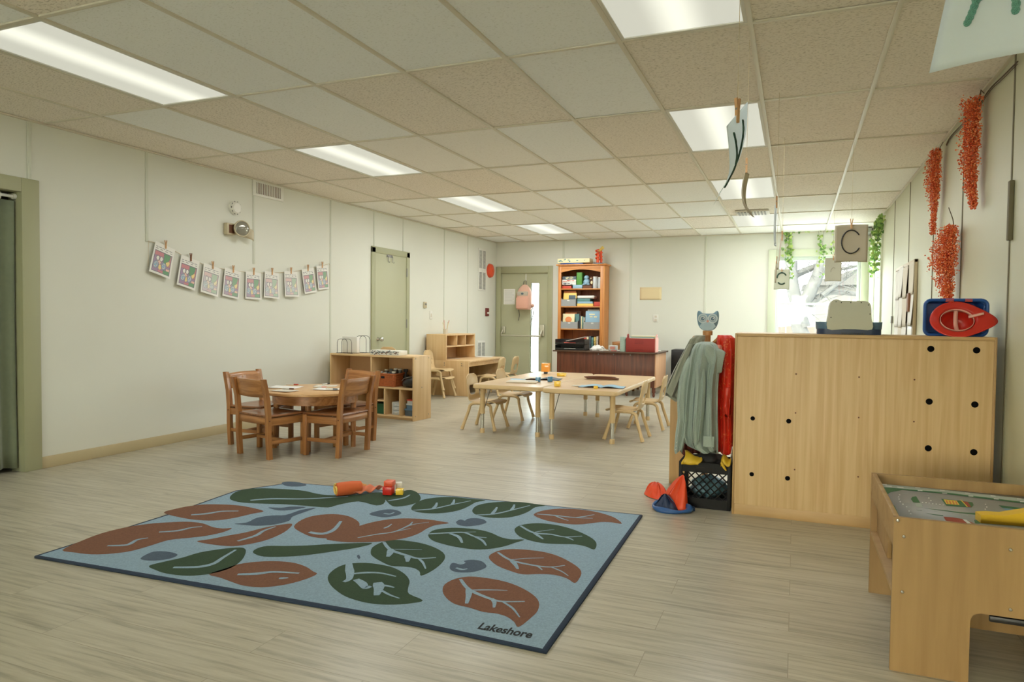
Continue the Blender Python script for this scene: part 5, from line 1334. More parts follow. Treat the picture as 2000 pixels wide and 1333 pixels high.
# cape on the floor
t = thing('satin_cape', 'orange satin cape with blue lining heaped on the floor by the crate', 'cape', (-.004, -.02, 0))
def heap(peak, base, sag, fold, seed, top=None):
    # base: list of floor points around; surface from peak to the base outline
    r2 = random.Random(seed); p0 = r2.uniform(0, 6)
    B_ = spline([Vector((x, y, .004)) for x, y in base], 6); n = len(B_)
    pk_ = Vector(peak)
    def f(u, v):
        q = B_[int(round(u*n)) % n]; w_ = v**sag
        p = pk_.lerp(q, v); p.z = pk_.z*(1-w_)+.004
        nrm = Vector((q.y-pk_.y, -(q.x-pk_.x), 0)).normalized()
        p += nrm*fold*math.sin(2*PI*u*7+p0)*math.sin(PI*v); p.z += fold*.9*math.sin(2*PI*u*9+p0*2)*math.sin(PI*v)
        p.z = max(p.z, .004); return p
    return f, n
f, n = heap((-.60, 4.245, .2), [(-.56, 4.19), (-.6, 4.155), (-.66, 4.19), (-.72, 4.235), (-.755, 4.29), (-.74, 4.36), (-.67, 4.36), (-.655, 4.262), (-.59, 4.258)], 1.25, .013, 4)
b = MB(); b.grid(f, n, 12, wrapu=True); b.build('orange_fold', CAPEO, t, smooth=75)
f, n = heap((-.80, 4.47, .085), [(-.70, 4.36), (-.74, 4.36), (-.83, 4.41), (-.885, 4.5), (-.86, 4.56), (-.79, 4.56), (-.72, 4.46)], 1.8, .012, 9)
b = MB(); b.grid(f, n, 10, wrapu=True); b.build('orange_fold', CAPEO, t, smooth=75)
b = MB()
def lin_(u, v):
    a = 2*PI*u; R_ = Vector((.105*math.cos(a), .058*math.sin(a), 0)); 
    q = 2*PI*v; r = .015+.006*math.sin(3*a+1)
    return Vector((-.655, 4.165, .022))+R_*(1+r*math.cos(q)/R_.length)+Vector((0, 0, r*math.sin(q)+.012*math.sin(a)))
b.grid(lin_, 40, 12, wrapu=True); b.ngon([Vector((-.655+.1*math.cos(i*PI/12), 4.165+.054*math.sin(i*PI/12), .008)) for i in range(24)]); b.build('blue_lining', CAPEB, t, smooth=75)
f, n = heap((-.70, 4.20, .085), [(-.61, 4.155), (-.68, 4.12), (-.75, 4.15), (-.76, 4.2), (-.72, 4.26), (-.65, 4.22)], 1.5, .009, 2)
b = MB(); b.grid(f, n, 10, wrapu=True); b.build('blue_lining', mat('navy_satin', (30, 46, 76), .4), t, smooth=75)
block('small dark blue block on the floor at the foot of the crate', Vector((-.545, 4.2)), .0, .026, mat('dark_blue_block', (36, 56, 86), .3), .4, group=None)
# ------------------------------------------------------------------ leaf rug
def A6(pts): return [at_z(40+.33*x, 920+.33*y, 0) for x, y in pts]
def A7(pts): return [at_z(600+.34*x, 920+.34*y, 0) for x, y in pts]
def AP(pts): return [at_z(x, y, 0) for x, y in pts]
RT = .012
b = MB()
Q = AP([(67, 1091), (330, 1008), (460, 962), (570, 946), (900, 974), (1255, 1010), (1165, 1140), (1067, 1279), (900, 1243), (720, 1206), (400, 1150)])
Q = [Vector((p.x, p.y)) for p in Q]
cq = sum(Q, Vector((0, 0)))/len(Q)
def ins(p, d): v = cq-p; return p+v.normalized()*d
base = [(p.x, p.y) for p in Q]
b.prism(base, 0.0005, RT-.003, m=4)
n = len(Q)
o1 = [b.bm.verts.new((p.x, p.y, RT-.003)) for p in Q]; o2 = [b.bm.verts.new((*ins(p, .005), RT)) for p in Q]; o3 = [b.bm.verts.new((*ins(p, .020), RT)) for p in Q]
for A, B in ((o1, o2), (o2, o3)):
    for i in range(n): b.bm.faces.new((A[i], A[(i+1) % n], B[(i+1) % n], B[i])).material_index = 4
b.bm.faces.new(o3).material_index = 0
def leaf(pts, m, z=.0005, k=3):
    z = min(z, .0007)
    s = spline([Vector((p.x, p.y, RT+z)) for p in pts], k)
    b.ngon(s, m)
VZ = [0]
def vein(pts, w=.014, z=.001):
    VZ[0] += 1; z = z+.00008*(VZ[0] % 6)
    P = spline([Vector((p.x, p.y, RT+z)) for p in pts], 5, closed=False); N = len(P); L_, R_ = [], []
    for i, p in enumerate(P):
        t_ = (P[min(i+1, N-1)]-P[max(i-1, 0)]); t_.normalize(); nn = Vector((-t_.y, t_.x, 0)); ww = w*(.25+.75*(1-abs(i/(N-1)-.35)*1.15))*.5
        L_.append(p+nn*max(.0015, ww)); R_.append(p-nn*max(.0015, ww))
    for i in range(N-1):
        b.ngon([L_[i], L_[i+1], R_[i+1], R_[i]], 0)
G_, O_, S_ = 1, 2, 3
leaf(A6([(848, 262), (920, 238), (1000, 222), (1090, 212), (1190, 212), (1290, 218), (1370, 232), (1440, 253), (1370, 268), (1280, 290), (1180, 306), (1080, 308), (960, 293)]), O_)
vein(A6([(1010, 275), (1100, 268), (1190, 254), (1290, 252)]), .03)
leaf(A6([(248, 485), (350, 435), (480, 385), (620, 350), (760, 328), (900, 318), (1000, 316), (1080, 326), (1140, 348), (1200, 356), (1252, 354), (1200, 378), (1100, 400), (1000, 412), (880, 425), (780, 455), (660, 490), (540, 507), (420, 511), (320, 500)]), O_)
vein(A6([(820, 378), (930, 370), (1010, 352), (1075, 345)]), .025); vein(A6([(515, 460), (630, 455), (690, 425), (755, 413)]), .025)
leaf(A6([(760, 580), (850, 555), (960, 530), (1060, 500), (1180, 480), (1280, 470), (1325, 475), (1333, 500), (1310, 545), (1250, 590), (1160, 620), (1060, 636), (960, 638), (860, 625), (800, 605)]), G_)
vein(A6([(905, 590), (1050, 587), (1140, 568), (1200, 530), (1275, 484)]), .028)
leaf(A6([(710, 535), (770, 500), (830, 492), (900, 500), (930, 515), (890, 535), (820, 547), (750, 548)]), S_)
leaf(A6([(1115, 630), (1200, 600), (1290, 570), (1400, 555), (1520, 552), (1620, 562), (1690, 585), (1730, 612), (1755, 628), (1700, 655), (1620, 680), (1520, 700), (1420, 708), (1320, 698), (1240, 672), (1180, 650)]), O_)
vein(A6([(1285, 632), (1400, 628), (1500, 617), (1650, 625)]), .028); vein(A6([(1530, 655), (1585, 652)]), .02)
leaf(A6([(1045, 432), (1120, 420), (1220, 400), (1330, 380), (1440, 352), (1530, 335), (1608, 328), (1580, 365), (1520, 400), (1440, 430), (1340, 452), (1250, 462), (1160, 455), (1090, 445)]), O_)
vein(A6([(1285, 432), (1390, 400), (1440, 370), (1510, 345)]), .025)
leaf(AP([(574, 1034), (590, 1020), (615, 1012), (650, 1009), (680, 1013), (700, 1024), (701, 1035), (690, 1047), (665, 1055), (640, 1057), (610, 1054), (590, 1046)]), O_)
vein(AP([(604, 1045), (630, 1048), (652, 1040), (666, 1023)]), .035)
leaf(A7([(110, 405), (180, 375), (260, 345), (340, 318), (430, 298), (520, 288), (620, 288), (700, 294), (760, 303), (815, 315), (740, 325), (690, 345), (640, 375), (560, 402), (460, 418), (350, 425), (230, 425), (150, 417)]), O_, .002)
vein(A7([(290, 400), (400, 380), (500, 365), (600, 325), (700, 310)])); vein(A7([(500, 365), (550, 355), (595, 345)]), .01); vein(A7([(560, 340), (590, 325), (605, 308)]), .014); vein(A7([(440, 345), (465, 335), (485, 320)]), .014)
leaf(AP([(448.5, 978), (459, 966), (482, 960), (512, 958), (555, 959.6), (594, 963), (620, 969), (650, 972), (700, 971), (745, 966), (752, 985), (735, 992), (700, 984), (660, 991), (640, 996), (600, 993), (560, 990), (500, 988), (465, 985)]), G_)
vein(AP([(489, 982), (530, 979), (600, 979), (680, 974)]), .03)
leaf(A7([(440, 160), (480, 145), (540, 130), (590, 122), (630, 135), (652, 165), (640, 190), (590, 208), (530, 217), (490, 215), (460, 190)]), G_, .002)
vein(A7([(465, 185), (550, 170), (590, 150)]), .022)
leaf(A7([(598, 235), (615, 205), (660, 180), (720, 168), (790, 163), (860, 164), (930, 172), (1025, 181), (970, 193), (930, 215), (880, 237), (810, 252), (730, 258), (650, 253)]), G_)
vein(A7([(610, 240), (720, 232), (820, 210), (940, 185)]), .02); vein(A7([(720, 232), (738, 215), (745, 196)]), .022); vein(A7([(830, 208), (840, 195), (845, 178)]), .02)
leaf(A7([(948, 240), (970, 215), (1020, 200), (1090, 192), (1160, 190), (1240, 193), (1310, 203), (1372, 212), (1310, 222), (1275, 245), (1220, 268), (1150, 282), (1070, 284), (1000, 275), (960, 260)]), G_)
vein(A7([(960, 268), (1070, 262), (1170, 240), (1280, 212)]), .02); vein(A7([(1060, 262), (1078, 242), (1090, 222)]), .022); vein(A7([(1170, 240), (1184, 224), (1190, 206)]), .02)
leaf(A7([(1300, 265), (1340, 245), (1400, 234), (1470, 230), (1560, 234), (1640, 245), (1710, 262), (1770, 285), (1808, 318), (1750, 310), (1690, 308), (1630, 315), (1560, 322), (1480, 318), (1400, 305), (1340, 288)]), O_)
vein(A7([(1320, 262), (1420, 270), (1540, 283), (1640, 287)]), .018); vein(A7([(1420, 270), (1460, 287), (1500, 300)]), .014); vein(A7([(1540, 283), (1600, 275), (1650, 265)]), .014)
leaf(A7([(1190, 355), (1215, 330), (1270, 318), (1340, 315), (1430, 325), (1510, 345), (1580, 372), (1640, 405), (1662, 435), (1648, 468), (1600, 450), (1540, 438), (1460, 436), (1370, 432), (1290, 418), (1220, 392)]), G_)
vein(A7([(1225, 330), (1300, 370), (1400, 380), (1480, 395), (1580, 390)]), .02); vein(A7([(1300, 370), (1330, 390), (1355, 408)]), .02); vein(A7([(1300, 370), (1350, 360), (1420, 352)]), .01); vein(A7([(1480, 395), (1510, 405), (1530, 415)]), .014)
leaf(A7([(695, 385), (720, 358), (780, 345), (850, 341), (920, 345), (1000, 355), (1060, 372), (1110, 395), (1170, 408), (1248, 410), (1190, 430), (1130, 450), (1050, 464), (960, 467), (870, 455), (790, 438), (720, 415)]), G_)
vein(A7([(700, 378), (800, 372), (900, 370), (960, 392), (1030, 400)]), .02); vein(A7([(820, 375), (870, 395), (890, 430)]), .024); vein(A7([(960, 392), (1005, 415), (1028, 445)]), .018); vein(A7([(840, 370), (900, 368), (970, 366)]), .01)
leaf(A7([(365, 490), (375, 455), (430, 425), (500, 412), (580, 418), (660, 432), (730, 455), (780, 485), (792, 515), (770, 550), (720, 590), (655, 620), (645, 595), (610, 575), (550, 567), (480, 562), (420, 535), (380, 510)]), G_)
vein(A7([(440, 425), (480, 470), (580, 505), (640, 520), (740, 515)]), .022); vein(A7([(480, 465), (475, 490), (463, 510)]), .035); vein(A7([(500, 467), (580, 468), (660, 470)]), .009); vein(A7([(572, 505), (578, 520), (575, 540)]), .03); vein(A7([(640, 520), (665, 545), (680, 580)]), .014)
leaf(A7([(118, 630), (135, 600), (180, 568), (240, 550), (330, 545), (420, 555), (500, 575), (560, 610), (588, 650), (580, 690), (585, 725), (665, 763), (600, 780), (500, 788), (400, 785), (310, 770), (220, 740), (160, 700), (128, 665)]), G_)
vein(A7([(240, 549), (242, 580), (246, 610), (240, 640), (210, 657)]), .04); vein(A7([(246, 612), (330, 603), (420, 605), (510, 625)]), .02); vein(A7([(280, 642), (315, 665), (335, 690), (365, 682)]), .04); vein(A7([(405, 660), (412, 690), (398, 735)]), .05); vein(A7([(415, 675), (460, 680), (500, 690)]), .018); vein(A7([(418, 700), (470, 730), (530, 752)]), .014)
leaf(A7([(1045, 520), (1055, 495), (1110, 472), (1180, 465), (1270, 470), (1360, 482), (1440, 505), (1510, 540), (1560, 575), (1575, 605), (1560, 640), (1535, 662), (1490, 635), (1420, 615), (1330, 610), (1240, 612), (1160, 590), (1090, 560)]), O_)
vein(A7([(1095, 485), (1170, 530), (1300, 560), (1400, 570), (1480, 560)]), .018); vein(A7([(1170, 530), (1195, 555), (1210, 582)]), .024); vein(A7([(1170, 528), (1260, 520), (1360, 517)]), .01); vein(A7([(1400, 570), (1460, 595), (1500, 622)]), .01); vein(A7([(1310, 562), (1330, 570), (1350, 588)]), .012)
leaf(A7([(778, 710), (790, 670), (850, 638), (930, 625), (1020, 632), (1120, 650), (1210, 680), (1290, 725), (1330, 770), (1325, 820), (1290, 860), (1215, 918), (1190, 890), (1150, 860), (1090, 840), (1010, 830), (930, 805), (850, 785), (800, 750)]), O_)
vein(A7([(880, 640), (930, 700), (1040, 750), (1120, 770), (1250, 770)]), .02); vein(A7([(925, 695), (928, 730), (915, 782)]), .028); vein(A7([(930, 705), (1040, 703), (1150, 706)]), .012); vein(A7([(1060, 752), (1075, 775), (1072, 806)]), .02); vein(A7([(1120, 770), (1180, 810), (1220, 862)]), .012)
leaf(A7([(818, 570), (835, 545), (880, 555), (910, 545), (900, 535), (940, 527), (1000, 535), (1030, 565), (1000, 585), (940, 600), (870, 600), (830, 590)]), S_); vein(A7([(855, 575), (890, 585), (920, 580)]), .018)
leaf(A7([(855, 308), (880, 293), (905, 300), (920, 290), (960, 285), (1010, 292), (1030, 310), (990, 325), (920, 333), (870, 325)]), S_)
leaf(A7([(355, 262), (420, 240), (480, 234), (525, 243), (540, 260), (490, 275), (430, 280)]), S_); vein(A7([(440, 258), (475, 262), (500, 252)]), .02)
leaf(A6([(1545, 85), (1580, 75), (1650, 80), (1693, 95), (1660, 104), (1580, 103)]), S_)
leaf(A6([(1265, 328), (1340, 320), (1400, 292), (1490, 278), (1570, 275), (1660, 245), (1750, 232), (1690, 255), (1610, 285), (1590, 310), (1500, 333), (1400, 340), (1330, 335)]), S_)
leaf(A6([(1465, 230), (1540, 232), (1600, 225), (1690, 228), (1620, 243), (1530, 248)]), S_)
leaf(AP([(494, 1085), (502, 1077), (522, 1072), (555, 1072), (600, 1071), (650, 1068), (726, 1066), (700, 1075), (650, 1083), (600, 1090), (560, 1093), (515, 1093)]), G_)
leaf(A7([(285, 505), (297, 498), (305, 515), (295, 522)]), S_)
# woven lettering
def text_mesh(body, size, bold=.0):
    cu = bpy.data.curves.new('lettering', 'FONT'); cu.body = body; cu.size = size; cu.offset = bold; cu.resolution_u = 3
    ob = bpy.data.objects.new('lettering', cu); C.objects.link(ob)
    dg = bpy.context.evaluated_depsgraph_get(); dg.update()
    me = bpy.data.meshes.new_from_object(ob.evaluated_get(dg)); bpy.data.objects.remove(ob)
    return me
me = text_mesh('Lakeshore', .075, .0022)
p0, p1 = at_z(931, 1235, 0), at_z(1036, 1254, 0)
w0 = max(v.co.x for v in me.vertices); sx = (p1-p0).length/w0
ang = math.atan2(p1.y-p0.y, p1.x-p0.x)
Mt = TR(p0.x, p0.y, RT+.0006) @ RZ(ang) @ Matrix.Diagonal((sx, 1.0, 1, 1))
vs = [b.bm.verts.new(Mt @ v.co) for v in me.vertices]
for p in me.polygons:
    try: b.bm.faces.new([vs[i] for i in p.vertices]).material_index = 5
    except ValueError: pass
rg = b.build('leaf_rug', [RUGB, RUGG, RUGO, RUGS, RUGN, RUGT], fixn=False, smooth=20)
for p in rg.data.polygons: pass
tag(rg, 'pale blue rug patterned with green and brown leaves on the floor', 'rug')
# rolled cloth and blocks at the rug edge
t = thing('rolled_cloth', 'orange and yellow rolled cloth at the far edge of the rug', 'cloth', (0, 0, 0))
p = at_z(657, 970, RT); q = at_z(742, 959, RT)
ax = (q-p).normalized()
def rollp(k): return p.lerp(q, k)+Vector((0, 0, .042))
b = MB(); b.tube([rollp(0), rollp(.12), rollp(.35), rollp(.55)], [.04, .042, .042, .036], 18); b.build('orange_roll', mat('orange_felt', (216, 104, 56), .8), t)
b = MB(); sp_ = [p+Vector((0, 0, .042))-ax*.004+Vector((0, 0, 1))*(.036-.0014*i)*math.cos(i*.5)+Vector((-ax.y, ax.x, 0))*(.036-.0014*i)*math.sin(i*.5) for i in range(22)]
b.tube(sp_, .0055, 6); b.build('spiral_end', YCOV, t)
b = MB(); b.grid(lambda u, v: p.lerp(q, .32+.34*u)+Vector((0, -.015+.03*v, .05+.03*math.sin(PI*v)*math.sin(PI*u)-.03*(1-v)*u)), 10, 6); b.build('yellow_fold', mat('pale_orange_felt', (238, 176, 104), .8), t, solid=.004)
b = MB(); b.grid(lambda u, v: p.lerp(q, .5+.5*u)+Vector((0, -.06+.1*v, RT*0+.012+.045*math.sin(PI*min(1, v*1.1))*(1-.6*u)+.008*math.sin(14*u))), 14, 8); b.build('salmon_flap', mat('salmon_felt', (226, 132, 98), .8), t, solid=.004)
g = 'toy blocks beside the rolled cloth'
def rb(u, v, s, mt, lb, dz=0, a=.2, h=None):
    c = at_z(u, v, RT); block(lb, c, RT+.0045+dz, s, mt, a, h, g)
rb(759, 967, .06, mat('red_translucent_block', (206, 40, 28), .3), 'red block in front of the others at the rolled cloth', h=.05)
rb(761, 966, .058, mat('orange_red_block', (226, 96, 56), .4), 'orange block stacked on the red block by the rolled cloth', dz=.0515, h=.032)
rb(781, 967.5, .045, YELT, 'yellow block at the right end beside the red block', a=.35, h=.036)
rb(779, 962, .04, WHITE, 'white block behind the yellow block on the rug edge', a=.6, h=.06)

# ------------------------------------------------------------------ play table with road map
P = thing('play_table', 'birch plywood play table with printed road map in the right corner', 'table', (0, 0, 0))
PX0, PX1, PY0, PY1, PH, ZS = .306, .975, 2.53, 3.245, .502, .461
def pp(name, bx, m, bev=.0015, parent=None):
    b = MB(); b.box(*bx, bev=bev); return b.build(name, m, parent or P)
def end_board(y0, y1):
    cx0, cx1, cz, r = .524, .76, .228, .03
    arc = lambda cx, cz_, a0, a1: [(cx+r*math.cos(math.radians(a0+(a1-a0)*i/6)), cz_+r*math.sin(math.radians(a0+(a1-a0)*i/6))) for i in range(7)]
    pl = [(PX0, 0), (cx0, 0)]+arc(cx0+r, cz-r, 180, 90)+arc(cx1-r, cz-r, 90, 0)+[(cx1, 0), (PX1, 0), (PX1, PH), (PX0, PH)]
    b = MB(); b.prism(pl, -y1, -y0, M=Matrix.Rotation(PI/2, 4, 'X')); return b.build('end_panel', PLYT, P)
fe = end_board(PY0, PY0+.016)
for x, z in ((.314+.022, .442), (.336, .262), (.318, .492), (.623, .438), (.628, .253)):
    b = MB(); b.lathe([(0, .004), (.004, .0035), (.0058, .0012), (.006, 0), (0, 0)], n=14, M=TR(x, PY0, z) @ Matrix.Rotation(PI/2, 4, 'X')); b.build('bolt', CHROME, fe)
end_board(PY1-.016, PY1)
pp('side_rail', (PX0+.002, PX0+.018, PY0+.016, PY1-.016, .40, PH), PLYTX); pp('side_rail', (PX1-.018, PX1-.002, PY0+.016, PY1-.016, .40, PH), PLYTX)
pp('shelf', (PX0+.002, PX1-.002, PY0+.016, PY1-.016, .245, .26), PLYTX); pp('partition', (.33, .345, 2.88, PY1-.016, .26, ZS-.012), PLYTX); pp('partition', (.42, PX1-.02, 2.9, 2.915, .26, ZS-.012), PLYT)
pp('lower_rail', (PX0+.2, PX1-.2, 2.95, 2.966, .02, .12), PLYT)
b = MB(); b.box(.60, .95, PY0+.11, PY0+.125, .165, .185, bev=.004); b.build('hanger_bar', BLACK, P)
b = MB(); b.box(PX0+.018, PX1-.018, PY0+.016, PY1-.016, ZS-.012, ZS, m=0)
def A8(pts, dz): return [at_z(1690+x/6.452, 910+y/6.452, ZS)+Vector((0, 0, dz)) for x, y in pts]
def clipx(ps):
    return [Vector((min(max(p.x, PX0+.019), PX1-.019), min(max(p.y, PY0+.017), PY1-.017), p.z)) for p in ps]
def pg(pts, m, dz=.0006): b.ngon(clipx(A8(pts, dz)), m)
pg([(190, 225), (1000, 308), (2000, 420), (2700, 500), (2700, 560), (2000, 478), (1000, 352), (205, 272)], 1)
pg([(205, 272), (1000, 340), (2000, 462), (2700, 545), (2700, 560), (2000, 480), (1000, 358), (212, 284)], 2, .0009)
pg([(212, 278), (480, 305), (400, 322), (320, 335), (268, 372)], 2)
pg([(575, 425), (590, 397), (640, 388), (692, 470), (605, 466)], 2); pg([(622, 475), (700, 475), (728, 527), (650, 522)], 1)
pg([(955, 420), (1200, 445), (1350, 465), (1366, 500), (1340, 528), (1200, 522), (1020, 507)], 2, .0006)
pg([(985, 428), (1150, 445), (1190, 500), (1020, 487)], 4, .0009)
for a in (0, 40, 80, 120): pg([(1010+a, 440+a*.1), (1030+a, 442+a*.1), (1048+a, 486+a*.1), (1030+a, 484+a*.1)], 5, .0012)
pg([(1196, 434), (1214, 436), (1300, 525), (1278, 524)], 4, .0009); pg([(1225, 452), (1290, 460), (1336, 526), (1295, 525)], 3, .0009)
pg([(985, 645), (1100, 655), (1225, 675), (1390, 735), (1200, 725), (1012, 695)], 3); pg([(1225, 680), (1270, 685), (1340, 735), (1285, 730)], 6, .0009)
pg([(330, 485), (372, 510), (412, 605), (382, 602)], 2); pg([(1680, 500), (2000, 540), (2400, 590), (2400, 640), (2000, 565), (1722, 532)], 2); pg([(1720, 535), (1850, 550), (1900, 585), (1790, 575)], 7)
pg([(720, 535), (1000, 565), (1250, 595), (1500, 605), (1720, 592), (1640, 632), (1430, 628), (1200, 600), (900, 560)], 2); pg([(760, 600), (980, 630), (985, 640), (860, 622)], 2); pg([(1370, 690), (1460, 700), (1440, 735), (1385, 732)], 2)
for x, y in ((432, 372), (420, 398), (425, 425), (440, 458), (475, 490), (520, 522), (552, 575), (572, 610), (720, 466), (765, 470), (805, 476), (850, 484), (895, 488), (940, 494), (985, 498), (800, 412), (826, 445), (1515, 490), (1530, 525), (1512, 552)): pg([(x-9, y-6), (x+9, y-5), (x+10, y+7), (x-8, y+6)], 6, .0009)
for x, y in ((660, 283), (690, 318), (970, 316), (1000, 352), (1290, 350), (1330, 388), (1610, 386), (1650, 425), (1940, 425), (1980, 460)): pg([(x-32, y-8), (x+28, y-3), (x+34, y+7), (x-28, y+4)], 6, .0012)
for x, y in ((230, 240), (290, 262), (440, 278)): pg([(x-40, y-9), (x+40, y-2), (x+46, y+12), (x-34, y+6)], 6, .0012)
for x, y in ((500, 355), (770, 380), (930, 395), (680, 562), (910, 582), (1080, 545), (1150, 608), (1260, 628), (860, 530)): pg([(x-36, y-4), (x+36, y+2), (x+36, y+7), (x-36, y+1)], 1, .0009)
b.build('road_map_board', [PLAYG, PLAYL, PLAYGR, PLAYR, PLAYY, PLAYO, PLAYW, PLAYB], P, fixn=False)
p = at_z(1910, 1024, ZS)
t = thing('toy_ramp', 'yellow plastic toy ramp lying on the road map table', 'toy', (p.x+.01, p.y+.01, ZS+.0015), .12)
b = MB(); pr_ = [(0, 0), (.0, .026), (.03, .03), (.07, .03), (.09, .036), (.13, .046), (.17, .06), (.21, .078), (.25, .09), (.25, .06), (.2, .035), (.15, .012), (.13, .0)]
b.prism(pr_, -.05, .0, M=Matrix.Rotation(PI/2, 4, 'X')); b.box(-.0, .25, .0, .004, 0, .01); b.build('ramp_body', YEL, t)
b = MB()
for k in range(3): b.box(.14+.03*k, .15+.03*k, -.003, .0, .012+.02*k, .03+.02*k, bev=.001)
b.build('rib', YEL, t)
# ------------------------------------------------------------------ string of colouring sheets on the left wall
XS = XL+.012
S0, S1 = at_x(290, 471, XS), at_x(643, 515, XS)
tops = [(322, 481), (371, 506), (414, 521), (454, 528.5), (494, 533), (530, 533), (567, 531.5), (600, 526), (628, 520)]
TP = [at_x(u, v, XS) for u, v in tops]
pts = spline([S0]+TP+[S1], 6, closed=False)
b = MB(); b.tube(pts, .0022, 6); b.tube([S0, S0+Vector((0, -.005, -.22))], .0016, 5); b.tube([S1, S1+Vector((0, .01, -.02)), S1+Vector((0, .012, -.24))], .0016, 5)
tag(b.build('hanging_string', TWINE), 'thin string across the left wall holding nine colouring sheets', 'string')
CW = [('crayon_white', (232, 230, 222)), ('crayon_pink', (196, 122, 130)), ('crayon_green', (96, 146, 106)), ('crayon_yellow', (236, 208, 130)), ('crayon_blue', (134, 176, 204)), ('crayon_purple', (156, 128, 160)), ('crayon_peach', (230, 184, 166)), ('crayon_line', (120, 118, 126))]
def pal(tag_, k):
    out = []
    for n_, c in CW:
        if n_ in ('crayon_white', 'crayon_line'): kk = 1 if n_ == 'crayon_white' else .5+.5*k
        else: kk = k
        out.append(mat(n_+tag_, tuple(232-(232-x)*kk if i < 2 else 222-(222-x)*kk for i, x in enumerate(c)), .85))
    return out
PALS = [pal('_strong', .82), pal('_mid', .6), pal('_faint', .32)]
def heart(x, y, cx, cy, r):
    x = (x-cx)/r; y = (y-cy)/r
    return (x*x+y*y-1)**3-x*x*y**3 < 0
def sheet_col(sd, blank):
    rr = random.Random(sd); j = lambda: rr.uniform(-.015, .015)
    q = [j() for _ in range(12)]
    def f(u, v):          # u across 0..1, v up 0..1
        if .86 < v < .875 and .08 < u < .92: return 7 if int(u*23) % 4 else 0
        if .80 < v < .815 and (.07 < u < .2 or .3 < u < .42 or .55 < u < .68 or .8 < u < .9): return 7
        if not (.08 < u < .92 and .07 < v < .75): return 0
        if u < .1 or u > .9 or v < .09 or v > .73: return 7
        if heart(u, v, .7+q[0], .6+q[1], .14): return 2 if blank < 2 else 2
        if heart(u, v, .78+q[2], .43, .085): return 3
        for cx, cy, r in ((.24+q[3], .3, .135), (.60, .31+q[4], .13)):
            d = math.hypot(u-cx, (v-cy)*1.15)
            if d < r: return 4 if (int((d+.02*math.atan2(v-cy, u-cx))*30) % 2 == 0 or d < .03) else 5 if blank == 0 and d > r*.8 else 4 if d > r*.85 else 0
        for cx in (.27, .44):
            if math.hypot(u-cx-q[5], (v-.52)*.95) < .085: return 0 if math.hypot(u-cx, (v-.52)*.95) < .07 else 7
        if math.hypot(u-.355-q[5], v-.43) < .1: return 6
        if heart(u, v, .43, .25+q[6], .085): return 3
        if v > .6 and u < .52: return 1
        if v < .2 and u > .6: return 2
        if .12 < v < .28 and .72 < u: return 6
        if v < .16: return 5 if u < .35 else 1
        return 5 if u < .55 else (2 if u < .7 else 1) if v > .35 else 5
    return f
ordn = ['first', 'second', 'third', 'fourth', 'fifth', 'sixth', 'seventh', 'eighth', 'ninth']
look = ['strongly coloured, tilted', 'strongly coloured, under the dark clothespin', 'mostly uncoloured', 'with a green heart', 'coloured pink and blue', 'palely coloured', 'faintly coloured', 'with a curled corner', 'at the right end']
inten = [0, 0, 2, 1, 1, 2, 2, 1, 1]; tilt = [-.28, -.22, -.2, -.14, -.03, -.06, .02, .16, .1]
for k in range(9):
    c = TP[k]; w, h = .21, .272
    t = thing('hanging_colouring_sheet', '%s colouring sheet from the left on the wall string, %s' % (ordn[k], look[k]), 'drawing', (c.x+.004, c.y, c.z), group='colouring sheets pegged to the wall string', rot=(0, 0, 0))
    f = sheet_col(40+k, inten[k]); tl = tilt[k]; rr = random.Random(k); cu = rr.uniform(.006, .022)
    def fn(u, v):
        y = (u-.5)*w; z = -(1-v)*h+.006
        x = .004+cu*((1-v)**2)*(.4+.6*u)+.006*math.sin(3*u+k)*(1-v)
        return Vector((x, y*math.cos(tl)-z*math.sin(tl)*1.0, y*math.sin(tl)+z*math.cos(tl)))
    b = MB()
    def g_(u, v, f=f):
        m_ = f(u, v)
        return 7 if .09 < u < .91 and .08 < v < .74 and (f(u+.011, v) != m_ or f(u, v+.009) != m_) and (int(u*90)+int(v*115)) % 5 else m_
    b.grid(fn, 80, 104, mf=g_); b.build('drawn_page', PALS[inten[k]], t, fixn=False, smooth=60)
def clothespin(c, label, M, dark=False, group='wooden clothespins', s=1.0):
    t = thing('clothespin', label, 'clothespin', c, group=group); t.rotation_euler = M
    for sx in (-1, 1):
        b = MB()
        pts = [(0, -.036), (.0055*sx, -.035), (.006*sx, -.01), (.0065*sx, .004), (.011*sx, .034), (.006*sx, .036), (.0008*sx, .004), (.0005*sx, -.034)]
        b.prism([(x*s, z*s) for x, z in pts], -.0045*s, .0045*s, M=Matrix.Rotation(PI/2, 4, 'X')); b.build('prong', PIND if dark else PIN, t)
    b = MB(); b.tube([(-.0075*s, 0, .004*s), (.0075*s, 0, .004*s)], .0035*s, 8); b.build('spring', GREYP, t)
for k in range(9): clothespin(TP[k]+Vector((.012, .0, .014)), 'wooden clothespin holding the %s colouring sheet from the left' % ordn[k], (.0, 0, PI/2-.25), dark=k == 1, group='clothespins on the wall string')

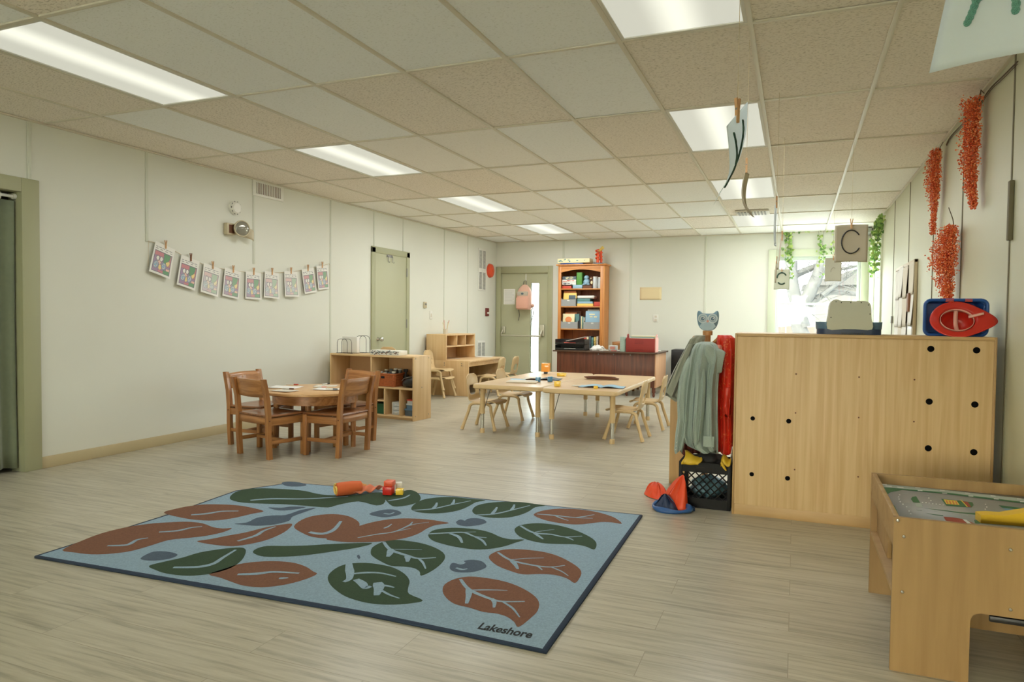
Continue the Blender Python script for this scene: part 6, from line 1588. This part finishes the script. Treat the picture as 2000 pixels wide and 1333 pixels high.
# ------------------------------------------------------------------ letter cards hung from the ceiling
def hang(c, top=ZC):
    return [Vector(c), Vector((c[0]+.002, c[1]+.002, top-.002))]
def card(name, label, fn, strokes, mt, gm, pin, pinrot, pinlabel, sw=.006, nu=14, nv=18, clip=True, thread=True):
    t = thing(name, label, 'letter card', (0, 0, 0), group='letter cards hung from the ceiling')
    b = MB(); b.grid(fn, nu, nv); b.build('card_sheet', mt, t, solid=.0008, smooth=75)
    e = 1e-3
    def P(u, v):
        p = fn(u, v); du = fn(u+e, v)-fn(u-e, v); dv = fn(u, v+e)-fn(u, v-e); n = du.cross(dv).normalized()
        if n.dot(CAM-p) < 0: n = -n
        return p+n*(sw*.55)
    for st, lb in strokes:
        b = MB(); s = spline([Vector((x, y, 0)) for x, y in st], 6, closed=False)
        q_ = [P(p.x, p.y) for p in s]; b.tube(q_, [sw*(1+.1*math.sin(i*1.7)) for i in range(len(s))], 12); b.ball(q_[0], sw*.98, 12); b.ball(q_[-1], sw*.98, 12); b.build('glitter_stroke', gm, t)
    if clip: clothespin(pin, pinlabel, pinrot, group='clothespins holding the letter cards')
    if thread:
        b = MB(); b.tube(hang(Vector(pin)+Vector((0, 0, .03))), .0009, 5); tag(b.build('hanging_string', TWINE), 'string holding the '+pinlabel.split('the ', 1)[1], 'string', 'strings holding the letter cards')
    return t
# A card, near the lens at the upper right : corners from its two visible edges
CW_, CH_ = .216, .279
o = ray(1815, 143)*1.25
ex = Vector((.3936, 1.3369, .4323))-o; ex.normalize()
ey = Vector((.2632, 1.4965, .7197))-o; ey = (ey-ex*ey.dot(ex)).normalized()
def fnA(u, v): return CAM+o+ex*(CW_*u)+ey*(CH_*v)+ex.cross(ey)*(.008*math.sin(PI*u))
def uvA(u, v):
    n = ex.cross(ey); d = ray(u, v); q = d*(o.dot(n)/d.dot(n))-o
    return (q.dot(ex)/CW_, q.dot(ey)/CH_)
aA = [[uvA(1893, 50), uvA(1900, 36), uvA(1907, 18), uvA(1914, 0), uvA(1930, -40), uvA(1948, -85)], [uvA(1948, -85), uvA(1972, -45), uvA(1985, -10), uvA(1989, 10), uvA(1988, 28)], [uvA(1909, 4), uvA(1925, -2), uvA(1950, -6), uvA(1982, -12)]]
pA = fnA(.5, 1.0)
card('hanging_letter_card', 'white letter card with a green glitter A at the top right corner', fnA, [(s, '') for s in aA], CARDP, GLIT, pA+Vector((0, 0, .01)), (0, 0, -.3), 'clothespin gripping the A card', sw=.006)
# V card : curled sheet seen at an angle
tl_, tr_, bl_ = at_y(1419, 246, 2.12)-CAM, at_y(1460, 200, 2.22)-CAM, None
def fnV(u, v):
    k = 1-v
    y0, y1 = 2.06, 2.24
    top = at_y(1419, 247, y0).lerp(at_y(1460, 199, y1), u); mid = at_y(1424, 300, y0+.02).lerp(at_y(1457, 258, y1), u); low = at_y(1422, 345, y0+.01).lerp(at_y(1441, 318, y1-.02), u); bot = at_y(1394, 400, y0-.06).lerp(at_y(1406, 376, y1-.08), u)
    P_ = [top, mid, low, bot]; s = k*3; i = min(2, int(s)); f = s-i
    p0, p1, p2, p3 = P_[max(0, i-1)], P_[i], P_[i+1], P_[min(3, i+2)]
    return .5*((2*p1)+(p2-p0)*f+(2*p0-5*p1+4*p2-p3)*f*f+(3*p1-p0-3*p2+p3)*f**3)
card('hanging_letter_card', 'curled letter card with a dark green V in front of the ceiling light', fnV, [([(.26, .82), (.36, .68), (.46, .52), (.5, .40)], ''), ([(.72, .84), (.76, .72), (.72, .55), (.56, .38), (.3, .18)], '')], CARDP, GLITD, fnV(.5, .97)+Vector((.0, -.006, .012)), (0, 0, 1.1), 'clothespin gripping the V card', sw=.0034)
# edge-on curled cards farther along the same line
def edge_card(uv, y, label, pinl, w=.2, mt=CARDB, yaw=0.0, strokes=()):
    P_ = [at_y(u, v, y) for u, v in uv]
    def fn(u, v):
        s = (1-v)*(len(P_)-1); i = min(len(P_)-2, int(s)); f = s-i
        p0, p1, p2, p3 = P_[max(0, i-1)], P_[i], P_[i+1], P_[min(len(P_)-1, i+2)]
        c = .5*((2*p1)+(p2-p0)*f+(2*p0-5*p1+4*p2-p3)*f*f+(3*p1-p0-3*p2+p3)*f**3)
        d = Vector((math.sin(yaw), math.cos(yaw), 0)); bend = .012*(2*u-1)**2
        return c+d*(w*(u-.5))+Vector((bend, 0, 0))
    card('hanging_letter_card', label, fn, list(strokes), mt, GLITD, fn(.0, 1)+Vector((0, -.004, .008)), (0, 0, PI/2+yaw), pinl)
edge_card([(1456, 334), (1450, 362), (1449, 385), (1454, 405), (1467, 421)], 3.7, 'curled letter card seen edge-on before the third right light', 'clothespin gripping the first edge-on card', yaw=.02, w=.17)
edge_card([(1513, 403), (1512, 425), (1511, 452), (1512, 479)], 4.6, 'pale letter card seen edge-on beside the light farthest at right', 'clothespin gripping the second edge-on card', yaw=-.02, mt=CARDP, w=.2)
edge_card([(1524, 466), (1522, 488), (1520, 508), (1517, 526)], 5.7, 'beige letter card seen edge-on left of the window ivy', 'clothespin gripping the third edge-on card', yaw=-.03, w=.19)
edge_card([(1515, 511), (1514, 530), (1513, 552)], 7.2, 'small letter card seen edge-on left of the C card at the window frame', 'clothespin gripping the fourth edge-on card', yaw=.0, w=.12)
def flat_card(uv0, uv1, y, label, pinl, letters, mt, yaw=0, gm=GLITD, sw=.0055):
    a, c = at_y(uv0[0], uv0[1], y), at_y(uv1[0], uv1[1], y); w = c.x-a.x; h = a.z-c.z; cx = (a.x+c.x)/2
    def fn(u, v): x = (u-.5)*w; return Vector((cx+x*math.cos(yaw), y+x*math.sin(yaw)+.008*math.sin(PI*u)-.012*(1-v)**2, c.z+h*v+.004*math.sin(PI*u)))
    card('hanging_letter_card', label, fn, letters, mt, gm, fn(.5, 1)+Vector((0, -.006, .006)), (0, 0, 0), pinl, sw=sw)
Carc = [(.5+.29*math.cos(math.radians(a)), .54+.31*math.sin(math.radians(a))) for a in range(38, 330, 18)]
flat_card((1631, 441), (1694, 512.5), 5.6, 'tan letter card with a black C before the back window', 'clothespin gripping the C card', [(Carc, '')], paper('tan_card', (206, 198, 176), .3), .05, BLACK, .0045)
flat_card((1611.5, 504.5), (1643, 550), 8.7, 'blank looking beige card hanging before the window left of the C card', 'clothespin gripping the blank beige card', [([(.62, .55), (.5, .6), (.38, .5), (.36, .4)], '')], paper('beige_card', (206, 204, 186), .35), .03, mat('faint_grey_stroke', (190, 186, 168), .8), .004)
Garc = [(.5+.3*math.cos(math.radians(a)), .6+.22*math.sin(math.radians(a))) for a in range(30, 200, 17)]; Garc2 = [(.5+.26*math.cos(math.radians(a)), .45+.2*math.sin(math.radians(a))) for a in range(215, 325, 14)]
flat_card((1512, 527), (1541.5, 566), 9.0, 'pale card with a broken dark green ring at the window frame', 'clothespin gripping the ring letter card', [(Garc, ''), (Garc2, '')], paper('pale_green_card', (214, 216, 198), .35), .05, GLITD, .008)

# ------------------------------------------------------------------ orange berry sprays on the right wall
def spray(label, path, rad, n, stempts, seed):
    t = thing('hanging_berry_spray', label, 'artificial flowers', (0, 0, 0), group='orange berry sprays on the right wall')
    rr = random.Random(seed); P_ = spline(path, 8, closed=False); N = len(P_)
    b = MB(); b.tube(stempts, .003, 6); b.tube([stempts[-1]]+[P_[0]+Vector((.0, .02, -.02)), P_[N//2]], .0022, 5); b.tube([stempts[-1]+Vector((0, .01, 0)), P_[0]+Vector((0, -.03, -.05))], .002, 5)
    b.build('stem', STEM, t)
    b = MB(); b2 = MB(); b3 = MB(); lp = [rr.uniform(0, 6.28) for _ in range(3)]
    for k in range(n):
        s = rr.random(); p = P_[min(N-1, int(s*(N-1)))]
        a = rr.uniform(0, 6.28); R_ = rad(s)*(.82+.2*math.sin(s*23+lp[0]+a)+.12*math.sin(s*51+lp[1]-2*a)); q = R_*rr.random()**.6
        c = p+Vector((-abs(q*math.cos(a))*.75+.012, q*math.sin(a), rr.uniform(-.035, .02)))
        c.x = min(c.x, XR-.012)
        (b, b, b2, b3)[rr.randrange(4)].octa(c, rr.uniform(.0036, .0062))
        if k % 7 == 0: b2.tube([p.lerp(c, .3), c+Vector((0, 0, .01))], .0008, 3, caps=False)
    
    for mb_, nm, mm in ((b, 'berries', BEAD), (b2, 'deep_berries', BEADD), (b3, 'pale_berries', BEADL)): mb_.build(nm, mm, t, smooth=80, fixn=False)['kind'] = 'stuff'
XW = XR-.045
def W(u, v): return at_x(u, v, XW)
spray('long orange berry spray hanging highest on the right wall', [W(1908, 196), W(1906, 250), W(1903, 300), W(1901, 350), W(1902, 400)], lambda s: .13 if s < .55 else .13*(1-(s-.55)*1.35), 3400, [W(1922, 182), W(1916, 176), W(1912, 200)], 1)
spray('slim orange berry spray hanging left of the tall one', [W(1833, 296), W(1831, 340), W(1828, 385), W(1822, 455)], lambda s: .055+.085*math.sin(PI*min(1, s*1.1+.1)), 3000, [W(1842, 278), W(1836, 288), W(1834, 300)], 2)
spray('bushy orange berry spray hanging behind the blue basket', [W(1862, 446), W(1860, 490), W(1857, 530), W(1854, 584)], lambda s: .07+.14*math.sin(PI*min(1, s*.9+.1)), 3600, [W(1853, 406), W(1861, 428), W(1864, 452)], 3)
b = MB(); q = [W(1972, 122), W(1945, 150), W(1918, 178), W(1890, 222), W(1866, 246), W(1846, 268), W(1838, 284)]
q = [Vector((XR-.012, p.y, min(p.z, ZC-.02))) for p in q]
b.tube(spline(q, 5, closed=False), .004, 6); b.tube(spline([p+Vector((0, .03*math.sin(i*2), -.012)) for i, p in enumerate(q)], 5, closed=False), .0022, 5)
tag(b.build('twig_garland', STEM), 'dark twig running under the ceiling to the berry sprays', 'twig')
# ------------------------------------------------------------------ ivy at the windows
def ivy(label, strands, seed, dens=46, col=(LEAF, LEAFL, LEAFD)):
    t = thing('hanging_ivy', label, 'artificial ivy', (0, 0, 0), group='ivy strands hung around the windows')
    rr = random.Random(seed); v = MB(); bs = [MB(), MB(), MB()]
    for st in strands:
        P_ = spline(st, 8, closed=False); v.tube(P_, .0016, 5)
        L = sum((P_[i+1]-P_[i]).length for i in range(len(P_)-1))
        for k in range(int(L*dens)):
            p = P_[rr.randrange(len(P_))]+Vector((rr.uniform(-.05, .05), rr.uniform(-.03, .03), rr.uniform(-.02, .02)))
            s = rr.uniform(.022, .042); R_ = Matrix.Rotation(rr.uniform(-.9, .9), 3, 'Z') @ Matrix.Rotation(rr.uniform(-.7, .7), 3, 'X') @ Matrix.Rotation(rr.uniform(-.8, .8), 3, 'Y')
            out = [(0, .35), (.35, .6), (.62, .35), (.42, -.1), (.5, -.45), (.15, -.5), (0, -1), (-.15, -.5), (-.5, -.45), (-.42, -.1), (-.62, .35), (-.35, .6)]
            mbk = bs[rr.choice([0, 0, 1, 2])]
            vs = [mbk.bm.verts.new(p+R_ @ Vector((x*s, .15*s*abs(x), z*s))) for x, z in out]; c = mbk.bm.verts.new(p)
            for i in range(12): mbk.bm.faces.new((vs[i], vs[(i+1) % 12], c))
    v.build('vine', STEM, t)
    for mbk, mm in zip(bs, col): mbk.build('leaves', mm, t, fixn=False)['kind'] = 'stuff'
yv = YB-.05
def VV(u, v, y=yv): return at_y(u, v, y)
ivy('ivy strand at the left side of the back window', [[VV(1537, 452), VV(1535, 480), VV(1534, 512)], [VV(1543, 452), VV(1544, 490), VV(1543, 530), VV(1544, 545)], [VV(1540, 454), VV(1541, 490), VV(1540, 515)]], 1, 60)
ivy('short ivy twig under the ceiling left of the middle ivy', [[VV(1555, 451), VV(1566, 453), VV(1575, 452)]], 2, 50)
ivy('ivy strands hanging over the middle of the back window', [[VV(1598, 450), VV(1602, 480), VV(1600, 525)], [VV(1609, 450), VV(1607, 475), VV(1609, 505), VV(1606, 540)]], 3, 34)
ivy('ivy strand half hidden behind the C card', [[VV(1629, 450), VV(1628, 478), VV(1629, 500)]], 4, 30)
def SV(u, v): 
    p = at_x(u, v, XR-.06); return Vector((p.x, min(p.y, YB-.1), p.z))
ivy('dense ivy strands hanging at the side window in the corner', [[SV(1722, 424), SV(1716, 440), SV(1713, 470), SV(1713, 500)], [SV(1718, 436), SV(1711, 460), SV(1709, 500), SV(1708, 540)], [SV(1714, 445), SV(1706, 480), SV(1704, 530)], [SV(1720, 430), SV(1715, 460), SV(1711, 530)]], 5, 70)
# ------------------------------------------------------------------ pin board on the right wall
t = thing('pin_board', 'wood framed pin board crowded with white papers on the right wall', 'pin board', (XR, 0, 0))
y0, y1, z0, z1 = 7.15, 8.42, .80, 1.70
b = MB()
for q in ((y0, y0+.03, z0, z1), (y1-.03, y1, z0, z1), (y0, y1, z0, z0+.03), (y0, y1, z1-.03, z1)): b.box(-.03, -.002, *q, bev=.004)
b.build('frame', wood('board_frame_wood', (206, 190, 160), (186, 166, 134), 'z', 30, .06), t)
b = MB(); b.box(-.012, -.002, y0+.03, y1-.03, z0+.03, z1-.03); b.build('cork', mat('pale_cork', (196, 180, 146), .9), t)
rr = random.Random(31)
lab = ['in the top left', 'in the top left middle', 'in the top right middle', 'in the top right', 'in the middle row at left', 'in the middle row left of centre', 'in the middle row right of centre', 'in the middle row at right', 'in the bottom row at left', 'in the bottom row left of centre', 'in the bottom row right of centre', 'in the bottom row at right']
for r in range(3):
    for c in range(4):
        yc = y1-.17-.31*c+rr.uniform(-.03, .03); zc = z1-.17-.285*r+rr.uniform(-.02, .02); cu = rr.uniform(.006, .022)
        b = MB(); w, h = .31, .30; tl = rr.uniform(-.08, .08)
        b.grid(lambda u, v: Vector((XR-.0304-cu*(1-v)**1.5*(.3+.7*u)-.003*(c % 3), yc+(.5-u)*w+tl*(v-.5)*h, zc+(v-.5)*h)), 8, 8)
        tag(b.build('pinned_paper', [PAPER, WHITE, OFFP][rr.choice([0, 0, 1, 2])] if (r, c) != (1, 3) else PAPER, solid=.001, smooth=70), 'white paper pinned %s of the pin board' % lab[r*4+c], 'paper', 'papers on the pin board')
b = MB(); b.box(XR-.05, XR-.03, 7.3, 7.42, 1.23, 1.40, bev=.004); tag(b.build('brown_tag', PIND), 'brown paper tag hanging at the near side of the pin board', 'tag')  # thick box standing for a piece of brownish paper
b = MB(); b.box(XR-.02, XR, 8.80, 8.86, 1.12, 1.2, bev=.003); b.tube([(XR-.01, 8.83, 1.12), (XR-.012, 8.84, .95), (XR-.012, 8.8, .93)], .002, 5); tag(b.build('key_hook', GREYP), 'small grey latch with cord on the right wall beyond the pin board', 'latch')

# ------------------------------------------------------------------ outside the windows
b = MB(); b.box(-40, 40, YB+.2, 60, -.5, -.4); b.box(XR+.2, 40, YF-.2, YB+.2, -.5, -.4); b.box(-40, 40, -40, YF-.2, -.5, -.4)
g_ = b.build('ground', mat('pale_winter_ground', (226, 224, 218), .9, noise=.04, nscale=2)); g_['kind'] = 'structure'
BARK = mat('grey_bark', (60, 61, 60), .9, noise=.2, nscale=14)
def tree(label, base, y, limbs, seed, tw=60):
    t = thing('bare_tree', label, 'tree', (0, 0, 0))
    b = MB()
    for pts, r0, r1 in limbs:
        P_ = spline([at_y(u, v, y+dy) for u, v, dy in pts], 5, closed=False); N = len(P_)
        b.tube(P_, [r0+(r1-r0)*i/(N-1) for i in range(N)], 10)
    b.build('trunk', BARK, t)
    b = MB(); rr = random.Random(seed)
    for pts, r0, r1 in limbs:
        for k in range(tw//len(limbs)):
            i = rr.randrange(len(pts)-1); f = rr.random()
            u = pts[i][0]+(pts[i+1][0]-pts[i][0])*f; v = pts[i][1]+(pts[i+1][1]-pts[i][1])*f; p = at_y(u, v, y+pts[i][2])
            a = rr.uniform(-.5, 3.6); q = p; tp = [p]; l = rr.uniform(.25, .6)
            for s in range(4):
                a += rr.uniform(-.5, .5); q = q+Vector((math.cos(a), rr.uniform(-.3, .3), math.sin(a)))*l*.5; tp.append(q)
            b.tube(tp, [.01, .008, .006, .004, .003], 5)
    b.build('twigs', BARK, t)['kind'] = 'stuff'
tree('large bare forked tree outside the back window', None, 19, [([(1590, 690, 0), (1560, 640, 0), (1563, 600, 0), (1580, 575, 0), (1602, 525, .2), (1612, 480, .3)], .2, .13), ([(1570, 640, 0), (1548, 560, 0), (1545, 500, .2), (1548, 450, .3)], .17, .15), ([(1580, 595, 0), (1605, 578, .2), (1630, 571, .3), (1685, 577, .5)], .1, .05), ([(1548, 540, 0), (1570, 530, .3), (1600, 518, .4)], .1, .07), ([(1605, 578, 0), (1640, 552, .3), (1680, 524, .5)], .06, .03), ([(1600, 530, .2), (1650, 525, .3), (1690, 515, .4)], .05, .03)], 3, 90)
t = thing('neighbour_house', 'pale house with white trimmed window seen through the back window', 'house', (5.2, 30, 0))
b = MB(); b.box(-4.5, 5, 0, 6, -.4, 2.6); b.build('wall', mat('pale_siding', (70, 70, 68), .8), t)
b = MB(); b.prism([(-5, 2.55), (5.5, 2.55), (.2, 4.2)], -6.3, .3, M=Matrix.Rotation(PI/2, 4, 'X')); b.build('roof', mat('grey_shingles', (58, 58, 57), .9), t)
for x in (-3.2, .2, 2.8):
    b = MB(); b.box(x, x+1.2, -.06, 0, .9, 2.0, bev=.02); f_ = b.build('window', WHITE, t); b = MB(); b.box(x+.12, x+1.08, -.08, -.06, 1.0, 1.9); b.build('pane', mat('dim_pane', (120, 124, 126), .2) if 'dim_pane' not in MATS else MATS['dim_pane'], f_)
t = thing('board_fence', 'pale board fence beyond the tree outside the back window', 'fence', (0, 25, 0))
b = MB()
for k in range(60): b.box(-6+.3*k, -6+.3*k+.28, 0, .03, -.4, .95+.02*(k % 3))
b.build('boards', mat('weathered_boards', (70, 62, 56), .9), t)
b = MB(); b.box(-6, 12, .03, .08, .1, .2); b.box(-6, 12, .03, .08, .6, .7); b.build('rail', MATS['weathered_boards'], t)
# ------------------------------------------------------------------ world and render look
w = bpy.data.worlds.new('world'); SC.world = w; w.use_nodes = True
nt = w.node_tree; bg = nt.nodes['Background']
sky = nt.nodes.new('ShaderNodeTexSky'); sky.sky_type = 'NISHITA'; sky.sun_disc = False; sky.sun_elevation = math.radians(35); sky.sun_rotation = math.radians(200); sky.dust_density = 6; sky.air_density = 1
mx = nt.nodes.new('ShaderNodeMix'); mx.data_type = 'RGBA'; mx.inputs['Factor'].default_value = .85; mx.inputs['B'].default_value = (.97, 1.0, 1.0, 1)
nt.links.new(sky.outputs['Color'], mx.inputs['A']); nt.links.new(mx.outputs['Result'], bg.inputs['Color'])
bg.inputs['Strength'].default_value = SKY_S
for nm, loc, rot, sx, sy in (('window_daylight', (.29, YB+.35, 1.55), (-PI/2, 0, 0), 1.2, 1.2), ('side_window_daylight', (XR+.35, 10.72, 1.55), (0, PI/2, 0), 1.2, 1.3)):
    pass
SC.view_settings.view_transform = 'Standard'; SC.view_settings.look = 'None'; SC.view_settings.gamma = 1; SC.view_settings.use_curve_mapping = False
SC.view_settings.exposure = EXPO
SC.cycles.use_denoising = True
SC.cycles.max_bounces = 8; SC.cycles.diffuse_bounces = 5; SC.cycles.transparent_max_bounces = 12
SC.cycles.sample_clamp_indirect = 4; SC.cycles.caustics_reflective = False; SC.cycles.caustics_refractive = False
